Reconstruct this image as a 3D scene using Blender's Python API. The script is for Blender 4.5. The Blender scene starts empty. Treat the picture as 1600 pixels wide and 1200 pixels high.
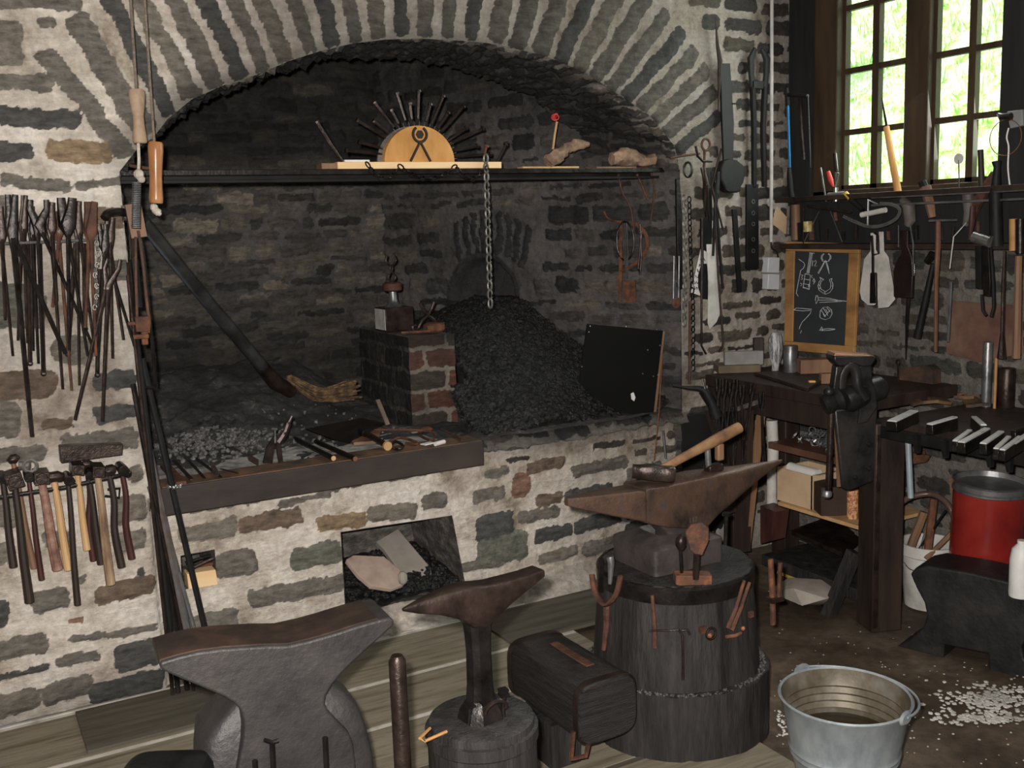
import bpy, math, random
import numpy as np
from mathutils import Vector, Matrix
random.seed(7); rng = np.random.RandomState(11)
V = Vector; PI = math.pi
scene = bpy.context.scene
COL = scene.collection

# ------------------------------------------------------------------ camera model
FPX = 1600.0; YAW = math.radians(29); PIT = math.radians(8.8); ROL = math.radians(2.0); EYE = 1.6
def cam_basis():
    cy, sy, cp, sp = math.cos(YAW), math.sin(YAW), math.cos(PIT), math.sin(PIT)
    f = V((sy*cp, cy*cp, -sp)); r = V((cy, -sy, 0)); u = V((sy*sp, cy*sp, cp))
    c, s = math.cos(ROL), math.sin(ROL)
    return f, c*r - s*u, s*r + c*u
CF, CR, CU = cam_basis()
CP = V((0, 0, EYE))
def ray(px, py): return CF + CR*((px-800)/FPX) - CU*((py-600)/FPX)
def onP(px, py, p, n):
    d = ray(px, py); p = V(p); n = V(n)
    return CP + d*((p-CP).dot(n)/d.dot(n))
def onY(px, py, y): return onP(px, py, (0, y, 0), (0, 1, 0))
def onX(px, py, x): return onP(px, py, (x, 0, 0), (1, 0, 0))
def onZ(px, py, z): return onP(px, py, (0, 0, z), (0, 0, 1))
def at(px, py, d): return CP + ray(px, py)*d
def pxm(p, n=1.0):
    """metres per photograph pixel at world point p"""
    return n*(V(p)-CP).dot(CF)/FPX

# ------------------------------------------------------------------ materials
MATS = {}
def nt(m):
    m.use_nodes = True; t = m.node_tree; t.nodes.clear()
    o = t.nodes.new('ShaderNodeOutputMaterial'); b = t.nodes.new('ShaderNodeBsdfPrincipled')
    t.links.new(b.outputs[0], o.inputs[0]); return t, b
def ramp(t, stops):
    r = t.nodes.new('ShaderNodeValToRGB'); e = r.color_ramp.elements
    e[0].position = stops[0][0]; e[0].color = (*stops[0][1], 1)
    e[1].position = stops[-1][0]; e[1].color = (*stops[-1][1], 1)
    for p, c in stops[1:-1]:
        k = e.new(p); k.color = (*c, 1)
    return r
def noise(t, scale, detail=6, rough=.6, stretch=None, vec=None, dist=0):
    n = t.nodes.new('ShaderNodeTexNoise'); n.inputs['Scale'].default_value = scale
    n.inputs['Detail'].default_value = detail; n.inputs['Roughness'].default_value = rough
    n.inputs['Distortion'].default_value = dist
    if vec is None:
        g = t.nodes.new('ShaderNodeTexCoord'); vec = g.outputs['Object']
    mp = t.nodes.new('ShaderNodeMapping'); t.links.new(vec, mp.inputs[0])
    mp.inputs['Scale'].default_value = stretch or (1, 1, 1)
    t.links.new(mp.outputs[0], n.inputs['Vector']); return n
def bump(t, b, src, strength, dist=.01):
    k = t.nodes.new('ShaderNodeBump'); k.inputs['Strength'].default_value = strength
    k.inputs['Distance'].default_value = dist
    t.links.new(src, k.inputs['Height']); t.links.new(k.outputs[0], b.inputs['Normal']); return k
def mat(name, stops, scale=12, rough=.6, metal=0, bmp=.3, stretch=None, bscale=None, spec=.35, detail=7, dist=0, bd=.006):
    m = bpy.data.materials.new(name); t, b = nt(m)
    n = noise(t, scale, detail, .62, stretch, dist=dist)
    r = ramp(t, stops if len(stops[0]) == 2 else [(.32 + .36*i/(len(stops)-1), c) for i, c in enumerate(stops)])
    t.links.new(n.outputs['Fac'], r.inputs[0]); t.links.new(r.outputs[0], b.inputs['Base Color'])
    b.inputs['Metallic'].default_value = metal; b.inputs['Specular IOR Level'].default_value = spec
    mr = t.nodes.new('ShaderNodeMapRange'); mr.inputs['To Min'].default_value = max(.05, rough-.12); mr.inputs['To Max'].default_value = min(1, rough+.15)
    t.links.new(n.outputs['Fac'], mr.inputs[0]); t.links.new(mr.outputs[0], b.inputs['Roughness'])
    if bmp:
        n2 = noise(t, bscale or scale*4, 5, .6, stretch); bump(t, b, n2.outputs['Fac'], bmp, bd)
    MATS[name] = m; return m

IRON = mat('dark_iron', [(.0078,.0065,.0061), (.0194,.0164,.0151), (.0324,.0259,.0238)], 14, .32, .55, .35)
IRONB = mat('brown_iron', [(.014,.0094,.0079), (.0328,.0211,.0178), (.0515,.0351,.0281)], 18, .33, .5, .3)
BLACK = mat('black_iron', [(.0035,.0035,.0035), (.0084,.0084,.0084), (.014,.0133,.0126)], 12, .6, .1, .2, spec=.25)
ANVG = mat('grey_cast_iron', [(.0298,.0273,.0273), (.0446,.0406,.0397), (.0595,.0521,.0496)], 9, .5, .35, .45, bscale=60)
ANVT = mat('worn_brown_anvil', [(.0298,.0221,.0204), (.0723,.0467,.0365), (.1105,.0638,.0425), (.0723,.0595,.0612)], 9, .45, .45, .4, bscale=70)
RUST = mat('orange_rust', [(.0425,.0213,.0153), (.1105,.0467,.0255), (.221,.085,.0382)], 20, .8, .05, .5)
RUSTD = mat('dark_rust', [(.032,.0176,.0136), (.08,.036,.024), (.152,.06,.028)], 22, .7, .2, .5)
STEEL = mat('bright_steel', [(.35,.34,.34), (.55,.54,.53)], 20, .28, .9, .1)
STEEL_GLEAM = mat('steel_window_gleam', [(.38,.37,.36), (.6,.59,.57)], 25, .35, .25, .1)  # pale, barely metallic: the window's reflection put into the base colour
STEELG = mat('grey_steel', [(.10,.10,.105), (.2,.2,.205), (.28,.27,.27)], 12, .38, .7, .2)
CHAINM = mat('chain_steel', [(.12,.11,.10), (.24,.23,.21)], 30, .45, .5, .2)
WOODL = mat('pale_wood', [(.36,.21,.09), (.5,.31,.15), (.58,.38,.2)], 9, .6, 0, .2, (1, 1, .15))
WOODP = mat('fresh_pine', [(.62,.40,.20), (.74,.51,.28), (.8,.58,.34)], 7, .6, 0, .15, (.15, 1, 1))
WOODB = mat('brown_wood', [(.096,.048,.028), (.176,.096,.056), (.24,.136,.072)], 9, .55, 0, .3, (1, 1, .15))
WOODD = mat('dark_wood', [(.011,.0072,.006), (.0248,.0154,.0121), (.0413,.0248,.0176)], 9, .55, 0, .35, (1, 1, .2))
WOODR = mat('dark_red_wood', [(.0225,.009,.009), (.0525,.0188,.0165), (.075,.03,.0225)], 9, .4, 0, .2, (1, 1, .2))
WOODM = mat('mottled_wood', [(.10,.06,.04), (.26,.17,.10), (.42,.29,.18)], 26, .6, 0, .3, (1, 1, .25))
VARN = mat('varnished_wood', [(.16,.06,.025), (.34,.15,.06), (.46,.25,.12)], 7, .28, 0, .05, (1, 1, .35))
ORANGEW = mat('honey_wood', [(.34,.15,.04), (.52,.26,.08), (.62,.34,.12)], 6, .5, 0, .1, (1, 3, .4))
FRAMEW = mat('worn_ochre_wood', [(.187,.0935,.034), (.357,.187,.068), (.425,.2295,.085)], 10, .6, 0, .2, (1, .3, .6))
BEAM = mat('beam_dark', [(.0224,.0168,.0144), (.036,.0272,.024), (.052,.0384,.032)], 7, .65, .1, .3, (.4, 1, 1))
BEAMT = mat('beam_top_rust', [(.05,.04,.035), (.12,.07,.045), (.22,.11,.06)], 9, .75, .1, .3)
SLATE = mat('blackboard_slate', [(.022,.025,.028), (.032,.036,.039)], 9, .75, 0, .05)
CHALK = mat('white_chalk', [(.5,.52,.54), (.72,.74,.76)], 90, .9, 0, 0)
WHITE = mat('white_plastic', [(.52,.52,.50), (.64,.63,.61), (.7,.69,.67)], 6, .45, 0, .05)
WHITED = mat('dirty_white', [(.30,.29,.26), (.48,.46,.43), (.58,.56,.53)], 8, .6, 0, .1)
PAPER = mat('white_paper', [(.58,.56,.54), (.7,.68,.66)], 5, .9, 0, .05)
INK = mat('ink', [(.01,.01,.015), (.02,.02,.03)], 5, .8, 0, 0)
CARD = mat('cardboard', [(.42,.29,.17), (.52,.37,.23), (.58,.42,.27)], 6, .85, 0, .05)
GALV = mat('galvanised', [(.2304,.2592,.2808), (.3024,.3384,.36), (.3744,.4032,.4176)], 22, .42, .45, .12, (1, 1, .5))
REDP = mat('red_paint', [(.14,.012,.01), (.22,.018,.014), (.27,.03,.02)], 4, .22, 0, .03)
REDC = mat('bright_red', [(.45,.03,.03), (.6,.05,.04)], 8, .5, 0, 0)
BLUE = mat('blue_paint', [(.01,.10,.24), (.02,.15,.33)], 8, .4, 0, 0)
YELL = mat('yellow_paint', [(.42,.28,.04), (.6,.42,.08)], 8, .6, 0, .1)
COPPER = mat('copper', [(.35,.14,.07), (.5,.22,.12)], 12, .4, .7, .1)
ROPE = mat('rope', [(.10,.08,.06), (.24,.19,.15)], 90, .8, 0, .6, bscale=200)
ROPEL = mat('pale_rope', [(.35,.31,.26), (.6,.54,.46)], 60, .9, 0, .6)
STRAW = mat('scorched_straw', [(.03,.02,.014), (.12,.075,.04), (.30,.19,.09)], 30, .9, 0, .6)
DRIFT = mat('driftwood', [(.09,.055,.04), (.25,.16,.11), (.40,.27,.17)], 14, .85, 0, .9)
BRICK = None
STONEP = mat('pale_slab', [(.22,.19,.165), (.3,.265,.23), (.36,.31,.27)], 6, .85, 0, .2)
STONER = mat('reddish_slab', [(.24,.17,.14), (.36,.27,.22), (.42,.33,.27)], 8, .85, 0, .2)
STUMP = mat('blackened_stump', [(.0132,.012,.012), (.0252,.0228,.0222), (.042,.0372,.036)], 9, .55, .15, .6, (2.5, 2.5, .4), bd=.008)
LEATH = mat('ribbed_black_block', [(.0097,.0091,.0091), (.0228,.0208,.0202), (.0358,.0312,.0292)], 14, .5, .1, .8, (.5, .5, 9), bd=.01)
BRONZ = mat('brown_iron_top', [(.022,.016,.014), (.04,.026,.02), (.075,.042,.028)], 7, .55, .2, .4)
JAW = mat('copper_worn_jaw', [(.30,.15,.09), (.45,.25,.16)], 9, .4, .6, .2)
VISE = mat('oily_iron', [(.0096,.0096,.0104), (.024,.0224,.0224), (.036,.032,.0296)], 10, .33, .4, .25)
GREYG = mat('grey_box', [(.42,.43,.45), (.52,.53,.55)], 6, .5, 0, 0)
WFRAME = mat('window_brown', [(.022,.014,.008), (.045,.028,.016), (.065,.04,.02)], 6, .5, 0, .1, (2, 2, .3))
DARKB = mat('black_board', [(.008,.008,.009), (.018,.017,.017)], 7, .7, 0, .2, (2, 2, .3))

def stone_material(name, mortar, soot_col=(.012,.011,.011), rough=.85, tintpow=1.0):
    m = bpy.data.materials.new(name); t, b = nt(m)
    L = t.links.new
    a1 = t.nodes.new('ShaderNodeAttribute'); a1.attribute_name = 'stone'
    a2 = t.nodes.new('ShaderNodeAttribute'); a2.attribute_name = 'tint'
    a3 = t.nodes.new('ShaderNodeAttribute'); a3.attribute_name = 'soot_shade'
    n1 = noise(t, 5, 8, .65); n2 = noise(t, 45, 6, .65); n3 = noise(t, 16, 8, .7, (1, 1, 3.2))
    rm = ramp(t, mortar); L(n1.outputs['Fac'], rm.inputs[0])
    def mul(c, f, lo, hi):
        mr = t.nodes.new('ShaderNodeMapRange'); mr.inputs['From Min'].default_value = .3; mr.inputs['From Max'].default_value = .7
        mr.inputs['To Min'].default_value = lo; mr.inputs['To Max'].default_value = hi
        L(f, mr.inputs[0]); x = t.nodes.new('ShaderNodeVectorMath'); x.operation = 'SCALE'
        L(c, x.inputs[0]); L(mr.outputs[0], x.inputs['Scale']); return x.outputs[0]
    mc = mul(mul(rm.outputs[0], n2.outputs['Fac'], .78, 1.18), n3.outputs['Fac'], .80, 1.15)
    sc = mul(mul(a2.outputs['Color'], n3.outputs['Fac'], .5, 1.55), n2.outputs['Fac'], .8, 1.25)
    # ragged mortar smears over the stone faces
    ad = t.nodes.new('ShaderNodeMath'); ad.operation = 'ADD'; L(a1.outputs['Fac'], ad.inputs[0])
    s2 = t.nodes.new('ShaderNodeMath'); s2.operation = 'MULTIPLY_ADD'; s2.inputs[1].default_value = 1.5; s2.inputs[2].default_value = -.75
    n5 = noise(t, 38, 6, .7, (1, 1, 2.2)); L(n5.outputs['Fac'], s2.inputs[0])
    L(s2.outputs[0], ad.inputs[1])
    st = t.nodes.new('ShaderNodeMapRange'); st.interpolation_type = 'SMOOTHSTEP'; st.inputs['From Min'].default_value = .30; st.inputs['From Max'].default_value = .70
    L(ad.outputs[0], st.inputs[0])
    mx = t.nodes.new('ShaderNodeMix'); mx.data_type = 'RGBA'; L(st.outputs[0], mx.inputs[0]); L(mc, mx.inputs[6]); L(sc, mx.inputs[7])
    # darkening: real soot, plus flash falloff painted into the forge wall
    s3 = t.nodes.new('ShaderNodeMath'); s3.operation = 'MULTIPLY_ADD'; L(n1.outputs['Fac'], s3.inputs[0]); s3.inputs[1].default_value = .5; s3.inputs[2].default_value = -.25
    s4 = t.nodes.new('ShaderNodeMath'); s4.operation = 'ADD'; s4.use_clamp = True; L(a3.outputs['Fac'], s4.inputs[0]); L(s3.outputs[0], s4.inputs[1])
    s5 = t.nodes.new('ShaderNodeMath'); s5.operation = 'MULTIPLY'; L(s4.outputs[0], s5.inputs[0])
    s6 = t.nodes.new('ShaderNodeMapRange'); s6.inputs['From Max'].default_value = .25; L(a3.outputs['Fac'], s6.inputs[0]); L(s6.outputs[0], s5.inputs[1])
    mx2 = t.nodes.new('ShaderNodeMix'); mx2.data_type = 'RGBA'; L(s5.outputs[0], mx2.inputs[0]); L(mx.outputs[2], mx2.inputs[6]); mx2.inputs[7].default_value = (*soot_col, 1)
    L(mx2.outputs[2], b.inputs['Base Color'])
    b.inputs['Roughness'].default_value = rough; b.inputs['Specular IOR Level'].default_value = .25
    hb = t.nodes.new('ShaderNodeMath'); hb.operation = 'ADD'; L(n2.outputs['Fac'], hb.inputs[0]); L(n3.outputs['Fac'], hb.inputs[1])
    bump(t, b, hb.outputs[0], .8, .012)
    return m
M_WALL = stone_material('lime_mortar_stone', [(.30, (.22,.175,.13)), (.42, (.46,.395,.33)), (.55, (.64,.575,.505)), (.75, (.74,.685,.63))])
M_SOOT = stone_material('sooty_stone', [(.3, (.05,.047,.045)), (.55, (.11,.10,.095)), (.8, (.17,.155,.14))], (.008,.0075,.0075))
M_SIDE = stone_material('grey_mortar_stone', [(.3, (.12,.105,.09)), (.5, (.24,.215,.19)), (.75, (.36,.32,.28))])
M_BRICK = stone_material('sooty_brick', [(.3, (.12,.10,.08)), (.55, (.28,.24,.20)), (.8, (.38,.33,.28))])

# ------------------------------------------------------------------ mesh builder
def rotm(rx=0, ry=0, rz=0):
    return Matrix.Rotation(rz, 3, 'Z') @ Matrix.Rotation(ry, 3, 'Y') @ Matrix.Rotation(rx, 3, 'X')
def frame(d):
    d = V(d).normalized(); a = V((0, 0, 1)) if abs(d.z) < .9 else V((1, 0, 0))
    s = d.cross(a).normalized(); return d, s, s.cross(d).normalized()
class MB:
    def __init__(s): s.v = []; s.f = []
    def add(s, vs, fs):
        o = len(s.v); s.v += [V(p) for p in vs]; s.f += [tuple(i+o for i in f) for f in fs]; return s
    def box(s, c, d, R=None, taper=1.0):
        c = V(c); x, y, z = [k/2 for k in d]; P = []
        for sz in (-1, 1):
            k = taper if sz > 0 else 1
            for sx, sy in ((-1,-1),(1,-1),(1,1),(-1,1)):
                p = V((sx*x*k, sy*y*k, sz*z)); P.append(c + (R @ p if R else p))
        return s.add(P, [(0,3,2,1),(4,5,6,7),(0,1,5,4),(1,2,6,5),(2,3,7,6),(3,0,4,7)])
    def hexa(s, P8): return s.add(P8, [(0,3,2,1),(4,5,6,7),(0,1,5,4),(1,2,6,5),(2,3,7,6),(3,0,4,7)])
    def tube(s, pts, r, n=8, cap=True, flat=1.0, up=None):
        pts = [V(p) for p in pts]; m = len(pts)
        if not hasattr(r, '__len__'): r = [r]*m
        vs = []; prev = None
        for i, p in enumerate(pts):
            d = (pts[min(i+1, m-1)] - pts[max(i-1, 0)])
            if d.length < 1e-9: d = V((0, 0, 1))
            d.normalize()
            if prev is None:
                if up is not None: a = V(up)
                else: a = V((0, 1, 0)) if abs(d.y) < .8 else V((1, 0, 0))
                prev = (a - d*a.dot(d)).normalized()
            else: prev = (prev - d*prev.dot(d)).normalized()
            q = d.cross(prev)
            for k in range(n):
                t = 2*PI*k/n + (PI/4 if n == 4 else 0); vs.append(p + prev*(math.cos(t)*r[i]*flat) + q*(math.sin(t)*r[i]))
        fs = [(i*n+k, i*n+(k+1) % n, (i+1)*n+(k+1) % n, (i+1)*n+k) for i in range(m-1) for k in range(n)]
        if cap: fs += [tuple(range(n))[::-1], tuple((m-1)*n+k for k in range(n))]
        return s.add(vs, fs)
    def ring(s, c, R, r, ax=(0, 1, 0), n=16, k=6, sx=1, sz=1, a0=0, a1=2*PI):
        d, u, w = frame(ax); c = V(c); full = abs(a1-a0-2*PI) < 1e-6
        pts = [c + u*(R*sx*math.cos(a0+(a1-a0)*i/n)) + w*(R*sz*math.sin(a0+(a1-a0)*i/n)) for i in range(n+1)]
        return s.tube(pts, r, k, cap=not full, up=d)
    def lathe(s, prof, o=(0, 0, 0), ax=(0, 0, 1), n=24, cap=True):
        d, u, w = frame(ax); o = V(o); vs = []
        for r, h in prof:
            for k in range(n):
                t = 2*PI*k/n; vs.append(o + d*h + u*(r*math.cos(t)) + w*(r*math.sin(t)))
        m = len(prof)
        fs = [(i*n+k, i*n+(k+1) % n, (i+1)*n+(k+1) % n, (i+1)*n+k) for i in range(m-1) for k in range(n)]
        if cap: fs += [tuple(range(n))[::-1], tuple((m-1)*n+k for k in range(n))]
        return s.add(vs, fs)
    def prism(s, poly, t):
        poly = [V(p) for p in poly]; t = V(t); n = len(poly)
        return s.add(poly + [p+t for p in poly], [tuple(range(n))[::-1], tuple(range(n, 2*n))] + [(i, (i+1) % n, n+(i+1) % n, n+i) for i in range(n)])
    def loft(s, rings, cap=True):
        n = len(rings[0]); vs = [p for r in rings for p in r]
        fs = [(i*n+k, i*n+(k+1) % n, (i+1)*n+(k+1) % n, (i+1)*n+k) for i in range(len(rings)-1) for k in range(n)]
        if cap: fs += [tuple(range(n))[::-1], tuple((len(rings)-1)*n+k for k in range(n))]
        return s.add(vs, fs)
    def ball(s, c, r, n=10, sc=(1, 1, 1), jit=0):
        c = V(c); rings = []
        for i in range(1, n):
            a = PI*i/n; rings.append([c + V((math.sin(a)*math.cos(2*PI*k/n)*sc[0], math.sin(a)*math.sin(2*PI*k/n)*sc[1], -math.cos(a)*sc[2]))*r*(1+random.uniform(-jit, jit)) for k in range(n)])
        return s.loft(rings)
    def rock(s, c, r, sc=(1, 1, 1)):
        c = V(c); g = (1+5**.5)/2
        P = [(-1,g,0),(1,g,0),(-1,-g,0),(1,-g,0),(0,-1,g),(0,1,g),(0,-1,-g),(0,1,-g),(g,0,-1),(g,0,1),(-g,0,-1),(-g,0,1)]
        R = rotm(random.random()*6, random.random()*6, random.random()*6)
        vs = []
        for p in P:
            q = R @ (V(p)*(r*random.uniform(.35, .62))); vs.append(c + V((q.x*sc[0], q.y*sc[1], q.z*sc[2])))
        F = [(0,11,5),(0,5,1),(0,1,7),(0,7,10),(0,10,11),(1,5,9),(5,11,4),(11,10,2),(10,7,6),(7,1,8),(3,9,4),(3,4,2),(3,2,6),(3,6,8),(3,8,9),(4,9,5),(2,4,11),(6,2,10),(8,6,7),(9,8,1)]
        return s.add(vs, F)
    def build(s, name, material, parent=None, smooth=38, bevel=0, seg=2, subs=0, warp=0):
        me = bpy.data.meshes.new(name)
        off = parent['_o'] if parent and '_o' in parent else None
        o3 = V(off) if off is not None else V((0, 0, 0))
        me.from_pydata([tuple(p-o3) for p in s.v], [], s.f); me.validate(); me.update()
        bm = None
        import bmesh
        bm = bmesh.new(); bm.from_mesh(me); bmesh.ops.recalc_face_normals(bm, faces=bm.faces); bm.to_mesh(me); bm.free()
        if smooth:
            me.polygons.foreach_set('use_smooth', [True]*len(me.polygons)); me.set_sharp_from_angle(angle=math.radians(smooth))
        ob = bpy.data.objects.new(name, me); COL.objects.link(ob)
        for mm in (material if isinstance(material, (list, tuple)) else [material]): me.materials.append(mm)
        if parent: ob.parent = parent; ob['_o'] = tuple(o3)
        if bevel:
            b = ob.modifiers.new('b', 'BEVEL'); b.width = bevel; b.segments = seg; b.limit_method = 'ANGLE'; b.angle_limit = math.radians(35)
        if subs:
            b = ob.modifiers.new('s', 'SUBSURF'); b.levels = subs; b.render_levels = subs
        return ob
LABELS = {}
def thing(name, label, cat, loc, group=None):
    o = bpy.data.objects.new(name, None); COL.objects.link(o); o.location = loc; o.empty_display_size = .05
    o['_o'] = tuple(loc); o['label'] = label; o['category'] = cat
    if group: o['group'] = group
    if label in LABELS: print('DUPLICATE LABEL', label)
    LABELS[label] = o
    return o
def tag(o, label, cat, group=None, kind=None):
    o['label'] = label; o['category'] = cat
    if group: o['group'] = group
    if kind: o['kind'] = kind
    if label in LABELS: print('DUPLICATE LABEL', label)
    LABELS[label] = o
    return o
def struct(o): o['kind'] = 'structure'; return o
def solo(name, mb, material, label, cat, group=None, **k):
    """a thing that is one mesh, with its origin at its own base"""
    zs = [p.z for p in mb.v]; c = sum(mb.v, V((0, 0, 0)))/len(mb.v); loc = V((c.x, c.y, min(zs)))
    for p in mb.v: p -= loc
    o = mb.build(name, material, None, **k); o.location = loc
    return tag(o, label, cat, group)
def lerp(a, b, t): return V(a)*(1-t) + V(b)*t
def curve_pts(pts, n=8):
    """Catmull-Rom through points"""
    pts = [V(p) for p in pts]; P = [pts[0]*2-pts[1]] + pts + [pts[-1]*2-pts[-2]]; out = []
    for i in range(1, len(P)-2):
        for k in range(n):
            t = k/n; a, b, c, d = P[i-1:i+3]
            out.append(.5*((2*b) + (c-a)*t + (2*a-5*b+4*c-d)*t*t + (3*b-a-3*c+d)*t*t*t))
    return out + [pts[-1]]
# ------------------------------------------------------------------ masonry
_lat = rng.rand(64, 256, 256)
def vn(u, v, s, seed):
    u = np.asarray(u)*s; v = np.asarray(v)*s; iu = np.floor(u).astype(int); iv = np.floor(v).astype(int)
    fu = u-iu; fv = v-iv; fu = fu*fu*(3-2*fu); fv = fv*fv*(3-2*fv); L = _lat[seed % 64]
    g = lambda a, b: L[a % 256, b % 256]
    return ((g(iu, iv)*(1-fu)+g(iu+1, iv)*fu)*(1-fv) + (g(iu, iv+1)*(1-fu)+g(iu+1, iv+1)*fu)*fv)*2-1
def fbm(u, v, s, seed, o=4):
    r = 0; a = 1; t = 0
    for i in range(o): r = r + a*vn(u, v, s*2**i, seed+i); t += a; a *= .55
    return r/t
def sstep(a, b, x): t = np.clip((x-a)/(b-a), 0, 1); return t*t*(3-2*t)
def rnd_tint(kind='mix'):
    P = {'mix': [(.10,.088,.066), (.12,.108,.088), (.085,.08,.07), (.065,.06,.055), (.13,.108,.075), (.10,.10,.088), (.15,.12,.085), (.05,.05,.05)],
         'soot_shade': [(.035,.033,.032), (.05,.046,.043), (.028,.027,.027), (.075,.066,.058), (.04,.038,.036), (.10,.085,.07)],
         'back': [(.085,.075,.062), (.05,.046,.042), (.12,.104,.084), (.036,.034,.032), (.066,.058,.049), (.16,.135,.105)],
         'brick': [(.09,.042,.028), (.07,.042,.03), (.055,.042,.034), (.12,.05,.03)],
         'side': [(.06,.053,.045), (.085,.072,.058), (.05,.045,.04), (.10,.085,.065), (.07,.068,.06)]}[kind]
    c = random.choice(P); k = random.uniform(.8, 1.25); return tuple(x*k for x in c)
def fill_rows(u0, u1, v0, v1, hmin, hmax, wmin, wmax, kind, skip=None, tilt=.03, gap=.016):
    out = []; v = v0
    while v < v1:
        h = random.uniform(hmin, hmax); u = u0 - random.random()*wmax
        while u < u1:
            w = random.uniform(wmin, wmax); hh = h*random.uniform(.75, 1.0)
            cu, cv = u+w/2, v+h/2+random.uniform(-.1, .1)*h
            if not (skip and skip(cu, cv, w/2, hh/2)):
                out.append((cu, cv, max(w/2-gap*random.uniform(.6, 1.5), .015), max(hh/2-gap*random.uniform(.5, 1.1), .008), random.uniform(-tilt, tilt), random.uniform(.3, .9), rnd_tint(kind)))
            u += w
        v += h
    return out
def sdf(u, v, st, wob=0):
    cu, cv, a, b, ang, rd, _ = st
    c, s = math.cos(ang), math.sin(ang); x = (u-cu)*c + (v-cv)*s; y = -(u-cu)*s + (v-cv)*c
    r = rd*min(a, b); qx = np.abs(x)-a+r; qy = np.abs(y)-b+r
    return np.hypot(np.maximum(qx, 0), np.maximum(qy, 0)) + np.minimum(np.maximum(qx, qy), 0) - r
def stone_surface(name, u, v, stones, pos, N, mat_, relief=.012, soot_shade=None, edge=.011, extra=None, keep=None, snap=None, rough_amp=.004, seed=3):
    """u,v: 2D arrays of wall coordinates; pos(u,v)->xyz arrays; N: outward normal (const or array)"""
    sh = u.shape; w1 = fbm(u, v, 14, seed)*edge*1.5 + fbm(u, v, 55, seed+5)*edge*.8
    w2 = fbm(u+7, v+3, 14, seed+9)*edge*1.2 + fbm(u+2, v+5, 50, seed+6)*edge*.8
    D = np.full(sh, .05); T = np.zeros(sh+(3,)); T[:] = (.1, .09, .07)
    uu = u+w1; vv = v+w2
    for st in stones:
        R = math.hypot(st[2], st[3])+.04
        m = (np.abs(u-st[0]) < R) & (np.abs(v-st[1]) < R)
        if not m.any(): continue
        d = sdf(uu[m], vv[m], st); cur = D[m]; b = d < cur
        cur[b] = d[b]; D[m] = cur; t = T[m]; bb = b & (d < .02); t[bb] = st[6]; T[m] = t
    mask = 1-sstep(-.004, .006, D)
    prof = sstep(.004, -.022, D)
    h = relief*prof*(.6+.6*vn(u, v, 9, seed+2)) + rough_amp*fbm(u, v, 22, seed+12)*1.6 + .0025*vn(u, v, 70, seed+13)
    if extra is not None: h = h + extra
    x, y, z = pos(u, v)
    P = np.stack([x + h*N[0], y + h*N[1], z + h*N[2]], -1).reshape(-1, 3)
    n0, n1 = sh; idx = np.arange(n0*n1).reshape(sh)
    F = np.stack([idx[:-1, :-1], idx[1:, :-1], idx[1:, 1:], idx[:-1, 1:]], -1).reshape(-1, 4)
    if keep is not None:
        uc = (u[:-1, :-1]+u[1:, 1:])/2; vc = (v[:-1, :-1]+v[1:, 1:])/2
        kf = keep(uc, vc).reshape(-1); 
        used = np.zeros(n0*n1, bool); used[F[kf].ravel()] = True
        drop = np.zeros(n0*n1, bool); drop[F[~kf].ravel()] = True
        if snap is not None:
            for i in np.nonzero(used & drop)[0]:
                q = snap(u.flat[i], v.flat[i])
                if q is not None:
                    xx, yy, zz = pos(np.array(q[0]), np.array(q[1])); e_ = extra.flat[i] if extra is not None and extra.flat[i] < -.018 else 0; P[i] = (xx+e_*N[0], yy+e_*N[1], zz+e_*N[2])
        F = F[kf]
        rm = np.full(n0*n1, -1); ids = np.nonzero(used)[0]; rm[ids] = np.arange(len(ids)); F = rm[F]; P = P[ids]
        mask = mask.reshape(-1)[ids]; T = T.reshape(-1, 3)[ids]; S = (soot_shade(u, v) if soot_shade else np.zeros(sh)).reshape(-1)[ids]
    else:
        mask = mask.reshape(-1); T = T.reshape(-1, 3); S = (soot_shade(u, v) if soot_shade else np.zeros(sh)).reshape(-1)
    me = bpy.data.meshes.new(name); me.from_pydata(P.tolist(), [], F.tolist()); me.update()
    a = me.attributes.new('stone', 'FLOAT', 'POINT'); a.data.foreach_set('value', mask.astype(np.float32))
    a = me.attributes.new('soot_shade', 'FLOAT', 'POINT'); a.data.foreach_set('value', S.astype(np.float32))
    a = me.attributes.new('tint', 'FLOAT_COLOR', 'POINT'); a.data.foreach_set('color', np.concatenate([T, np.ones((len(T), 1))], 1).astype(np.float32).ravel())
    me.polygons.foreach_set('use_smooth', [True]*len(me.polygons))
    o = bpy.data.objects.new(name, me); COL.objects.link(o); me.materials.append(mat_); return struct(o)
def grid(u0, u1, v0, v1, res):
    return np.meshgrid(np.linspace(u0, u1, int((u1-u0)/res)+1), np.linspace(v0, v1, int((v1-v0)/res)+1), indexing='ij')
def pstone(x0, y0, x1, y1, th, tint=None, rd=.6, Y=3.68):
    a = onY(x0, y0, Y); b = onY(x1, y1, Y); d = b-a; L = math.hypot(d.x, d.z); k = pxm((a+b)/2)
    return ((a.x+b.x)/2, (a.z+b.z)/2, L/2*1.04, th*k/2*1.1, math.atan2(d.z, d.x), rd, tuple(x_*1.12+.008 for x_ in (tint or rnd_tint('mix'))))

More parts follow.
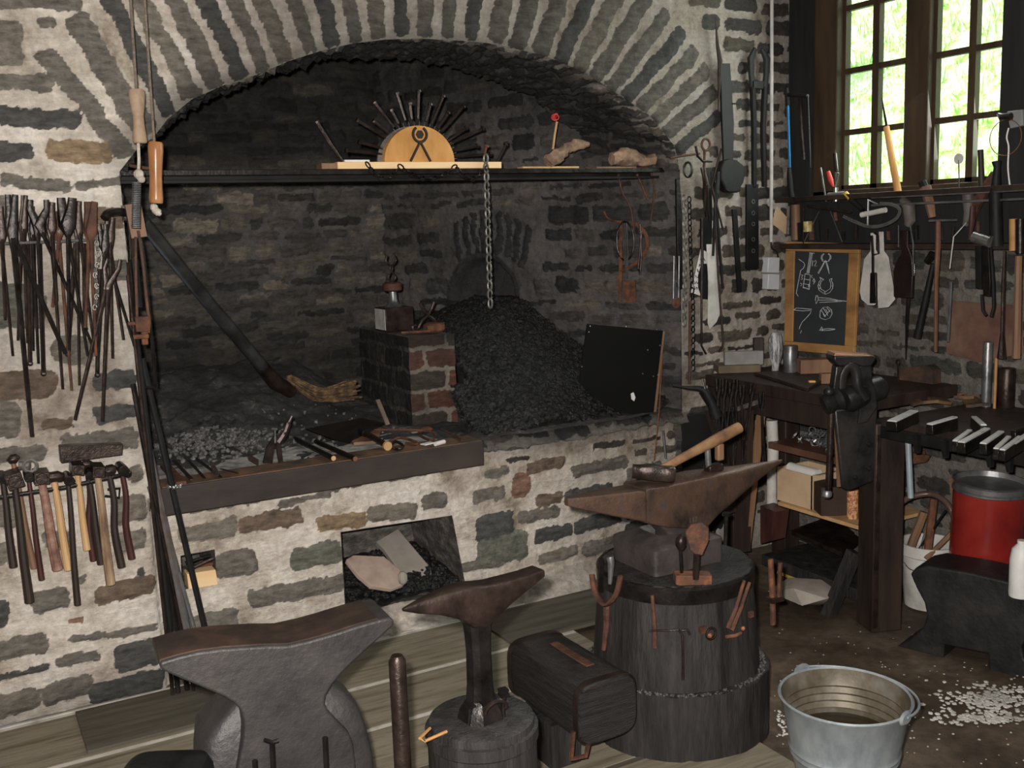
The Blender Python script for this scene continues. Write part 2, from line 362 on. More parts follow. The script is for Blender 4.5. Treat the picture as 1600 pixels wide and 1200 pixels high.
YW = 3.68                      # plane of the forge wall
YB = 4.08                      # back of its thickness
XW = 3.60                      # plane of the window wall
ZC = 3.0
G1, G2, DK, BR, OC, GN, RD = (.115,.102,.087), (.14,.122,.10), (.055,.053,.05), (.12,.085,.06), (.20,.14,.085), (.10,.10,.08), (.17,.095,.065)
front_px = [(190,268),(215,232),(240,214),(262,186),(300,155),(350,133),(400,117),(450,96),(500,80),(550,68),(600,62),(650,60),(700,62),(760,67),(800,75),(850,87),(910,111),(952,138),(1015,180),(1054,228),(1062,266)]
AF = [(lambda p: (p.x, p.z))(onY(x, y, YW)) for x, y in front_px]
XL, XR = .57, 2.93
AF[0] = (XL, AF[0][1]); AF[-1] = (XR, AF[-1][1])
back_px = [(450,101),(529,92),(590,90),(644,90),(690,100),(745,117),(774,130),(831,149),(860,175),(904,207),(931,237)]
AB = [(lambda p: (p.x, p.z))(onY(x, y, YB)) for x, y in back_px]
AB = [(XL, 1.83), (.70, 1.95), (.88, 2.07), (1.10, 2.18)] + AB
XSB = 2.72                     # right springing at the back of the arch
AB[-1] = (XSB, AB[-1][1])
LZ = .70                       # top of forge base
op_poly = [(XL, LZ)] + AF + [(XR, LZ)]
niche = [(1.27, .10), (1.27, .442), (1.75, .427), (1.80, .10)]
niche2p = [onY(285, 872, YW), onY(338, 862, YW), onY(342, 912, YW), onY(288, 925, YW)]
niche2 = [(p.x, p.z) for p in niche2p]
def inpoly(u, v, poly):
    r = np.zeros(np.shape(u), bool); n = len(poly)
    for i in range(n):
        (x0, y0), (x1, y1) = poly[i], poly[(i+1) % n]
        if y0 == y1: continue
        c = ((y0 > v) != (y1 > v)) & (u < (x1-x0)*(v-y0)/(y1-y0)+x0); r ^= c
    return r
def nearest(u, v, polys):
    best = None
    for poly in polys:
        for i in range(len(poly)):
            a = poly[i]; b = poly[(i+1) % len(poly)]; dx, dy = b[0]-a[0], b[1]-a[1]; L = dx*dx+dy*dy or 1e-9
            t = max(0, min(1, ((u-a[0])*dx+(v-a[1])*dy)/L)); q = (a[0]+t*dx, a[1]+t*dy); d = (q[0]-u)**2+(q[1]-v)**2
            if best is None or d < best[0]: best = (d, q)
    return best[1] if best[0] < .02**2 else None
ps = pstone
S = [ps(-40,-2,125,2,26,G1), ps(-60,62,38,68,60,G2), ps(58,38,84,34,14,G1,.9), ps(-60,125,82,132,24,G1), ps(-60,178,120,190,25,DK), ps(-40,236,52,238,28,DK), ps(74,234,176,240,27,OC),
     ps(5,282,110,290,17,G1), ps(118,290,186,282,12,G1), ps(150,335,198,345,30,BR), ps(165,425,205,420,30,G1), ps(-40,330,20,330,40,G2),
     ps(-50,475,70,480,64,GN), ps(80,545,150,550,40,G2), ps(150,600,207,592,26,DK), ps(-50,605,85,598,40,BR), ps(148,652,212,642,22,DK), ps(65,661,118,660,15,BR),
     ps(-50,655,34,655,52,G2), ps(97,693,214,685,30,G1), ps(-30,716,66,706,24,G1), ps(202,742,222,738,22,G2), ps(175,800,226,792,38,G2), ps(-30,800,30,800,40,G2),
     ps(70,845,108,842,26,G1), ps(182,850,228,842,30,G2), ps(-40,868,14,866,34,G2), ps(118,905,135,903,10,G1,.9), ps(150,935,243,910,28,BR), ps(216,895,229,894,12,DK,.9), ps(53,944,104,930,34,G1), ps(-30,966,16,960,38,DK), ps(105,972,130,968,8,RD),
     ps(110,1001,243,977,9,G1), ps(-30,1022,72,1004,32,G1), ps(92,1036,155,1022,16,G1), ps(180,1030,252,1012,42,DK), ps(-20,1062,76,1042,9,DK),
     ps(-20,1108,60,1088,34,G2), ps(66,1090,145,1066,30,G1), ps(142,1088,255,1058,34,DK),
     # forge base
     ps(285,840,372,824,26,G2), ps(378,826,472,806,26,BR), ps(342,888,404,878,36,G1), ps(462,877,538,862,34,GN), ps(395,942,540,912,26,G1), ps(300,988,372,968,34,G1), ps(258,965,300,955,40,GN),
     ps(500,822,575,812,22,OC), ps(580,808,655,798,24,G2), ps(664,790,702,782,24,G1), ps(440,790,520,772,9,G1), ps(520,762,600,745,14,G1), ps(610,745,700,728,20,G2),
     ps(762,745,800,738,14,G1), ps(806,762,832,760,36,RD), ps(745,782,795,770,18,G1), ps(748,830,808,818,38,DK), ps(752,868,830,850,44,GN), ps(815,812,880,800,18,G1), ps(842,842,900,828,20,DK), ps(905,828,975,808,22,DK),
     ps(890,780,960,765,18,DK), ps(845,785,885,778,16,BR), ps(850,878,905,862,18,G2), ps(915,862,965,850,20,G1), ps(900,740,985,722,18,G1), ps(830,735,890,722,18,BR), ps(985,800,1050,790,30,DK), ps(985,745,1040,735,24,G1),
     ps(300,800,410,782,7,G1), ps(700,895,790,880,14,G1), ps(560,835,575,834,4,G1)]
# voussoirs around the arch: (inner px, outer px) -> interpolated long narrow stones
vo = [((200,244),(70,84),34,G1), ((226,205),(118,28),40,G1), ((262,178),(165,-20),30,DK), ((300,150),(205,-30),32,G2), ((338,134),(252,-40),32,G1), ((376,120),(300,-40),30,DK), ((412,108),(348,-45),26,G1), ((446,92),(390,-50),30,G2),
      ((484,78),(440,-60),26,G1), ((520,70),(488,-60),28,DK), ((556,62),(530,-60),26,G1), ((592,58),(575,-60),28,G2), ((628,56),(620,-60),26,DK), ((664,56),(664,-60),28,G1), ((700,58),(706,-60),26,G1), ((736,60),(752,-60),26,DK),
      ((772,64),(800,-60),26,G2), ((806,72),(846,-55),26,G1), ((842,82),(892,-50),26,G1), ((874,96),(934,-40),24,DK), ((904,108),(974,-28),24,G2), ((930,122),(1010,-8),22,G1), ((954,138),(1040,22),22,G1), ((978,154),(1066,52),20,DK),
      ((1000,170),(1086,80),20,G1), ((1022,190),(1104,108),18,G2), ((1040,210),(1118,140),18,G1), ((1056,236),(1124,180),18,DK)]
for (a, b, th, c) in vo:
    st = ps(a[0], a[1], b[0], b[1], th*(.82 if a[0] < 740 else 1.05), c, .35); S.append(st)
arch_in = [(-1, 0)]
ring_poly = [(p.x, p.z) for p in [onY(*q, YW) for q in [(196,262),(60,90),(110,10),(150,-60),(1000,-60),(1060,30),(1135,130),(1120,200),(1066,262)]]]
def near_explicit(cu, cv, a, b):
    pu = np.array([cu-a*.8, cu, cu+a*.8, cu, cu]); pv = np.array([cv, cv, cv, cv-b*.7, cv+b*.7])
    if inpoly(pu, pv, ring_poly).any() or inpoly(pu, pv, op_poly).any() or inpoly(pu, pv, niche).any() or inpoly(pu, pv, niche2).any(): return True
    return any((sdf(pu, pv, s) < .012).any() for s in S)
base_S = list(S)
fill = fill_rows(-1.6, XL-.04, 0, ZC, .07, .12, .12, .34, 'mix', lambda u, v, a, b: near_explicit(u, v, a, b) or (u > -.28 and v < 2.75))
fill += fill_rows(XR+.06, 3.66, .15, ZC, .05, .10, .09, .26, 'side', near_explicit)
fill += fill_rows(2.0, 2.95, .12, LZ, .05, .08, .10, .25, 'side', near_explicit)
fill += fill_rows(.57, 2.95, 2.78, ZC, .06, .1, .12, .3, 'mix', near_explicit)
S += fill
def soot_falloff(u, v):  # arch soot, mixed with shading and flash falloff put into the colour
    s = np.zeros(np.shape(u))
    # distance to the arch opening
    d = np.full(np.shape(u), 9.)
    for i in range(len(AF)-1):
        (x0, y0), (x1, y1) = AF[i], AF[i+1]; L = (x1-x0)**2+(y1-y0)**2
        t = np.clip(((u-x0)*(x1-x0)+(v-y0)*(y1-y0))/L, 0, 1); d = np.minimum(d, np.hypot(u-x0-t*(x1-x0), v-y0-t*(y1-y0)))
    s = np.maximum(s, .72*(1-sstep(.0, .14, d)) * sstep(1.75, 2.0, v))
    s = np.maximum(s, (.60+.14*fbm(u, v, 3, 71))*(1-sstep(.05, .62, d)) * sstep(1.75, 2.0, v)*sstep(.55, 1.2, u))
    s = np.maximum(s, .62*sstep(.9, 2.5, u)*(v > 1.8)); s = np.maximum(s, .30*sstep(1.9, 2.6, u)); s = np.maximum(s, .46*sstep(XR-.1, XR+.3, u)*(1+.3*fbm(u, v, 3, 72)))  # darker to the right: flash falloff painted into arch and right pier
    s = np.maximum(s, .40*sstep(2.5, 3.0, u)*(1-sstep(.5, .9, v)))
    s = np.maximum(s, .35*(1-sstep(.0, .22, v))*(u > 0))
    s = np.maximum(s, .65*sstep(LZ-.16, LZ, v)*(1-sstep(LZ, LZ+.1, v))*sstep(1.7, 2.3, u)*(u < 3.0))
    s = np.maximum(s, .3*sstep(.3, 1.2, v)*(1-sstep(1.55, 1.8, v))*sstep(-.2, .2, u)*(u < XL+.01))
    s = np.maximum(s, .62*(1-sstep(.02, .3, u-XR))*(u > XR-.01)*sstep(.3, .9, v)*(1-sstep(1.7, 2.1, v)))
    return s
U_, V_ = grid(-1.6, 3.66, 0, ZC, .0085)
ex = np.zeros(U_.shape)
ex -= .03*sstep(XL-.01, XL+.01, U_)*(1-sstep(LZ-.02, LZ+.02, V_))*(U_ < XR+.3)
ex += .012*fbm(U_, V_, 1.5, 40) + .02*(1-sstep(.03, .15, V_))*sstep(.5, .6, U_)
keep = lambda u, v: ~(inpoly(u, v, op_poly) | inpoly(u, v, niche) | inpoly(u, v, niche2))
stone_surface('wall_front', U_, V_, S, lambda u, v: (u, np.full(np.shape(u), YW), v), (0, -1, 0), M_WALL, .013, soot_falloff, extra=ex, keep=keep, snap=lambda u, v: nearest(u, v, [op_poly, niche, niche2]))

# arch soffit and jambs (the thickness of the wall)
def resample(c, n):
    c = [V((p[0], 0, p[1])) for p in c]; L = [0]
    for i in range(1, len(c)): L.append(L[-1]+(c[i]-c[i-1]).length)
    out = []
    for k in range(n):
        t = L[-1]*k/(n-1); i = max(j for j in range(len(L)) if L[j] <= t+1e-9); i = min(i, len(c)-2)
        f = (t-L[i])/(L[i+1]-L[i]); out.append(c[i].lerp(c[i+1], f))
    return np.array([(p.x, p.z) for p in out])
nS, nT = 300, 52
cf = resample(AF, nS); cb = resample(AB, nS)
tt = np.linspace(0, 1, nT); ss = np.linspace(0, 1, nS)
Sg, Tg = np.meshgrid(ss, tt, indexing='ij')
xs = cf[:, 0][:, None]*(1-tt) + cb[:, 0][:, None]*tt; zs = cf[:, 1][:, None]*(1-tt) + cb[:, 1][:, None]*tt
tx = np.gradient(cf[:, 0]); tz = np.gradient(cf[:, 1]); L_ = np.hypot(tx, tz); nx, nz = (tz/L_)[:, None], (-tx/L_)[:, None]
ramp_in = np.minimum(1, tt/.06)[None, :]
us, ts = Sg*2.9, Tg*.42
st_s = []
for k in range(58):
    c0 = 2.9*(k+.5)/58
    t0 = 0
    while t0 < .42:
        l = random.uniform(.1, .3); st_s.append((c0+random.uniform(-.006, .006), t0+l/2, 2.9/58/2-.007, l/2-.006, random.uniform(-.1, .1), .4, rnd_tint('soot_shade'))); t0 += l
def pos_s(u, v): return xs, YW + tt[None, :]*(YB-YW) + 0*xs, zs
hh = (.030*fbm(us, ts, 9, 20) + .018*fbm(us, ts, 30, 30))*ramp_in
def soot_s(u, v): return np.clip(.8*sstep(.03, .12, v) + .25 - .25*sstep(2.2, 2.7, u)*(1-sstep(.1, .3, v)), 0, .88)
stone_surface('wall_arch_soffit', us, ts, st_s, pos_s, (nx, 0*nx, nz), M_SIDE, .02, soot_s, extra=hh*1.0-.004, rough_amp=.006)
# left jamb and back face of the arch wall, upper chimney
u, v = grid(0, YB-YW, LZ-.05, 1.84, .012)
stone_surface('wall_jamb', u, v, fill_rows(0, .4, .65, 1.84, .05, .1, .1, .25, 'side'), lambda u, v: (XL+0*u, YW+u, v), (1, 0, 0), M_SIDE, .01, lambda u, v: .3+.5*sstep(.05, .3, u))
# recess walls : back, splayed right, left
YK = 5.20; CK = onY(600, 400, YK); XK = CK.x
u, v = grid(.15, XK+.02, .5, 3.3, .0105)
sb = fill_rows(.1, XK+.1, .5, 3.3, .04, .078, .09, .30, 'back', tilt=.05, gap=.008)
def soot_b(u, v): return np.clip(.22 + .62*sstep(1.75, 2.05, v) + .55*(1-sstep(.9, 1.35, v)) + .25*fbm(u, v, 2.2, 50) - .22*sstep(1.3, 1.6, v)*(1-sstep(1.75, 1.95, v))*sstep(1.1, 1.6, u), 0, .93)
stone_surface('wall_recess_back', u, v, sb, lambda u, v: (u, YK+0*u, v), (0, -1, 0), M_SOOT, .022, soot_b, rough_amp=.009, edge=.016)
A_ = V((XR, YW+.005, 0)); B_ = V((XK, YK, 0)); SD = (B_-A_); SL = SD.length; SD.normalize(); SN = V((-SD.y, SD.x, 0));
if SN.y > 0: SN = -SN
if SN.dot(CP-A_) < 0: SN = -SN
def splay(px, py):
    p = onP(px, py, A_, SN); return ((p-A_).dot(SD), p.z)
u, v = grid(0, SL, .45, 3.3, .0105)
arch2 = []
for (x0, y0, x1, y1, w) in [(712,345,718,405,9),(726,338,733,400,9),(738,333,747,398,9),(752,330,757,396,8),(764,330,766,392,8),(780,330,779,396,9),(795,333,792,404,9),(810,340,803,412,10),(826,352,814,420,9)]:
    a = splay(x0, y0); b = splay(x1, y1); L = math.hypot(b[0]-a[0], b[1]-a[1]); k = pxm(V((2.4, 4.6, 1.3)))*1.15
    arch2.append(((a[0]+b[0])/2, (a[1]+b[1])/2, L/2, w*k/2, math.atan2(b[1]-a[1], b[0]-a[0]), .5, (.03,.029,.029)))
c2 = splay(755, 470); w2 = abs(splay(706, 470)[0]-splay(806, 470)[0])/2; h2 = splay(755, 404)[1]-c2[1]
def fa(u, v): return np.hypot((u-c2[0])/w2, np.maximum(v-c2[1], 0)/h2)
az = [min(s[0]-.04 for s in arch2), max(s[0]+.04 for s in arch2), splay(750, 420)[1], splay(750, 325)[1]]
def sk(cu, cv, a, b): return (az[0]-a*.5 < cu < az[1]+a*.5 and az[2] < cv < az[3]) or (abs(cu-c2[0]) < w2*1.25 and cv < az[2]+.03)
ss2 = fill_rows(0, SL+.1, .45, 3.3, .05, .11, .10, .26, 'soot_shade', sk, tilt=.04, gap=.014) + arch2
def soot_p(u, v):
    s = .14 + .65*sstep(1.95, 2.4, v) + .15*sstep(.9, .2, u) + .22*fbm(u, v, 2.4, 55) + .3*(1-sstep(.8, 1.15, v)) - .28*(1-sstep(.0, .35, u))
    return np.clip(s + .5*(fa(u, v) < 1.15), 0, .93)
u_e = -.11*(1-sstep(.9, 1.02, fa(u, v)))
stone_surface('wall_recess_right', u, v, ss2, lambda u, v: (A_.x+SD.x*u, A_.y+SD.y*u, v), tuple(SN), M_SOOT, .014, soot_p, extra=u_e, rough_amp=.007, edge=.013)
def slab(name, c, d, m): return struct(MB().box(c, d).build(name, m, smooth=0))
PLAST = mat('dark_plaster', [(.05,.045,.04), (.09,.08,.07)], 3, .9, 0, .2)
SOOTM = mat('soot_black', [(.006,.006,.006), (.012,.012,.012)], 8, .95, 0, .3)
pz_ = [(XR+.02, YW+.02), (XR-.526*.5+.03, YW+.5), (XR-.526*.52+.17, YW+.52), (XK+.16, YK+.04), (3.9, YK+.04), (3.9, YW+.02)]
struct(MB().prism([V((a, b, 0)) for a, b in pz_], (0, 0, 3.5)).build('wall_recess_outer', SOOTM, smooth=0))
slab('wall_recess_rear', (1.3, YK+.1, 1.7), (2.4, .1, 3.6), SOOTM)
slab('wall_recess_left', (.10, 4.65, 1.9), (.1, 1.2, 2.8), SOOTM)
slab('wall_chimney_front', (1.9, YB+.03, 2.98), (3.6, .06, 1.28), SOOTM)
slab('wall_chimney_side', (.33, YB+.03, 1.6), (.46, .06, 2.0), SOOTM)
slab('ceiling_flue', (1.9, 4.7, 3.5), (3.8, 1.3, .1), SOOTM)
slab('ceiling', (1.0, 1.2, ZC+.05), (5.6, 6.0, .1), PLAST)
slab('wall_left', (-1.65, 1.0, 1.5), (.1, 5.5, 3.1), PLAST)
slab('wall_rear', (1.0, -1.75, 1.5), (5.4, .1, 3.1), PLAST)
# forge base body behind the wall face (closes the niches)
nb = MB()
def nichebox(name, poly, depth, mt):
    p0 = [V((a, YW+.045, b)) for a, b in poly]; cx = sum(a for a, b in poly)/4; p1 = [V((cx+(a-cx)*.97, YW+depth, b)) for a, b in poly]
    m = MB(); m.add(p0+p1, [(0,1,5,4),(1,2,6,5),(2,3,7,6),(3,0,4,7),(4,5,6,7)])
    q0 = [V((a, YW+.024, b)) for a, b in poly]; m.add(q0+p0, [(0,1,5,4),(1,2,6,5),(2,3,7,6),(3,0,4,7)])
    return struct(m.build(name, mt, smooth=0))
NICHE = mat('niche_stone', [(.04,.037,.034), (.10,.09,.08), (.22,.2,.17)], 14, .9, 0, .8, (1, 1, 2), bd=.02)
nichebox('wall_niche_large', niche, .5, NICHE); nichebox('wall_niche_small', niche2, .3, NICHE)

# ------------------------------------------------------------------ window wall
WX = XW
def W(px, py, x=None): return onX(px, py, WX if x is None else x)
wy0 = W(1277, 200).y; wy1 = 2.20; wz0 = W(1400, 292).z
win_poly = [(wy1, wz0-.03), (wy0, wz0-.03), (wy0, 3.1), (wy1, 3.1)]
u, v = grid(-1.7, YW, 0, ZC, .014)
u, v = grid(1.2, YW+.02, 0, ZC, .0115)
sw = fill_rows(1.2, YW+.1, 0, 1.75, .05, .10, .10, .28, 'side', lambda a, b, c, d: random.random() < .35, gap=.014) + fill_rows(wy0-.02, YW+.1, 1.75, ZC, .05, .10, .10, .28, 'side', gap=.012)
def soot_w(u, v): return np.clip(.42 + .25*fbm(u, v, 2.0, 33) + .2*(v > 1.4), 0, .9)
stone_surface('wall_right', u, v, sw, lambda u, v: (WX+0*u, u, v), (-1, 0, 0), M_SIDE, .008, soot_w, keep=lambda a, b: ~inpoly(a, b, win_poly), snap=lambda a, b: None)
slab('wall_right_near', (WX+.1, -.25, 1.5), (.2, 2.9, 3.1), PLAST)
slab('wall_right_outer', (WX+.14, 2.0, (wz0-.06)/2), (.1, 3.6, wz0-.06), PLAST)
slab('wall_right_corner', (WX+.14, (wy0+YW)/2+.15, 1.6), (.1, YW-wy0+.3, 3.2), PLAST)
slab('wall_right_pier', (WX+.14, (wy1+1.2)/2, 1.6), (.1, wy1-1.2, 3.2), PLAST)
# frame members: built from the pane edges
def frame_bar(ya, yb, za, zb, x0, x1): return V(((x0+x1)/2, (ya+yb)/2, (za+zb)/2)), (x1-x0, abs(yb-ya), abs(zb-za))
fx = WX+.02
def yy(px, x=fx): return onX(px, 200, x).y
pz = [onX(1316, q, fx).z for q in (15, 113, 208)]; zb0 = onX(1316, 297, fx).z
dz = (pz[0]-pz[2])/2; zrows = [zb0] + [pz[2], pz[1], pz[0], pz[0]+dz, pz[0]+2*dz]
win = MB(); ztop = 3.0
win.box(*frame_bar(yy(1275), yy(1316), wz0-.05, ztop, WX-.02, WX+.07))
win.box(*frame_bar(yy(1419), yy(1456), wz0-.05, ztop, WX-.01, WX+.07))
win.box(*frame_bar(yy(1574), yy(1640), wz0-.05, ztop, WX-.02, WX+.07))
win.box(*frame_bar(yy(1275), yy(1640), wz0-.05, zb0, WX-.02, WX+.07))
wo = struct(win.build('window_1', WFRAME, smooth=0, bevel=.004))
for (a, b, mid) in ((1316, 1419, (1361, 1371)), (1456, 1574, (1510, 1521))):
    m = MB(); m.box(*frame_bar(yy(mid[0]), yy(mid[1]), zb0, ztop, fx, fx+.03))
    off = 0 if a == 1316 else 1
    for z in (zrows[1:] if not off else [onX(1456, q, fx).z for q in (190, 88)] + [onX(1456, 88, fx).z+dz, onX(1456, 88, fx).z+2*dz]):
        m.box(*frame_bar(yy(a), yy(b), z-.012, z+.012, fx+.002, fx+.028))
    m.box(*frame_bar(yy(a), yy(a)-.014, zb0, ztop, fx, fx+.03)); m.box(*frame_bar(yy(b)+.012, yy(b), zb0, ztop, fx, fx+.03)); m.box(*frame_bar(yy(a), yy(b), zb0, zb0+.02, fx, fx+.03))
    o = m.build('muntins', WFRAME, wo, smooth=0); 
GL = bpy.data.materials.new('window_glass'); t, b = nt(GL)
tr = t.nodes.new('ShaderNodeBsdfTransparent'); tr.inputs[0].default_value = (.93,.96,.94,1); gl = t.nodes.new('ShaderNodeBsdfGlossy'); gl.inputs['Roughness'].default_value = .05
mxs = t.nodes.new('ShaderNodeMixShader'); mxs.inputs[0].default_value = .05; t.links.new(tr.outputs[0], mxs.inputs[1]); t.links.new(gl.outputs[0], mxs.inputs[2])
t.links.new(mxs.outputs[0], [n for n in t.nodes if n.type == 'OUTPUT_MATERIAL'][0].inputs[0])
MB().box(((fx+.015), (yy(1316)+yy(1574))/2, (zb0+ztop)/2), (.004, yy(1316)-yy(1574), ztop-zb0)).build('glass', GL, wo, smooth=0)
# black board left of the window and right of it
struct(MB().box((WX-.03, (W(1243, 200).y+W(1277, 200).y)/2, 2.3), (.03, W(1243, 200).y-W(1277, 200).y, 1.5)).build('trim_1', DARKB, smooth=0))
struct(MB().box((WX-.035, (W(1574, 200).y+1.9)/2, 2.25), (.03, W(1574, 200).y-1.9, 1.35)).build('trim_2', DARKB, smooth=0))
# ------------------------------------------------------------------ outside: grassy bank
GR = bpy.data.materials.new('grass_bank'); t, b = nt(GR)
n = noise(t, 6, 10, .75, (1, 1, 1)); r = ramp(t, [(.38, (.16,.36,.06)), (.47, (.42,.66,.20)), (.56, (.80,.90,.62))]); t.links.new(n.outputs['Fac'], r.inputs[0]); t.links.new(r.outputs[0], b.inputs[0]); b.inputs['Roughness'].default_value = 1
b.inputs['Specular IOR Level'].default_value = 0
u, v = np.meshgrid(np.linspace(0, 9, 90), np.linspace(-3, 14, 140), indexing='ij')
hz = .6 + u*.92 + .12*fbm(u, v, 2, 8) + .05*fbm(u, v, 9, 15)
P = np.stack([5.0+u, v, hz], -1).reshape(-1, 3); idx = np.arange(P.shape[0]).reshape(u.shape)
F = np.stack([idx[:-1, :-1], idx[1:, :-1], idx[1:, 1:], idx[:-1, 1:]], -1).reshape(-1, 4)
me = bpy.data.meshes.new('grass_bank'); me.from_pydata(P.tolist(), [], F.tolist()); me.materials.append(GR)
o = bpy.data.objects.new('grass_bank', me); COL.objects.link(o); o['kind'] = 'structure'
bl = MB()
for i in range(6000):
    x = random.uniform(0, 3.5); y = random.uniform(2.4, 11); z = .6+x*.92; h = random.uniform(.08, .3); c = V((5+x, y, z)); q = V((random.uniform(-.08, .02), random.uniform(-.1, .1), h))
    w = V((0, .012, 0)); bl.add([c-w, c+w, c+q], [(0, 1, 2)])
tag(bl.build('grass', GR, smooth=0), 'tall sunlit grass on the bank outside the window', 'grass', kind='stuff')
rf = MB(); rf.box((5.6, 6.9, 4.55), (1.2, 2.2, .5), rotm(0, .3, 0)); 
tag(rf.build('shed_roof', mat('roof_grey', [(.10,.13,.13), (.2,.24,.24)], 5, .8), smooth=0), 'grey roof corner outside, seen through the top left window panes', 'roof')

# ------------------------------------------------------------------ floor
u, v = grid(-1.6, 3.7, -1.7, 3.75, .03)
me_h = .006*fbm(u, v, 3, 12)
DIRT = bpy.data.materials.new('earth_floor'); t, b = nt(DIRT)
n = noise(t, 1.6, 9, .62); n2 = noise(t, 24, 8, .7)
r = ramp(t, [(.32, (.022,.016,.011)), (.46, (.055,.038,.024)), (.58, (.10,.075,.05)), (.72, (.17,.14,.10))]); t.links.new(n.outputs['Fac'], r.inputs[0])
mm = t.nodes.new('ShaderNodeMix'); mm.data_type = 'RGBA'; mm.blend_type = 'MULTIPLY'; mm.inputs[0].default_value = .7; r2 = ramp(t, [(.35, (.5,.48,.45)), (.7, (1.5,1.4,1.3))])
t.links.new(n2.outputs['Fac'], r2.inputs[0]); t.links.new(r.outputs[0], mm.inputs[6]); t.links.new(r2.outputs[0], mm.inputs[7]); t.links.new(mm.outputs[2], b.inputs[0])
mr = t.nodes.new('ShaderNodeMapRange'); mr.inputs['From Min'].default_value = .35; mr.inputs['From Max'].default_value = .6; mr.inputs['To Min'].default_value = .45; mr.inputs['To Max'].default_value = .9; t.links.new(n.outputs['Fac'], mr.inputs[0]); t.links.new(mr.outputs[0], b.inputs['Roughness'])
bump(t, b, n2.outputs['Fac'], .6, .008)
P = np.stack([u, v, me_h-.008], -1).reshape(-1, 3); idx = np.arange(P.shape[0]).reshape(u.shape)
F = np.stack([idx[:-1, :-1], idx[1:, :-1], idx[1:, 1:], idx[:-1, 1:]], -1).reshape(-1, 4)
me = bpy.data.meshes.new('floor'); me.from_pydata(P.tolist(), [], F.tolist()); me.materials.append(DIRT); me.polygons.foreach_set('use_smooth', [True]*len(me.polygons))
o = bpy.data.objects.new('floor', me); COL.objects.link(o); struct(o)
# boards in front of the forge, running along the wall, with pale filler strips
BRD = mat('floor_board', [(.085,.072,.048), (.16,.135,.095), (.21,.18,.13), (.12,.10,.07)], 5, .75, 0, .35, (.5, 5, 1), bscale=14)
BRDD = mat('dark_floor_board', [(.045,.038,.028), (.07,.06,.045), (.10,.085,.065)], 5, .75, 0, .35, (.5, 5, 1), bscale=14)
STRIP = mat('pale_strip', [(.3,.28,.24), (.48,.45,.40), (.55,.52,.47)], 12, .8, 0, .2)
ls = [onZ(700, 978, 0).y, onZ(700, 1043, 0).y, onZ(640, 1128, 0).y]
print('strips', ls)
edges = [YW-.03] + ls + [ls[2]-(ls[1]-ls[2])*1.0]
for k in range(3): edges.append(edges[-1]-.3)
XE = 2.05
for k in range(len(edges)-1):
    y1, y0 = edges[k], edges[k+1]
    m = MB()
    m.box(((XE-1.6)/2, (y0+y1)/2, .004), (XE+1.6, y1-y0-.022, .016)); 
    struct(m.build('floor', BRD if k else STRIP, smooth=0, bevel=.003))
    m = MB(); m.box(((XE-1.6)/2+(.3 if k < 3 else 0), y0, .003), (XE+1.0 if k < 3 else XE+1.6, .022, .014)); struct(m.build('trim_3', STRIP if k < 3 else BRDD, smooth=0))
kx, kv_ = np.meshgrid(np.linspace(1.30, 2.80, 190), np.linspace(0, 1, 26), indexing='ij')
stone_surface('trim_4', kx, kv_*.2, [], lambda a, b: (a, YW+.026-.085*(kv_)-.0*a, .10*(1-kv_)**1.2+.004), (0, -.5, .86), M_WALL, .01, lambda a, b: .22+.3*fbm(a, b*3, 3, 91)+.2*sstep(2.0, 2.6, a), rough_amp=.008)
dk = [onZ(117, 1113, .014), onZ(330, 1062, .014), onZ(400, 1100, .014), onZ(130, 1180, .014)]
x0, x1 = dk[0].x, dk[1].x+.25; y0 = (onZ(128, 1180, .014).y); y1 = dk[0].y-.01
struct(MB().box(((x0+x1)/2, (y0+y1)/2, .016), (x1-x0, y1-y0, .012)).build('floor', BRDD, smooth=0, bevel=.002))
a_, b_ = onZ(778, 962, .012), onZ(935, 905, .012)
struct(MB().box(((a_.x+b_.x)/2+.15, (ls[0]+ls[1])/2, .014), (b_.x-a_.x+.5, ls[0]-ls[1]-.03, .012)).build('floor', BRDD, smooth=0, bevel=.002))
# ------------------------------------------------------------------ forge hearth
u, v = grid(.58, 2.92, YW-.02, 5.22, .014)
xr = 2.93-.526*(v-YW)                      # splayed wall line
hb = .735 + .012*fbm(u, v, 5, 21) + .010*np.abs(fbm(u, v, 22, 25))
hb += .22*sstep(4.2, 5.1, v)*(1-sstep(1.5, 1.9, u)) + .05*np.exp(-((u-.95)**2+(v-4.35)**2)/.05)*(1+.8*fbm(u, v, 30, 27))
hb += .03*fbm(u, v, 12, 29)*sstep(3.95, 4.2, v)
inside = lambda a, b: (a < 2.96-.526*(b-YW))
HEARTH = bpy.data.materials.new('hearth_ash'); t, b = nt(HEARTH)
n = noise(t, 4, 9, .65); n2 = noise(t, 55, 6, .7)
r = ramp(t, [(.35, (.012,.011,.011)), (.5, (.03,.028,.027)), (.62, (.06,.055,.052)), (.75, (.2,.19,.18))])
ma = t.nodes.new('ShaderNodeMath'); ma.operation = 'MULTIPLY_ADD'; t.links.new(n2.outputs['Fac'], ma.inputs[0]); ma.inputs[1].default_value = .5; t.links.new(n.outputs['Fac'], ma.inputs[2])
mb_ = t.nodes.new('ShaderNodeMath'); mb_.operation = 'SUBTRACT'; t.links.new(ma.outputs[0], mb_.inputs[0]); mb_.inputs[1].default_value = .25
t.links.new(mb_.outputs[0], r.inputs[0]); t.links.new(r.outputs[0], b.inputs[0]); b.inputs['Roughness'].default_value = .9; bump(t, b, n2.outputs['Fac'], .8, .01)
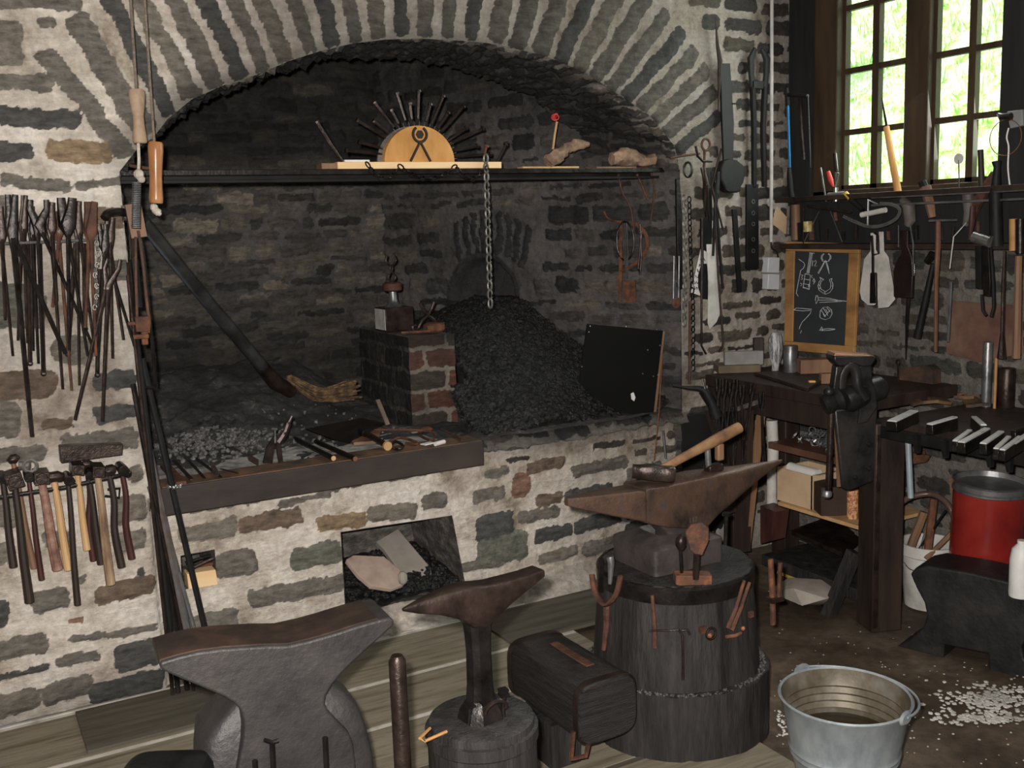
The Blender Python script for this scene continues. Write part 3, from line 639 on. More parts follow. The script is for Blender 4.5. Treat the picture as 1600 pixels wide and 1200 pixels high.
def hmesh(name, u, v, h, m, keep):
    P = np.stack([u, v, h], -1).reshape(-1, 3); idx = np.arange(P.shape[0]).reshape(u.shape)
    F = np.stack([idx[:-1, :-1], idx[1:, :-1], idx[1:, 1:], idx[:-1, 1:]], -1).reshape(-1, 4)
    uc = (u[:-1, :-1]+u[1:, 1:])/2; vc = (v[:-1, :-1]+v[1:, 1:])/2; F = F[keep(uc, vc).reshape(-1)]
    used = np.unique(F); rm = np.full(len(P), -1); rm[used] = np.arange(len(used)); 
    me = bpy.data.meshes.new(name); me.from_pydata(P[used].tolist(), [], rm[F].tolist()); me.materials.append(m)
    me.polygons.foreach_set('use_smooth', [True]*len(me.polygons)); o = bpy.data.objects.new(name, me); COL.objects.link(o); return o
tag(hmesh('hearth_bed', u, v, hb, HEARTH, inside), 'dark hearth bed of the forge covered with ash and cinders', 'hearth')
# ledge to the right of the beam, in front of the coal
ul, vl = grid(1.84, 2.95, YW-.035, YW+.30, .0085)
stone_surface('wall_ledge', ul, vl, fill_rows(1.84, 2.95, YW-.03, YW+.3, .06, .1, .10, .28, 'soot_shade'), lambda a, b: (a, b, LZ+.03-.045*(1-sstep(YW-.035, YW+.03, b))), (0, 0, 1), M_SIDE, .012, lambda a, b: .62+.25*fbm(a, b, 5, 77)+.2*sstep(YW, YW+.15, b), rough_amp=.012)
mb = MB()
for i in range(900):
    x = random.gauss(.93, .16); y = random.gauss(4.28, .16); r_ = random.uniform(.004, .014)
    if x < .62 or y < 3.9: continue
    mb.rock((x, y, .745+.05*math.exp(-((x-.95)**2+(y-4.35)**2)/.05)+r_*.2), r_)
for i in range(200):
    x = random.uniform(.65, 1.7); y = random.uniform(3.85, 5.0); mb.rock((x, y, .735+.2*max(0, min(1, (y-4.2)/.9))*(x < 1.6)), random.uniform(.004, .012))
CLINK = mat('clinker', [(.015,.014,.015), (.06,.0575,.0575), (.15,.14,.135), (.04,.035,.0325)], 30, .55, .1, .3)
tag(mb.build('clinker', CLINK, smooth=0), 'grey clinker and ash lumps heaped at the left of the hearth', 'clinker', kind='stuff')
WASH = mat('pale_ash', [(.12,.11,.105), (.3,.285,.27), (.42,.40,.38)], 14, .9, 0, .3)
u2, v2 = grid(.62, 1.72, 3.74, 4.0, .01)
tag(hmesh('ash_layer', u2, v2, .742+.006*fbm(u2, v2, 20, 5), WASH, lambda a, b: fbm(a, b, 7, 44) > -.12-.5*(b < 3.9)), 'thin pale ash lying along the front of the hearth behind the beam', 'ash', kind='stuff')
# coal heap against the splayed wall
ap = onP(775, 478, A_, SN); cx_, cy_ = ap.x, ap.y; print('APEX', ap)
u3, v3 = grid(1.75, 2.93, YW+.05, 5.05, .012)
d3 = np.hypot((u3-cx_), (v3-cy_)*.8)
def coal_h(a, b):
    d = np.hypot(a-cx_, (b-cy_)*.82)
    return np.minimum(ap.z + .03 - .40*np.maximum(d-.10, 0), .725 + np.maximum(b-(YW+.06), 0)*.75 + .03*np.sin(a*9)) - .35*np.maximum(.62-d, 0)*0
hc = coal_h(u3, v3) + .018*fbm(u3, v3, 9, 31) + .008*fbm(u3, v3, 60, 33)
COAL = bpy.data.materials.new('coal'); t, b = nt(COAL)
n = noise(t, 40, 4, .7); r = ramp(t, [(.3, (.004,.004,.004)), (.6, (.011,.011,.012)), (.8, (.03,.03,.033))]); t.links.new(n.outputs['Fac'], r.inputs[0]); t.links.new(r.outputs[0], b.inputs[0])
b.inputs['Roughness'].default_value = .3; n2 = noise(t, 120, 3, .7); bump(t, b, n2.outputs['Fac'], .9, .01)
kc = lambda a, b: (coal_h(a, b) > .70) & inside(a, b) & ~((a < 2.0) & (b < 4.75) & (b > 4.0)) & (b > YW+.09+.0*a) & (a > 1.9)
tag(hmesh('coal_heap', u3, v3, hc, COAL, kc), 'large heap of black coal against the right wall of the forge', 'coal', kind='stuff')
mb = MB(); k = 0
while k < 19000:
    x = random.uniform(1.92, 2.9); y = random.uniform(YW+.06, 5.0)
    if x > 2.94-.526*(y-YW) or (x < 2.02 and 4.02 < y < 4.75): k += 1; continue
    h = float(coal_h(np.array(x), np.array(y)))
    if h < .70:
        if random.random() > .12 or y > YW+.5: k += 1; continue
        h = .735
    mb.rock((x, y, h+.008), random.choice([.006, .008, .009, .011, .014, .019]) * random.uniform(.8, 1.2)); k += 1
tag(mb.build('coal_lumps', COAL, smooth=0), 'loose glossy lumps covering the coal heap', 'coal', kind='stuff')

# brick block
bx0, bx1 = 1.765, 1.985; by0, by1 = 4.10, 4.70; bz = onY(640, 527, by0).z
print('block', onY(640, 527, by0), onY(725, 527, by0-.05))
BT = thing('brick_block', 'sooty brick pier standing on the hearth beside the coal heap', 'brick pier', (1.87, 4.35, .72))
def brick_face(name, L, flip, mats_, kind):
    u, v = grid(0, L, .70, bz, .008); st = []; vv = .70; j = 0
    while vv < bz:
        h = .094; uo = -.1*(j % 2)-.02
        while uo < L:
            w_ = .2; st.append((uo+w_/2, vv+h/2, w_/2-.009, h/2-.009, random.uniform(-.03, .03), .35, rnd_tint(kind))); uo += w_
        vv += h; j += 1
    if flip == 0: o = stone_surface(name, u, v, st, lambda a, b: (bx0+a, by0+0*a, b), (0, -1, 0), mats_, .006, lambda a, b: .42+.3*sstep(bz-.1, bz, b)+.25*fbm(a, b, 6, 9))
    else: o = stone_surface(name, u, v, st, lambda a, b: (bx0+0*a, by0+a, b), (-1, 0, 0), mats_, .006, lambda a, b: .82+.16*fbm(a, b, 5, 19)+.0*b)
    del o['kind']
    for q in o.data.vertices: q.co -= V((1.87, 4.35, .72))
    o.parent = BT; return o
brick_face('brick_front', bx1-bx0, 0, M_BRICK, 'brick'); brick_face('brick_side', by1-by0, 1, M_BRICK, 'soot_shade')
MB().box(((bx0+bx1)/2+.01, (by0+by1)/2+.015, (bz+.7)/2-.004), (bx1-bx0, by1-by0, bz-.7)).build('core', mat('block_top', [(.04,.035,.03), (.10,.08,.07), (.15,.12,.10)], 12, .9, 0, .4), BT, smooth=0, bevel=.01)
# things on the block
def oB(px, py, y=4.4): return onY(px, py, y)
z0 = bz+.004
r0 = onZ(590, 512, z0); A1 = thing('anvil_stand', 'small iron block with narrow neck and round cap on the brick pier', 'iron stand', r0)
k = pxm(r0)
r0b = V((bx0+.075, by0+.33, z0)); 
A1.location = r0b; A1['_o'] = tuple(r0b)
k = pxm(r0b)
MB().box(r0b+V((0, 0, 18*k)), (46*k, 46*k, 36*k)).build('block_base', IRONB, A1, bevel=.002)
MB().box(r0b+V((-23*k-.001, 0, 18*k)), (.002, 40*k, 32*k)).build('paint_patch', WHITED, A1, smooth=0)
MB().lathe([(14*k, 36*k), (9*k, 42*k), (7*k, 48*k), (6*k, 62*k)], r0b, n=12).build('neck', STEELG, A1)
MB().lathe([(12*k, 60*k), (15*k, 62*k), (15*k, 72*k), (11*k, 74*k)], r0b, n=12).build('cap', RUSTD, A1)
m = MB()
for s in (-1, 1):
    m.tube(curve_pts([r0b+V((0, 0, 73*k)), r0b+V((s*6*k, 0, 82*k)), r0b+V((-s*2*k, 0, 96*k)), r0b+V((s*8*k, 0, 106*k)), r0b+V((s*6*k, 0, 116*k))]), 1.5*k, 6)
m.build('twisted_wire', IRONB, A1)
r1 = V((bx0+.17, by0+.16, z0)); k = pxm(r1)
X = thing('forged_scroll', 'small forged X shaped iron with scroll feet on the brick pier', 'forged iron', r1)
m = MB()
for s in (-1, 1):
    m.tube(curve_pts([r1+V((s*12*k, 0, 44*k)), r1+V((s*6*k, 0, 32*k)), r1+V((0, 0, 24*k)), r1+V((-s*10*k, 0, 16*k)), r1+V((-s*18*k, 0, 4*k)), r1+V((-s*25*k, 0, 2*k)), r1+V((-s*26*k, 0, 9*k)), r1+V((-s*20*k, 0, 9*k))]), 2.6*k, 6)
m.build('scroll_leg', IRONB, X)
r2 = V((bx1-.05, by0+.10, z0)); k = pxm(r2)
solo('red_stone', MB().lathe([(14*k, 0), (17*k, 3*k), (17*k, 11*k), (13*k, 14*k)], r2, n=9), RUST, 'flat rusty red lump on the brick pier corner', 'stone')
m = MB(); m.tube([V((bx0+.01, by0+.10, z0+.008)), V((bx0+.13, by0+.06, z0+.008)), V((bx0+.2, by0+.2, z0+.008))], .006, 6)
solo('rusty_rod', m, RUST, 'bent rusty rod lying on top of the brick pier', 'rod')
# straw bundle and leaning pipe
p0, p1 = onZ(450, 600, .80), onZ(548, 612, .76); p0 = V((1.25, 4.55, .80)); 
sb0, sb1 = onY(452, 590, 4.62), onY(548, 612, 4.35)
m = MB()
for i in range(46):
    j0 = V((random.uniform(-.02, .02), random.uniform(-.02, .02), random.uniform(-.015, .02))); j1 = j0*2.4
    mid = (sb0+sb1)/2 + V((0, 0, -.05)) + j0*1.5
    m.tube(curve_pts([sb0+j0*.5, mid, sb1+j1], 4), random.uniform(.003, .006), 5)
solo('straw_bundle', m, STRAW, 'scorched straw and bark bundle lying below the end of the leaning pipe', 'straw bundle')
pa, pb = onY(222, 345, 4.0), onY(455, 612, 4.55)
P_ = thing('leaning_pipe', 'long thick dark iron pipe leaning diagonally across the forge recess', 'pipe', pb)
mid = onY(330, 478, 4.27)
MB().tube(curve_pts([pa, mid, onY(420, 585, 4.48)], 6), [.026]*7+[.028]*6, 14).build('pipe', mat('pipe_dark', [(.015,.015,.015), (.04,.04,.04), (.07,.07,.068)], 9, .45, .4, .2), P_)
MB().tube([onY(405, 568, 4.45), onY(430, 597, 4.5), pb], [.03, .036, .03], 14).build('nozzle', IRONB, P_)
# old plank behind, leaning on block side
m = MB(); a, b = onY(590, 625, 4.06), onY(606, 664, 3.98); m.tube([a, b], .013, 4, flat=.5)
solo('wood_splinter', m, mat('split_wood', [(.08,.05,.035), (.16,.12,.09)], 12, .7, 0, .3), 'short split piece of wood leaning on the lower left of the brick pier', 'wood')
# front beam
bmx0, bmx1 = .60, 1.86; zt = .742; zb = .642
B = thing('hearth_beam', 'long dark squared beam along the front edge of the hearth', 'beam', (1.2, YW-.04, zb))
MB().box(((bmx0+bmx1)/2, YW-.0, (zt+zb)/2), (bmx1-bmx0, .14, zt-zb)).build('beam', BEAM, B, bevel=.004)
MB().box(((bmx0+bmx1)/2, YW+.002, zt+.0015), (bmx1-bmx0-.012, .13, .003)).build('top_plate', BEAMT, B, smooth=0)
zt += .003
def bt(px, py, z=None): return onZ(px, py, (zt if z is None else z))
# rods on the beam
for i, (a, b, c, ml) in enumerate([((461, 686), (521, 716), 'round dark bar lying across the beam, left of the pair, pale cut end', WOODL), ((494, 690), (555, 717), 'round dark bar lying across the beam, right of the pair, copper cut end', COPPER)]):
    p, q = bt(*a, zt+.012), bt(*b, zt+.012); 
    R_ = thing('iron_bar', c, 'iron bar', (p+q)/2-V((0, 0, .011)), 'bars on the beam')
    MB().tube([p, q], .0105, 10).build('bar', IRON, R_); d = (q-p).normalized()
    MB().tube([q, q+d*.002], .0095, 10).build('cut_end', ml, R_)
# fork stand
f0 = bt(432, 724); k = pxm(f0)
FS = thing('fork_stand', 'small forked iron stand with a curved prong standing at the back of the beam', 'fork', f0)
def fz(px, py): return onY(px, py, f0.y)
MB().prism([fz(411, 724), fz(426, 724), fz(430, 690), fz(436, 724), fz(443, 723), fz(438, 690), fz(434, 683), fz(428, 682), fz(417, 700)], (0, .012, 0)).build('foot', IRONB, FS, bevel=.001)
MB().tube(curve_pts([fz(436, 692), fz(446, 676), fz(451, 662), fz(457, 650)]), [5*k]*8+[4*k]*9+[2.2*k]*8, 6, flat=.6).build('prong', IRONB, FS)
MB().tube([fz(430, 692), fz(430, 670)], 1.6*k, 6).tube([fz(424, 670), fz(433, 671)], 2*k, 6).build('nail', STEELG, FS)
for i, (pts, lab) in enumerate([([(387,712),(389,720),(404,729),(404,718),(392,711)], 'thin upright iron plate standing on the beam left of the forked stand'), ([(328,722),(334,741),(342,746),(342,738),(333,722)], 'short upright iron plate standing near the left end of the beam')]):
    q = [bt(*pts[2])]; y = q[0].y
    m = MB().prism([onY(a, b, y+.0) for a, b in pts], (0, .01, 0)); lo = min(p.z for p in m.v)
    for p in m.v: p.z += zt-lo
    solo('iron_plate', m, IRONB, lab, 'iron plate')
for i, (a, b, w_, mt, lab) in enumerate([((258,730),(283,758),.05,RUSTD,'rusty flat iron offcut at the far left end of the beam'), ((272,722),(300,752),.018,IRONB,'narrow dark flat bar beside the rusty offcut on the beam'), ((295,722),(320,750),.014,IRON,'second dark flat bar from the left end of the beam'), ((306,718),(345,748),.016,IRON,'long dark flat bar with a bright end on the left of the beam'), ((345,735),(372,742),.01,IRONB,'thin iron strip lying on the left part of the beam'), ((690,672),(722,690),.012,RUSTD,'thin rusty bar lying at the right end of the beam')]):
    p, q = bt(*a), bt(*b); p.z = q.z = zt+.006; m = MB().tube([p, q], w_/2, 4, flat=.35, up=(0, 0, 1)); solo('flat_bar', m, mt, lab, 'iron bar', 'iron offcuts on the beam')
m = MB()
for i in range(70):
    p = bt(random.uniform(262, 285), random.uniform(742, 764)); m.rock(p+V((0, 0, .004)), random.uniform(.003, .007))
tag(m.build('shiny_chips', STEEL, smooth=0), 'tiny shiny metal chips at the left end of the beam', 'metal chips', kind='stuff')
# steel flag, hammer, tongs, white chalk
m = MB(); m.prism([V(p) for p in (bt(478,672,zt+.02), bt(520,688,zt+.008), bt(545,692,zt+.01), bt(600,663,zt+.035), bt(565,655,zt+.05))], (0, 0, .006)); solo('steel_sheet', m, IRON, 'thin curled black sheet lying on the hearth behind the two bars', 'sheet metal')
m = MB(); m.prism([V(p) for p in (bt(540,686,zt+.002), bt(553,696,zt+.002), bt(590,693,zt+.002), bt(596,672,zt+.01), bt(556,672,zt+.01))], (0, 0, .012)); solo('wood_offcut', m, WOODB, 'brown wood offcut lying under the short hammer on the beam', 'wood')
p, q = bt(566, 674, zt+.035), bt(604, 696, zt+.018)
H_ = thing('short_hammer', 'short pipe handled hammer lying on the right of the beam', 'hammer', (p+q)/2)
MB().tube([p, q], .013, 10).build('pipe_handle', IRONB, H_); MB().tube([q, q+(q-p).normalized()*.014], [.018, .018], 12).build('end_ring', WOODL, H_); MB().tube([p-(q-p).normalized()*.01, p+(q-p)*.15], .017, 8).build('head', IRON, H_)
def loop_rod(pts, r): return MB().tube(curve_pts(pts, 5), r, 6)
solo('bent_tongs', loop_rod([bt(585,672,zt+.03), bt(640,672,zt+.025), bt(672,674,zt+.02), bt(680,682,zt+.012), bt(672,688,zt+.01), bt(655,680,zt+.012)], .0055), RUSTD, 'long rusty rod with hooked end lying on the right of the beam', 'hooked rod')
solo('rusty_hook', loop_rod([bt(608,690,zt+.012), bt(625,684,zt+.014), bt(648,690,zt+.01), bt(650,694,zt+.008), bt(634,692,zt+.008)], .006), RUSTD, 'short rusty hook beside the hammer on the beam', 'hook')
solo('scrap_ring', loop_rod([bt(610,698,zt+.008), bt(618,690,zt+.01), bt(630,697,zt+.008), bt(622,702,zt+.008), bt(612,699,zt+.008)], .006), IRONB, 'small iron loop lying at the front of the beam below the rusty hook', 'iron loop')
m = MB().tube([bt(680, 694, zt+.01), bt(694, 690, zt+.01)], .009, 8); solo('chalk_stick', m, PAPER, 'white chalk stick with red tip at the right end of the beam', 'chalk')
m = MB().box(bt(668, 693, zt+.004), (.05, .03, .004), rotm(0, 0, .3)); solo('label_scrap', m, PAPER, 'white paper scrap beside the chalk stick', 'paper')
m = MB().rock(bt(665, 672, zt+.012), .03, (1.6, 1, .5)); solo('brick_shard', m, RUST, 'reddish brick shard at the foot of the brick pier', 'brick shard')
# blacksmith plate leaning in the coal
yP = 3.70
pl = [onY(a, b, yP) for a, b in [(918,506),(1036,517),(1020,657),(962,640),(930,622),(905,598)]]
PLT = thing('black_sheet', 'square black sheet with rivets leaning at the right edge of the coal', 'metal sheet', (pl[2]+pl[4])/2)
MB().prism(pl, (0, .006, 0)).build('sheet', mat('flat_black', [(.003,.003,.003), (.005,.005,.005)], 6, .85, 0, .03, spec=.15), PLT, smooth=0)
MB().prism([onY(1035,517,yP+.008), onY(1039,518,yP+.008), onY(1024,657,yP+.008), onY(1019,657,yP+.008)], (0, .012, 0)).build('wooden_edge', WOODB, PLT, smooth=0)
for a, b in [(922,510),(978,511),(1026,515),(1031,540),(920,519),(1012,547),(909,573),(1028,586),(1004,584),(1021,588)]:
    MB().ball(onY(a, b, yP-.001), .0035, 6).build('rivet', STEEL, PLT)
MB().prism([onY(a, b, yP-.003) for a, b in [(986,615),(990,613),(993,621),(991,627),(987,624)]], (0, .003, 0)).build('paint_chip', PAPER, PLT, smooth=0)

# ------------------------------------------------------------------ shelf bar across the arch and what is on it
yS = 3.80; zs0, zs1 = onY(400, 285, yS-.05).z, onY(400, 264, yS-.05).z
SB = thing('lintel_bar', 'long black iron shelf bar spanning the forge arch', 'iron bar', (1.75, yS, zs0))
MB().box((1.74, yS, zs1-.012), (2.32, .11, .02)).build('flange', IRON, SB, bevel=.002)
MB().box((1.74, yS+.01, (zs0+zs1)/2-.01), (2.32, .02, zs1-zs0-.02)).build('web', BLACK, SB, smooth=0)
MB().box((1.74, yS+.0, zs0+.006), (2.32, .06, .012)).build('lower_flange', BLACK, SB, bevel=.002)
def sh(px, py, y=yS-.03): return onY(px, py, y)
zt_ = zs1-.001
def shelfbox(name, px0, px1, h, dep, y, mt, lab, cat, bev=.002):
    a = sh(px0, 264, y); b = sh(px1, 264, y); m = MB().box(((a.x+b.x)/2, y+dep/2, zt_+h/2), (b.x-a.x, dep, h)); return solo(name, m, mt, lab, cat, bevel=bev)
shelfbox('pine_plank', 528, 784, .026, .07, yS-.05, WOODP, 'fresh pine plank carrying the nail sculpture on the shelf bar', 'plank')
shelfbox('wood_block_end', 503, 530, .022, .06, yS-.045, WOODB, 'short brown wood piece at the left end of the pine plank', 'wood')
shelfbox('wooden_lath', 817, 905, .008, .05, yS-.03, WOODL, 'thin pale slat on the shelf bar right of the plank', 'slat')
zpl = zt_+.026
y0_ = yS-.035
# half disc sculpture
cC = sh(657, 256, y0_); cC.z = zpl; k = pxm(cC); Rd = 60*k
SUN = thing('nail_sun', 'half disc wood sculpture with fan of big nails and a tongs emblem', 'sculpture', cC)
poly = [cC+V((Rd*math.cos(a), 0, Rd*.93*math.sin(a))) for a in np.linspace(0, PI, 33)]
DISC = MB().prism(poly, (0, .035, 0)).build('wood_disc', ORANGEW, SUN, smooth=30, bevel=.002)
MB().prism([p+V((-6*k, .036, 0)) for p in poly], (0, .01, 0)).build('back_plate', STEELG, SUN, smooth=30)
m = MB(); c = cC+V((0, -.003, 42*k)) + V((1*k, 0, 0))
m.ring(c, 11.5*k, 2.4*k, (0, 1, 0), 18, 5, a0=PI*.5+.55, a1=2.5*PI-.55)
ang = [math.radians(60*i+30) for i in range(6)]
em = m.build('emblem_jaws', WOODD, DISC)
MB().prism([c+V((7*k*math.sin(a), 0, 7*k*math.cos(a))) for a in ang], (0, .003, 0)).build('emblem_nut', WOODD, DISC, smooth=0)
for s in (-1, 1):
    a = c+V((0, 0, -11*k)); b = cC+V((s*17*k, -.003, 1*k)); MB().tube([a, b], 2.2*k, 5).build('emblem_rein', WOODD, DISC)
nails = [(558,188),(584,189),(585,160),(611,172),(620,146),(640,162),(654,142),(672,163),(692,150),(700,176),(724,166),(728,200),(754,201),(746,228),(766,241),(561,222),(541,235)]
for (hx, hy) in nails:
    h = sh(hx, hy, y0_+.03); c0 = cC+V((0, .03, 8*k)); d = (h-c0).normalized(); st = c0+d*(Rd*.98)
    st.z = max(st.z, zpl+.006)
    MB().tube([st, h], [1.9*k, 2.6*k], 6).tube([h-d*1.5*k, h+d*1.5*k], [4.3*k, 4.0*k], 8).build('large_nail', IRONB, SUN)
for i in range(22):
    a = PI*(i+.7)/22.4; c0 = cC+V((0, .018, 0)); e = V((math.cos(a), 0, .93*math.sin(a))); MB().tube([c0+e*Rd*.98, c0+e*Rd*1.13], .45*k, 4).build('pin', STEEL, SUN, smooth=0)
def nail_thing(pts, lab, r=2.4, y=None, mt=None, head=4.3):
    q = [sh(a, b, (y if y else yS-.02)) for a, b in pts]; kk = pxm(q[0]); dz_ = (zpl if pts[-1][0] > 535 and pts[-1][0] < 784 else zt_)+.002-min(p.z for p in q)
    q = [p+V((0, 0, dz_)) for p in q]
    T = thing('bent_nail', lab, 'nail', q[-1]); d = (q[0]-q[1]).normalized()
    MB().tube(q, [r*kk]*(len(q)-1)+[r*.6*kk], 6).build('shank', mt or IRONB, T); MB().tube([q[0]-d*1.5*kk, q[0]+d*1.5*kk], head*kk, 8).build('nail_head', mt or IRONB, T)
nail_thing([(495,192),(516,226),(536,254)], 'long forged nail leaning at the left of the plank', 3, yS-.03)
nail_thing([(790,226),(793,222),(776,253)], 'bent nail leaning near the right end of the plank', 2.2, yS-.02)
nail_thing([(760,226),(754,250)], 'small rusty nail standing at the right of the half disc', 2, yS-.03, RUST)
m = MB().box(sh(556, 251, yS-.03)*1.0, (.1, .03, .008)); 
for p in m.v: p.z += zpl+.004 - sh(556, 251, yS-.03).z
solo('matchbox', m, PAPER, 'small white and red packet lying on the left of the plank', 'packet')
# chain garland + long chain
def chain(pts, L, r, name, lab, sag=None, group=None, mt=None, wid=.5):
    pts = [V(p) for p in pts]; T = [0]
    for i in range(1, len(pts)): T.append(T[-1]+(pts[i]-pts[i-1]).length)
    n = max(2, int(T[-1]/(L*.74))); m = MB()
    for i in range(n+1):
        t = T[-1]*i/n; j = max(a for a in range(len(T)) if T[a] <= t+1e-9); j = min(j, len(pts)-2); f = (t-T[j])/(T[j+1]-T[j]); c = pts[j].lerp(pts[j+1], f)
        d = (pts[j+1]-pts[j]).normalized(); a = d.cross(V((0, 1, 0))); a = a.normalized() if a.length > .1 else V((1, 0, 0)); b_ = d.cross(a)
        s = (a if i % 2 else (b_*.8+a*.35)).normalized(); h = L/2-r; w_ = L*wid/2; lp = []
        for q in range(12):
            ang = 2*PI*q/12; lp.append(c + d*(math.sin(ang)*(h)) + s*(math.cos(ang)*w_*(1 if abs(math.sin(ang)) < .8 else 1)))
        lp = lp+[lp[0], lp[1]]; m.tube(lp, r, 5, cap=False)
    return solo(name, m, mt or CHAINM, lab, 'chain', group)
yc = yS-.062
g = []
for (a, b, sagp) in [((575,258),(625,260),281),((625,260),(712,260),280),((712,260),(758,262),279)]:
    for i in range(9):
        t = i/8; g.append(sh(a[0]+(b[0]-a[0])*t, a[1]+(b[1]-a[1])*t + (sagp-260)*4*t*(1-t), yc))
chain(g, .034, .0032, 'chain_garland', 'thin dark chain draped in loops along the front of the plank', mt=IRON)
chain([sh(759, 248, yc), sh(766, 474, yc)], .047, .0042, 'hanging_chain', 'long steel chain hanging from the shelf bar over the coal', wid=.42)
# driftwood etc
def drift(pts, rr, lab, y):
    m = MB(); q = curve_pts([sh(a, b, y) for a, b in pts], 4); kk = pxm(q[0]); n = len(q); R2 = []
    for i in range(n):
        f = i/(n-1)*(len(rr)-1); j = min(int(f), len(rr)-2); R2.append((rr[j]*(1-(f-j))+rr[j+1]*(f-j))*kk*random.uniform(.85, 1.15))
    m.tube(q, R2, 9)
    for p in m.v: p += V((random.uniform(-1, 1), random.uniform(-1, 1), random.uniform(-1, 1)))*.004
    lo = min(p.z for p in m.v)
    for p in m.v: p.z += zt_+.001-lo
    return solo('driftwood', m, DRIFT, lab, 'driftwood')
drift([(856,252),(868,242),(878,236),(886,228),(900,224),(920,222)], [9, 12, 9, 8, 9, 4], 'twisted driftwood branch on the shelf bar beside the ribboned stick', yS-.02)
drift([(956,243),(972,240),(990,242),(1010,246),(1030,240),(1044,240)], [8, 14, 13, 8, 12, 8], 'wide brown driftwood log at the right end of the shelf bar', yS-.01)
ST = sh(867, 232, yS+.0); 
T = thing('ribbon_stick', 'thin upright stick with a red wire bow on the shelf bar', 'stick', V((ST.x, ST.y, zt_)))
MB().tube([V((sh(864, 240, yS).x, yS+.02, zt_)), sh(866, 215, yS+.02), sh(870, 190, yS+.02)], .005, 6).build('stick', WOODL, T)
m = MB(); c = sh(868, 182, yS+.015); k = pxm(c)
for i in range(5):
    a = random.uniform(0, 6.3); m.ring(c+V((random.uniform(-3, 3)*k, random.uniform(-2, 2)*k, random.uniform(-3, 3)*k)), random.uniform(3, 5.5)*k, .7*k, (random.uniform(-.5, .5), 1, random.uniform(-.5, .5)), 10, 4, sx=1.2)
m.build('red_bow', REDC, T)
solo('packing_paper', MB().box((sh(955, 255, yS).x, yS+.0, zt_+.004), (.22, .08, .006), rotm(.05, .0, .05)), WOODB, 'thin brown board under the driftwood log', 'board')
# rusty hooks hanging below right end
for pts, lab, r_ in [([(1000,262),(1012,262),(1018,272),(1022,300),(1016,350)], 'long rusty wire hook hanging at the right end of the shelf bar', .0045), ([(966,272),(972,300),(984,322),(988,342),(990,360)], 'rusty wire hook hanging below the driftwood log', .0045), ([(995,272),(1003,290),(1012,312)], 'short rusty hook hanging between two long wire hooks', .0055)]:
    m = MB().tube(curve_pts([onY(a, b, 3.79) for a, b in pts], 5), r_, 6); solo('wire_hook', m, RUST if 'short' in lab else RUSTD, lab, 'hook', 'wire hooks on the shelf bar')
m = MB().tube([sh(199, 258, yS-.0)-V((0,0,0)), sh(222, 262, yS), sh(240, 264, yS), sh(244, 258, yS)], .006, 6)
for p in m.v: p.z = max(p.z, zt_+.002)
solo('rusty_strap', m, RUST, 'short rusty strap lying at the left end of the shelf bar', 'iron strap')

# ------------------------------------------------------------------ niches in the forge base
zN = .115
u4, v4 = grid(1.28, 1.79, YW-.02, YW+.49, .012)
tag(hmesh('coal_dust', u4, v4, zN+.02+.10*(v4-YW)+.02*fbm(u4, v4, 12, 61), COAL, lambda a, b: a > 0), 'coal dust covering the bottom of the large niche', 'coal', kind='stuff')
m = MB()
for i in range(700):
    x = random.uniform(1.3, 1.77); y = random.uniform(YW-.0, YW+.45); m.rock((x, y, zN+.03+.10*(y-YW)), random.uniform(.006, .02))
tag(m.build('coal_pieces', COAL, smooth=0), 'small coal pieces on the floor of the large niche', 'coal', kind='stuff')
def slabpx(name, pts, y0, y1, th, mt, lab, cat, bev=.003):
    n = len(pts); q = [onY(a, b, y0+(y1-y0)*f) for a, b, f in pts]; nrm = (q[1]-q[0]).cross(q[2]-q[0]).normalized()
    if nrm.y < 0: nrm = -nrm
    return solo(name, MB().prism(q, nrm*th), mt, lab, cat, bevel=bev)
slabpx('stone_slab', [(588,846,.9),(622,826,1),(672,886,.35),(676,902,.1),(640,915,.0),(600,858,.75)], YW+.10, YW+.36, .03, STONEP, 'pale rectangular stone slab leaning in the large niche', 'stone slab')
slabpx('flat_stone', [(541,874,.5),(552,867,.65),(600,869,.7),(625,890,.3),(632,912,.0),(612,920,.0),(580,915,.02),(560,898,.2)], YW+.02, YW+.20, .02, STONER, 'reddish flat oval stone lying in the large niche', 'flat stone')
solo('pebble', MB().ball(onY(629, 903, YW+.0), .026, 8, (.8, .8, 1.1)), STONEP, 'round grey pebble between the flat stone and the slab', 'pebble')
a = onY(308, 906, YW+.03); k = pxm(a)
m = MB().prism([onY(292,897,YW+.02), onY(337,890,YW+.02), onY(341,914,YW+.02), onY(295,921,YW+.02)], (0, .06, 0)); solo('pine_block', m, WOODP, 'pale pine block lying in the small niche', 'wood block', bevel=.002)
for i, (p, q, mt, lab) in enumerate([((292,892),(334,872),IRONB,'dark stick lying above the pine block, topmost in the small niche'), ((296,888),(336,880),RUST,'orange rusty stick in the small niche'), ((290,880),(330,868),IRON,'black stick behind the others in the small niche'), ((312,872),(322,890),RUSTD,'short rusty stick crossing the others in the small niche')]):
    y = YW+.05+.03*i; solo('stick', MB().tube([onY(*p, y), onY(*q, y)], .007, 6), mt, lab, 'stick', 'sticks in the small niche')
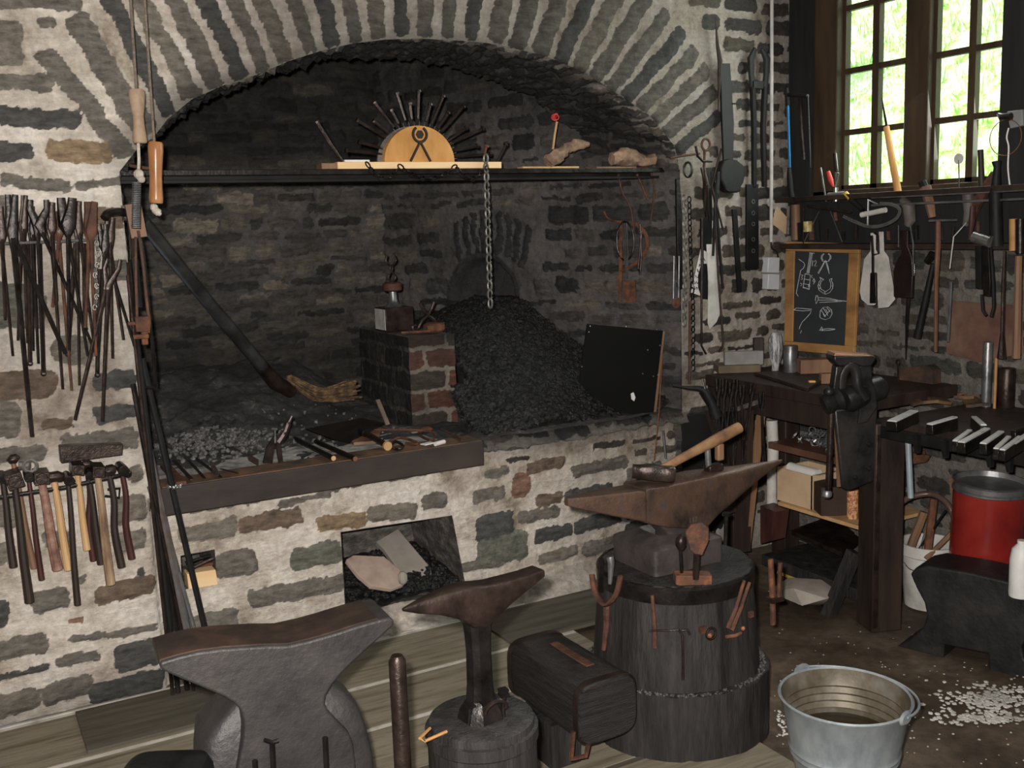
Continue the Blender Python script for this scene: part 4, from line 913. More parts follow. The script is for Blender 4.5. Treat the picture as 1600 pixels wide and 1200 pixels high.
# ------------------------------------------------------------------ hanging tools : generic makers
def px_tube(pts, y, rad, plane='Y', n=8, smooth=True, flat=1.0):
    f = (lambda a, b, o=0: onY(a, b, y+o)) if plane == 'Y' else (lambda a, b, o=0: onX(a, b, y+o))
    q = [f(*p) for p in pts]
    rr = rad if hasattr(rad, '__len__') else [rad]*len(q)
    kk = pxm(q[0]); rr = [r_*kk for r_ in rr]
    return q, rr
def tongs(lab, jaws, piv, ends, y, plane='Y', jw=9, rw=2.7, gap=0, mt=None, group=None, thick=.6, cat='tongs'):
    """two crossing halves: flat jaws above the pivot, round reins below"""
    mt = mt or IRONB
    f = (lambda a, b, o=0: onY(a, b, y+o)) if plane == 'Y' else (lambda a, b, o=0: onX(a, b, y+o))
    P = f(*piv); k = pxm(P); T = thing('tongs', lab, cat, P, group)
    jw *= 1.12
    for s, e in ((-1, ends[0]), (1, ends[1])):
        o = -.008*s
        jx = jaws[0] + s*(jw*.27+gap/2); J = f(jx, jaws[1], o); Jm = f(piv[0]*.35+jx*.65 + s*gap*.35, piv[1]*.35+jaws[1]*.65, o); Pp = f(piv[0]+s*1.5, piv[1], o)
        E = f(e[0], e[1], o); Em = f(piv[0]*.7+e[0]*.3 + s*.6, piv[1]*.7+e[1]*.3, o)
        m = MB(); m.tube([J, Jm, lerp(Jm, Pp, .55), Pp, lerp(Pp, Em, .3)], [jw*.26*k, jw*.31*k, jw*.42*k, jw*.50*k, rw*1.3*k], 8, flat=thick)
        m.tube([lerp(Pp, Em, .1), Em, E], [rw*1.25*k, rw*k, rw*.8*k], 8)
        m.build('tong_half', mt, T)
    d = V((0, -1, 0)) if plane == 'Y' else V((-1, 0, 0))
    MB().tube([P-d*.016, P+d*.018], 3.0*k, 8).build('rivet', IRON, T)
    return T
# --- rack 1 : tongs on the left pier
yT = 3.60
RK = thing('tong_rack', 'thin steel rod on the left pier on which the tongs hang', 'rack', onY(90, 378, yT))
MB().tube([onY(-60, 383, yT), onY(100, 377, yT), onY(172, 373, yT)], .005, 8).build('rod', STEELG, RK)
MB().tube([onY(168, 373, yT), onY(168, 373, YW)], .006, 8).build('bracket', IRON, RK)
MB().tube([onY(-40, 383, yT), onY(-40, 383, YW)], .006, 8).build('bracket', IRON, RK)
TG = [((-2,322),(2,368),((20,556),(8,500)),12,0,'leftmost, cut off by the photo edge',IRONB,.02,2.6),
      ((18,304),(18,362),((102,552),(50,682)),15,2,'tall tapered jaw, long rein reaching furthest down',IRON,-.02,4.0),
      ((38,305),(36,352),((28,532),(43,536)),9,0,'with narrow brown jaws right of the tall tapered pair',IRONB,.03,2.6),
      ((48,322),(50,360),((52,548),(60,568)),10,0,'short jawed, half hidden behind the open pair',IRON,.045,2.6),
      ((60,312),(60,352),((67,580),(150,552)),14,16,'with wide open curved jaws',IRON,.01,2.8),
      ((78,316),(80,356),((98,608),(89,470)),13,0,'with square block jaws, third left of the slotted pair',IRONB,.0,2.6),
      ((90,330),(92,362),((112,610),(82,480)),12,0,'with rusty low jaws just left of the slotted pair',RUSTD,.025,2.6),
      ((104,309),(105,352),((137,556),(108,548)),21,5,'with broad flat slotted jaws',IRON,-.01,2.8),
      ((121,314),(122,356),((124,602),(148,548)),11,0,'with slim straight jaws right of the slotted pair',IRONB,.02,2.5),
      ((142,315),(141,362),((133,512),(150,556)),17,1,'with orange rusty pivot',RUSTD,-.015,3.0),
      ((160,350),(163,384),((220,573),(152,582)),12,3,'with long rein slanting right under the iron bracket',IRON,.0,2.6),
      ((172,340),(171,372),((193,531),(176,560)),12,2,'nearest to the right edge of the left pier',IRONB,.015,2.8)]
for jaws, piv, ends, jw, gap, d_, mt, o, rw in TG:
    tongs('tongs on upper wall rack, ' + d_, jaws, piv, ends, yT-.02+o-.0, jw=jw, rw=rw, gap=gap, mt=mt, group='tongs on the left wall rack')
MB().prism([onY(131, 348, yT-.045), onY(152, 348, yT-.045), onY(148, 378, yT-.045), onY(136, 378, yT-.045)], (0, .004, 0))
tongs('iron tongs hanging with open reins in an inverted V below the chain', (178, 405), (168, 446), ((117, 656), (160, 658)), yT-.05, jw=9, rw=3.2, gap=14, group='tongs on the left wall rack')
for i, (a, b, c) in enumerate([((44,380),(47,566),'behind the open tongs'), ((62,380),(68,582),'just right of the open tongs'), ((118,380),(106,552),'slanting slightly left behind the slotted tongs'), ((156,420),(152,584),'beside the inverted V tongs'), ((131,380),(133,512),'hanging behind the orange pivot tongs')]):
    T = solo('iron_rod', MB().tube([onY(*a, yT+.03), onY(*b, yT+.03)], .007, 8).ball(onY(b[0], b[1]+2, yT+.03), .009, 6), IRONB, 'straight dark iron rod ' + c, 'rod', 'rods on the left wall rack')
chain([onY(150, 372, yT-.05), onY(154, 405, yT-.06), onY(148, 425, yT-.06), onY(152, 455, yT-.06), onY(148, 480, yT-.06)], .022, .0025, 'small_chain', 'short fine chain hanging over the tongs at the right of the rack')
T = thing('wall_bracket', 'curved iron bracket arm at the right edge of the left pier', 'bracket', onY(180, 335, 3.62))
MB().tube(curve_pts([onY(200, 333, 3.66), onY(185, 331, 3.6), onY(168, 334, 3.57), onY(163, 341, 3.56)], 5), [.014]*16, 8).build('arm', IRON, T)
MB().box(onY(198, 333, 3.67), (.03, .03, .05)).build('mount', IRON, T)
# --- rack 2 : hammers
yH = 3.57
RK = thing('hammer_rack', 'black round bar with ball end on the left pier, holding the hammers', 'rack', onY(100, 760, yH))
MB().tube([onY(-60, 786, yH), onY(100, 762, yH), onY(196, 741, yH)], .0075, 8).build('bar', IRON, RK)
MB().ball(onY(199, 740, yH), .014, 10).build('ball_end', IRON, RK)
for a in (-40, 188): MB().tube([onY(a, 784-(a+40)*.186, yH), onY(a, 784-(a+40)*.186, YW)], .007, 8).build('bracket', IRON, RK)
HM = [((4,748),(21,886),14,26,WOODD,6,'leftmost, black handle cut off at the photo edge',0),
      ((22,752),(46,941),24,30,WOODD,7,'black handle, the longest on the left half',-.015),
      ((20,720),(53,888),12,20,WOODB,5,'brown handle tucked behind the long black one',.03),
      ((44,745),(65,906),16,22,WOODR,4.5,'dark handle with a narrow tip',.0),
      ((64,748),(90,890),22,24,mat('worn_red_handle', [(.10,.05,.04), (.22,.11,.08), (.34,.22,.17)], 22, .6, 0, .3),8,'thick worn reddish handle',-.01),
      ((84,748),(107,890),24,22,WOODL,6.5,'long pale yellow handle',.0),
      ((106,750),(121,945),17,24,WOODD,5,'slim black handle, the longest in the middle',-.02),
      ((120,735),(136,859),18,20,WOODL,5.5,'short pale yellow handle',.0),
      ((135,728),(146,876),13,16,WOODR,5,'dark red handle behind the black wavy one',.03),
      ((138,742),(158,881),14,22,WOODD,6,'black handle directly left of the mottled one',.005),
      ((152,738),(173,913),18,22,WOODM,7,'mottled grey brown handle',-.012),
      ((170,738),(190,886),15,24,WOODD,6,'black wavy handle, second from the right',.0),
      ((190,735),(206,873),18,24,WOODR,5.5,'dark red wavy handle, rightmost',.0)]
for i, (h, e, hw, hh_, mt, r_, d_, o) in enumerate(HM):
    y = yH-.0+o; P = onY(h[0], h[1], y-.0); k = pxm(P); E = onY(e[0], e[1], y-.0)
    T = thing('hammer', 'hammer on the lower wall rack, ' + d_, 'hammer', E, 'hammers on the left wall rack')
    w = .02 if 'wavy' in d_ else .004
    q = curve_pts([P, lerp(P, E, .3)+V((w*.2, 0, 0)), lerp(P, E, .62)-V((w*.35, 0, 0)), E], 5); n = len(q)
    MB().tube(q, [k*r_*(.72+.33*(j/(n-1))) for j in range(n)], 9).build('handle', mt, T)
    m = MB(); c = P + V((0, 0, 4*k)); a = random.uniform(-.3, .3)
    if i % 3 == 0: m.tube([c+V((0, -.045, -.003)), c+V((0, -.02, 0)), c+V((0, .02, 0)), c+V((0, .05, .0))], [hw*.5*k, hw*.46*k, hw*.42*k, hw*.40*k], 8)
    elif i % 3 == 1: m.box(c+V((0, 0, 0)), (hw*k, .09, hh_*.8*k), rotm(0, a, 0)); m.tube([c+V((0, -.05, 0)), c+V((0, -.044, 0))], hw*.42*k, 8)
    else: m.tube([c+V((-hw*.5*k, -.01, 3*k)), c+V((-hw*.2*k, -.01, 0)), c+V((hw*.2*k, -.01, 0)), c+V((hw*.55*k, -.01, -3*k))], [hh_*.30*k, hh_*.40*k, hh_*.42*k, hh_*.34*k], 8)
    m.build('head', IRONB if i % 3 else IRON, T, bevel=.002)
m = MB(); c = onY(47, 728, yH-.02); m.ring(c, .019, .006, (0, 1, 0), 16, 6); m.tube([c+V((0, .01, 0)), c+V((-.03, .02, .002))], .015, 8)
solo('pipe_ring', m, CHAINM, 'small pipe end with bright ring lying over the hammers', 'ring')
m = MB().prism([onY(93,698,yH-.03), onY(192,694,yH-.03), onY(191,711,yH-.03), onY(95,724,yH-.03)], (0, .045, 0)); solo('flat_iron', m, IRONB, 'flat rusty brown iron bar lying across the hammer heads', 'iron bar', bevel=.002)
m = MB().tube([onY(168,765,YW-.03), onY(187,763,YW-.03), onY(186,778,YW-.03), onY(164,775,YW-.03)], .005, 6); solo('wire_clip', m, BLACK, 'thin wire clip on the wall behind the right hammers', 'wire')

# ------------------------------------------------------------------ ropes with wooden grips
def topz(px0, py0, px1, py1, y):
    a, b = onY(px0, py0, y), onY(px1, py1, y); d = (a-b)/(a.z-b.z); return b + d*(ZC-b.z)
y = 3.40
T = thing('bellows_rope', 'hanging rope with weathered spool grip ending in a steel spring', 'rope pull', onY(215, 355, y))
MB().tube([topz(204,0,213,138,y), onY(213,140,y)], .0045, 8).build('rope', ROPE, T)
k = pxm(onY(215, 200, y)); pr = [(11,140),(12,142),(12.5,152),(11,165),(8.5,180),(9,200),(10.5,212),(11,222),(9.5,224)]
a, b = onY(213,140,y), onY(219,224,y); d = (b-a); L = d.length
MB().lathe([(r_*k, (h-140)/84*L) for r_, h in pr], a, d, 16).build('wooden_grip', mat('weathered_grip', [(.16,.10,.06), (.32,.22,.15), (.42,.32,.23)], 12, .6, 0, .2), T)
MB().tube([onY(216,222,y), onY(217,250,y), onY(216,280,y)], .005, 6).ball(onY(217,272,y), .016, 8).ball(onY(221,280,y), .012, 8).build('knot', ROPEL, T)
m = MB(); q = []
s0, s1 = onY(214,284,y), onY(212,356,y)
for i in range(26*8+1):
    t = i/(26*8); a_ = 2*PI*i/8; q.append(lerp(s0, s1, t)+V((math.cos(a_)*.0125, math.sin(a_)*.0125, 0)))
m.tube(q, .0022, 5); m.build('spring', STEELG, T)
T = thing('cable_pull', 'hanging cable with smooth varnished grip and knotted end', 'rope pull', onY(246, 336, y))
MB().tube([topz(226,0,241,222,y), onY(241,224,y)], .0042, 8).build('cable', ROPE, T)
pr = [(10,222),(11.5,225),(11.8,235),(10.5,255),(9.5,275),(10,295),(11,310),(10.5,316),(9,318)]
a, b = onY(243,222,y), onY(244,318,y); d = b-a; L = d.length
MB().lathe([(r_*k, (h-222)/96*L) for r_, h in pr], a, d, 18).build('wooden_grip', VARN, T)
m = MB()
for c in ((241,324,6),(246,331,6),(243,329,5),(249,334,3.5)): m.ball(onY(c[0], c[1], y), c[2]*k, 8, jit=.15)
m.build('knot', ROPEL, T)
# ------------------------------------------------------------------ rods leaning in the corner of the left pier
RB = [((222,560),(322,990),4.6,BLACK,'thick black round bar, the frontmost, slanting furthest right'), ((214,620),(295,1000),6.5,mat('bluish_brown_bar', [(.10,.07,.055), (.2,.16,.14), (.22,.24,.27)], 10, .35, .6, .1),'thick bluish brown bar in the middle of the bundle'),
      ((226,700),(308,1000),3,STEELG,'thin bright steel rod'), ((232,760),(300,1000),2.4,STEELG,'second thin steel rod'), ((208,600),(280,1005),4,IRON,'dark flat bar left of the bluish one'), ((208,480),(270,1010),4,BLACK,'black bar at the left of the bundle'),
      ((200,430),(262,1010),3,IRONB,'slim brown rod leaning against the jamb edge'), ((218,660),(288,1005),2.5,IRONB,'thin brown rod half hidden in the bundle')]
for i, (a, b, r_, mt, lab) in enumerate(RB):
    p = onY(a[0], a[1], 3.63-.008*i); zf = .05; q = onY(b[0], b[1], 3.585-.006*i)
    d = (q-p).normalized(); t = (q.z-.02)/(-d.z); q2 = q+d*max(t, 0)
    kk = pxm(q); solo('leaning_bar', MB().tube([p, q2], r_*kk, 8), mt, lab + ', leaning at left jamb', 'iron bar', 'bars leaning at the left jamb')
# hanging things at the jamb
yj = 3.60
m = MB().tube(curve_pts([onY(213,350,yj), onY(224,400,yj), onY(230,470,yj), onY(236,520,yj), onY(243,600,yj)], 5), .006, 6).tube([onY(243,600,yj), onY(242,606,yj), onY(224,606,yj)], .006, 6)
solo('hooked_rod', m, IRON, 'long thin rod with square hook at the bottom, hanging at the left jamb', 'hooked rod')
T = thing('screw_clamp', 'rusty screw clamp hanging at the left jamb', 'clamp', onY(222, 530, yj-.03))
f = lambda a, b, o=-.03: onY(a, b, yj+o)
MB().tube(curve_pts([f(216,360), f(224,420), f(230,480), f(233,500), f(232,520)], 4), .006, 4).tube(curve_pts([f(212,370), f(212,430), f(214,500)], 4), .0055, 4).build('frame', RUSTD, T)
MB().box(f(222,506), (.045, .03, .05)).box(f(212,505), (.05, .016, .012)).box(f(225,520), (.02, .02, .08)).build('jaw', RUST, T, bevel=.003)
MB().tube([f(208,527,-.06), f(232,525,-.06)], .008, 8).build('screw_bar', RUST, T)
m = MB().tube([f(210,405,-.01), f(217,480,-.01)], .013, 8); solo('file_handle', m, BLACK, 'black tapered file hanging behind the rusty clamp', 'file')
m = MB().tube([f(206,330,.0), f(207,470,.0), f(214,560,.0), f(222,640,0)], .008, 6); solo('strap_iron', m, IRONB, 'long strap iron hanging along the edge of the left jamb', 'strap')
m = MB().tube([f(200,410,.02), f(205,500,.02), f(216,570,.02)], .006, 6); solo('thin_rod', m, IRONB, 'thin brown rod hanging left of the strap iron', 'rod')
m = MB().box(f(212,345,-.0), (.05, .02, .11), rotm(0, -.1, 0)); solo('split_wood', m, WOODB, 'split wooden block wedged at the left jamb below the spring', 'wood')

# ------------------------------------------------------------------ tools on the right pier (forge wall)
y = 3.645
f = lambda a, b, o=0: onY(a, b, y+o)
k = pxm(f(1140, 250)); 
def flat(name, poly, th, mt, lab, cat, o=0, group=None, bevel=.001, pl='Y', x=None):
    q = [f(a, b, o) for a, b in poly] if pl == 'Y' else [onX(a, b, x) for a, b in poly]
    return solo(name, MB().prism(q, (0, th, 0) if pl == 'Y' else (th, 0, 0)), mt, lab, cat, group, bevel=bevel)
solo('iron_spike', MB().tube([f(1118,32), f(1121,70), f(1125,95), f(1124,130), f(1122,172)], [.6*k, 3*k, 4.4*k, 3*k, .8*k], 6, flat=.6), IRONB, 'long double pointed iron spike hanging high on the pier right of the arch', 'spike')
T = thing('strap_spring', 'flat black strap tool ending in a round weight, on the right pier', 'strap tool', f(1146, 300))
MB().prism([f(1126,99), f(1141,99), f(1147,190), f(1146,252), f(1131,252), f(1128,170)], (0, .012, 0)).build('strap', BLACK, T, bevel=.002)
MB().prism([f(a, b, -.02) for a, b in [(1127,262),(1131,252),(1140,248),(1152,250),(1162,258),(1165,272),(1162,286),(1158,292),(1157,299),(1153,301),(1139,301),(1134,298),(1132,291),(1127,280)]], (0, .04, 0)).build('weight', BLACK, T, bevel=.006)
MB().tube([f(1144,162), f(1158,162)], .004, 6).build('pin', BLACK, T)
# big bolt cutter style tongs
T = thing('large_tongs', 'large black cutter tongs hanging head up beside the white conduit', 'cutters', f(1186, 300))
for s, J, E in ((-1, [(1180,76),(1173,92),(1174,118),(1176,136)], (1178,292)), (1, [(1190,76),(1198,92),(1197,118),(1195,136)], (1194,292))):
    m = MB(); q = [f(*p, -.005*s) for p in J]; m.tube(q, [4*k, 7*k, 5.5*k, 6*k], 8, flat=.6)
    xm = 1183 if s < 0 else 1190; m.tube([q[-1], f(xm-3*s if 0 else (1178 if s < 0 else 1192), 200, -.005*s), f(*E, -.005*s)], [5*k, 4.5*k, 4.2*k], 8); m.build('handle', BLACK, T)
MB().box(f(1186, 133), (28*k, .02, 12*k)).build('pivot_plate', BLACK, T, bevel=.003)
T = thing('drilled_bar', 'wide flat black bar with a row of holes, hanging below the cutters', 'drilled bar', f(1176, 422))
MB().prism([f(1167,288,.0), f(1185,288,.0), f(1186,418,.0), f(1183,422,.0), f(1169,422,.0), f(1167,419,.0)], (0, .012, 0)).build('bar', BLACK, T, bevel=.001)
for b in (315, 333, 350, 374, 392): MB().ring(f(1177, b, -.001), 3*k, .8*k, (0, 1, 0), 12, 4).build('hole_rim', STEELG, T)
solo('narrow_bar', MB().prism([f(1145,327), f(1152,327), f(1160,456), f(1154,458)], (0, .012, 0)), BLACK, 'narrow black flat bar hanging between the caliper and the drilled bar', 'flat bar', bevel=.001)
flat('steel_template', [(1104,382),(1121,381),(1124,430),(1125,490),(1120,503),(1109,515),(1106,505),(1107,440)], .003, WHITED, 'long pale sheet strip with slanted lower end on the right pier', 'template', -.03)
PP = flat('paper_note', [(1095,389),(1108,395),(1094,462),(1080,457)], .002, PAPER, 'white paper strip with handwriting behind the dark ladle', 'paper note', -.012, bevel=0)
m = MB()
for i in range(6):
    c0 = V((1098-2.3*i, 405+9*i, 0)); pts = []
    for j in range(7): pts.append(f(c0.x-4+1.3*j+1.2*math.sin(j*2.1+i), c0.y+3*math.sin(j*2.4+i*1.3), -.014))
    m.tube(pts, .6*k, 4)
o = m.build('handwriting', INK, None, smooth=0); 
o.parent = PP; o.matrix_parent_inverse = Matrix.Translation(PP.location).inverted()
m = MB().tube([f(1098,385,-.02), f(1098,420,-.02)], 1.6*k, 6); m.prism([f(a, b, -.022) for a, b in [(1098,412),(1104,412),(1106,440),(1106,468),(1099,467),(1093,450),(1093,430)]], (0, .01, 0)); solo('dark_ladle', m, BLACK, 'dark flat ladle hanging beside the paper strip', 'ladle')
m = MB(); m.tube([f(1097,340,-.035), f(1096,460,-.035), f(1096,540,-.035), f(1099,546,-.035), f(1103,553,-.035)], 1.7*k, 6); solo('hooked_rod', m, IRONB, 'thin caliper leg with bent foot, left one beside the pale strip', 'rod')  # left leg of the caliper
m = MB(); m.tube([f(1116,300,-.035), f(1122,430,-.035), f(1130,535,-.035), f(1129,541,-.035), f(1123,550,-.035)], 1.7*k, 6); solo('caliper_leg', m, IRONB, 'thin caliper leg with bent foot, right one beside the pale strip', 'rod')  # right leg of the caliper
flat('black_offset_bar', [(1101,262),(1112,262),(1113,330),(1112,400),(1096,402),(1096,342),(1104,340),(1100,310)], .012, BLACK, 'black stepped flat bar hanging above the pale strip', 'flat bar', -.0)
tongs('slim iron tongs hanging right of the stepped bar, reins down', (1117, 268), (1118, 300), ((1129, 450), (1114, 400)), y-.025, jw=10, rw=2.6, gap=4, mt=BLACK, group='tongs on the right pier')
tongs('ring handled smith pliers hanging just right of the arch springing', (1098, 262), (1104, 292), ((1100, 330), (1108, 345)), y-.04, jw=8, rw=2, mt=IRONB, group='tongs on the right pier')
m = MB().ring(f(1103, 226, -.03), 8*k, 2*k, (0, 1, 0), 16, 6, sz=1.1); m.tube([f(1101,234,-.03), f(1100,262,-.03)], 2*k, 6); solo('ring_hook', m, RUSTD, 'rusty ring topped hook high on the pier beside the arch', 'ring hook')
m = MB().tube([f(1127,232,-.04), f(1112,290,-.04), f(1130,360,-.04)], 1.6*k, 6); solo('long_pin', m, IRONB, 'thin bent pin hanging across the slim tongs', 'pin')
m = MB().tube([f(1047,247,-.02), f(1070,243,-.03), f(1093,240,-.04)], 1.8*k, 6); solo('wall_peg', m, RUSTD, 'rusty horizontal peg driven in beside the arch springing', 'peg')
m = MB().tube([f(1087,228,-.04), f(1090,244,-.04), f(1098,252,-.04), f(1112,252,-.04)], 2*k, 6); solo('wall_hook', m, IRON, 'dark hook carrying the ring topped tools', 'hook')
m = MB().ring(f(1075, 265, -.02), 6.5*k, 2*k, (.3, 1, 0), 16, 6, sz=1.7); solo('oval_link', m, IRON, 'dark oval link hanging at the end of the shelf bar', 'link')
chain([f(1069,310,-.03), f(1070,400,-.03), f(1069,505,-.03)], .036, .0035, 'wall_chain', 'steel chain hanging on the right jamb, the left one', wid=.45)
chain([f(1077,312,-.01), f(1079,400,-.01), f(1083,480,-.01), f(1083,575,-.01)], .034, .0032, 'wall_chain', 'darker steel chain hanging right beside the left one', wid=.45, mt=IRON)
flat('long_flat_bar', [(1057,280),(1062,278),(1066,330),(1067,450),(1062,455),(1059,400)], .012, IRON, 'long dark flat bar hanging at the right jamb left of the chains', 'flat bar', .0)
m = MB().tube([f(1078,470,-.045), f(1077,600,-.045)], 1.9*k, 6); solo('jamb_rod', m, RUSTD, 'long thin brown rod hanging down to the anvil shaped stake', 'rod')
T = thing('rusty_disc', 'rusty oval disc hanging on a steel loop at the right jamb', 'disc', f(1057, 488))
MB().tube([f(1053,400,-.02), f(1052,470,-.02)], 1.4*k, 6).tube([f(1061,400,-.02), f(1060,470,-.02)], 1.4*k, 6).build('loop', STEELG, T)
MB().lathe([(8*k, 0), (8.5*k, .004), (3*k, .006), (2.6*k, .010)], f(1056,473,-.02), (0, -1, 0), 14).build('disc', RUST, T)
# rusty coil hardware
T = thing('rusty_hoop_tool', 'rusty hoop and strap hardware hanging on the right wall of the forge', 'rusty hardware', onP(985, 470, A_+SN*.03, SN))
g = lambda a, b, o=.03: onP(a, b, A_+SN*o, SN)
kk = pxm(g(985, 400))
MB().tube([g(965,347), g(970,345), g(970,420), g(968,440), g(969,470)], [3*kk, 3*kk, 3.4*kk, 5*kk, 2*kk], 6, flat=.4).build('rusty_strap', RUST, T)
MB().ring(g(977, 377), 15*kk, 1.6*kk, SN, 24, 6, sz=2.0).build('black_ring', IRON, T)
MB().tube(curve_pts([g(994,350,.05), g(1008,365,.05), g(1011,385,.05), g(1002,402,.05), g(988,415,.05), g(972,425,.05)], 5), 3.4*kk, 6, flat=.5).build('curved_arm', RUST, T)
m = MB()
for i in range(3): m.tube([g(973+3*i,348,.05), g(975+3*i,400,.05), g(980,436,.05)], .9*kk, 5)
m.build('wires', STEELG, T)
MB().prism([g(974,440,.05), g(992,438,.05), g(993,472,.05), g(974,473,.05)], SN*-.01).build('plate', RUST, T)
MB().tube(curve_pts([g(944,331,.05), g(950,341,.05), g(962,346,.05), g(970,346,.05)], 4), 1.6*kk, 6).build('curled_end', RUST, T)
m = MB().tube([g(1000,350,.06), g(1002,400,.06), g(1000,430,.06), g(997,420,.06), g(1003,360,.06)], 1.6*kk, 6); solo('wire_loop', m, IRONB, 'narrow wire loop hanging beside the rusty hoop', 'wire loop')
# conduit, switches, cards
T = thing('conduit', 'white vertical cable conduit running down the right pier', 'conduit', onY(1205, 378, YW-.025))
yc_ = YW-.025; a = onY(1205, 378, yc_)
MB().tube([V((a.x-.003, yc_, ZC)), a], .0085, 10).build('pipe', WHITED, T)
MB().tube(curve_pts([a, onY(1206,388,yc_), onY(1213,393,yc_), onY(1216,402,yc_)], 4), .004, 6).build('cable', IRONB, T)
T = thing('switch_box', 'pair of grey light switch boxes at the end of the conduit', 'switch', onY(1210, 452, YW-.03))
for b0, b1 in ((402, 427), (428, 453)):
    MB().prism([onY(1201, b0, YW-.045), onY(1219, b0, YW-.045), onY(1218, b1, YW-.045), onY(1199.5, b1-1, YW-.045)], (0, .045, 0)).build('switch', GREYG, T, bevel=.004)
flat('beige_card', [(1214,322),(1233,343),(1228,366),(1207,350),(1209,335)], .002, CARD, 'beige paper card pinned on the pier behind the conduit', 'card', .03, bevel=0)
flat('photo_card', [(1192,332),(1201,333),(1202,363),(1191,362)], .002, mat('bluegrey_card', [(.10,.13,.14), (.2,.24,.25), (.06,.07,.07)], 14, .6), 'small blue grey card left of the conduit', 'card', .035, bevel=0)
flat('blue_card', [(1208,352),(1226,366),(1222,370),(1208,366)], .002, mat('bluegrey_card2', [(.10,.16,.18), (.15,.2,.22)], 14, .6), 'blue grey card under the beige card', 'card', .04, bevel=0)
m = MB().tube([onY(1036,673,3.56), onY(1040,716,3.56)], 1.8*k, 6); solo('steel_pin', m, STEELG, 'short bright steel pin standing against the forge base', 'pin')
m = MB().tube([onY(1035,560,3.6), onY(1030,640,3.58), onY(1022,720,3.56)], .8*k, 5); solo('copper_wire', m, COPPER, 'thin copper coloured wire hanging right of the black sheet', 'wire')
# ------------------------------------------------------------------ anvils
def ringx(x, y, zt, zb, hw, n=6, seg=16, off=V((0,0,0)), dx=V((1,0,0)), dy=V((0,1,0)), hb=None):
    out = []; zc, hh_ = (zt+zb)/2, (zt-zb)/2
    for i in range(seg):
        a = 2*PI*(i+.5)/seg; c, s = math.cos(a), math.sin(a); e = 2/n
        cx = math.copysign(abs(c)**e, c); sz = math.copysign(abs(s)**e, s)
        w = hw if hb is None else hw*(1+sz)/2 + hb*(1-sz)/2
        out.append(dx*x + dy*(y+cx*w) + V((0, 0, zc+sz*hh_)) + off)
    return out
def ringz(z, cx, cy, hx, hy, n=6, seg=16, dx=V((1,0,0)), dy=V((0,1,0)), off=V((0,0,0))):
    out = []
    for i in range(seg):
        a = 2*PI*(i+.5)/seg; c, s = math.cos(a), math.sin(a); e = 2/n
        out.append(dx*(cx+math.copysign(abs(c)**e, c)*hx) + dy*(cy+math.copysign(abs(s)**e, s)*hy) + V((0, 0, z)) + off)
    return out
def stump(name, lab, c, prof, mt, top_mt, wob=.012, n=40, cat='stump', cuts=0):
    T = thing(name, lab, cat, V(c)); vs = MB(); R = [1+random.uniform(-wob, wob)*2 for _ in range(n)]; rings = []
    for r_, z in prof: rings.append([V(c)+V((math.cos(2*PI*k/n)*r_*R[k], math.sin(2*PI*k/n)*r_*R[k], z)) for k in range(n)])
    vs.loft(rings); vs.build('log', mt, T, smooth=30); return T
# ---- main anvil and its stump
SC = V((1.935, 2.475, 0)); r_lo, r_hi0, r_hi1, z_lo, z_hi = .285, .262, .238, .215, .535
MS = thing('anvil_stump', 'large blackened wooden stump in two tiers carrying the main anvil', 'stump', SC)
def staves(r0, r1, z0, z1, n, name, seedw=.006, facets=14):
    N = 84; rings = []
    g = [random.uniform(-seedw, seedw) for _ in range(facets)]
    for j in range(9):
        f = j/8; rr = []
        for k in range(N):
            a = 2*PI*k/N; fi = k*facets/N; i0 = int(fi) % facets; fr = fi-int(fi)
            w = g[i0] - (.006 if fr < .09 else 0); w += random.uniform(-.0012, .0012)
            r_ = r0*(1-f)+r1*f; rr.append(SC+V((math.cos(a)*(r_+w), math.sin(a)*(r_+w), z0+(z1-z0)*f + (random.uniform(-.004, .004) if j == 8 else 0))))
        rings.append(rr)
    return MB().loft(rings).build(name, STUMP, MS, smooth=50, bevel=0)
staves(r_lo, r_lo, 0, z_lo, 0, 'lower_tier', .007, 12); staves(r_hi0, r_hi1, z_lo-.01, z_hi, 0, 'upper_tier', .004, 16)
MB().lathe([(r_hi1+.008, z_hi-.05), (r_hi1+.009, z_hi-.006), (r_hi1+.003, z_hi), (r_hi1-.006, z_hi), (r_hi1-.008, z_hi-.05)], SC, n=72, cap=False).build('iron_band', IRON, MS)
# soot/scale debris on the step
m = MB()
for i in range(520):
    a = random.uniform(0, 2*PI); r_ = random.uniform(r_hi0, r_lo-.003); m.rock(SC+V((math.cos(a)*r_, math.sin(a)*r_, z_lo+.002)), random.uniform(.002, .006))
tag(m.build('forge_scale', mat('scale_flakes', [(.03,.028,.028), (.07,.065,.063), (.12,.11,.105)], 60, .6, .2, 0), smooth=0), 'grey forge scale collected on the step of the large stump', 'scale', kind='stuff')
YF = 2.425; 
def A(px, py, y=YF): return onY(px, py, y)
za = A(1009, 765).z; print('anvil top z', za, A(887, 785), A(1221, 720))
AN = thing('anvil', 'main rusty brown anvil with long pointed horns on the large black stump', 'anvil', V((SC.x, SC.y, z_hi)))
m = MB(); yc0 = YF+.06
st = [(887,779,791,.010,8),(918,776,798,.024,12),(960,771,807,.040,14),(1005,766,815,.053,16),(1007,764,817,.060,18),(1011,763,818,.062,18),(1040,759,824,.062,18),(1080,750,826,.062,16),(1104,745,822,.062,14),(1120,741,806,.058,9),(1140,737,792,.050,5),(1165,731,772,.040,3),(1190,725,750,.026,2.4),(1210,721,734,.013,2),(1222,718,723,.004,2)]
rings = []
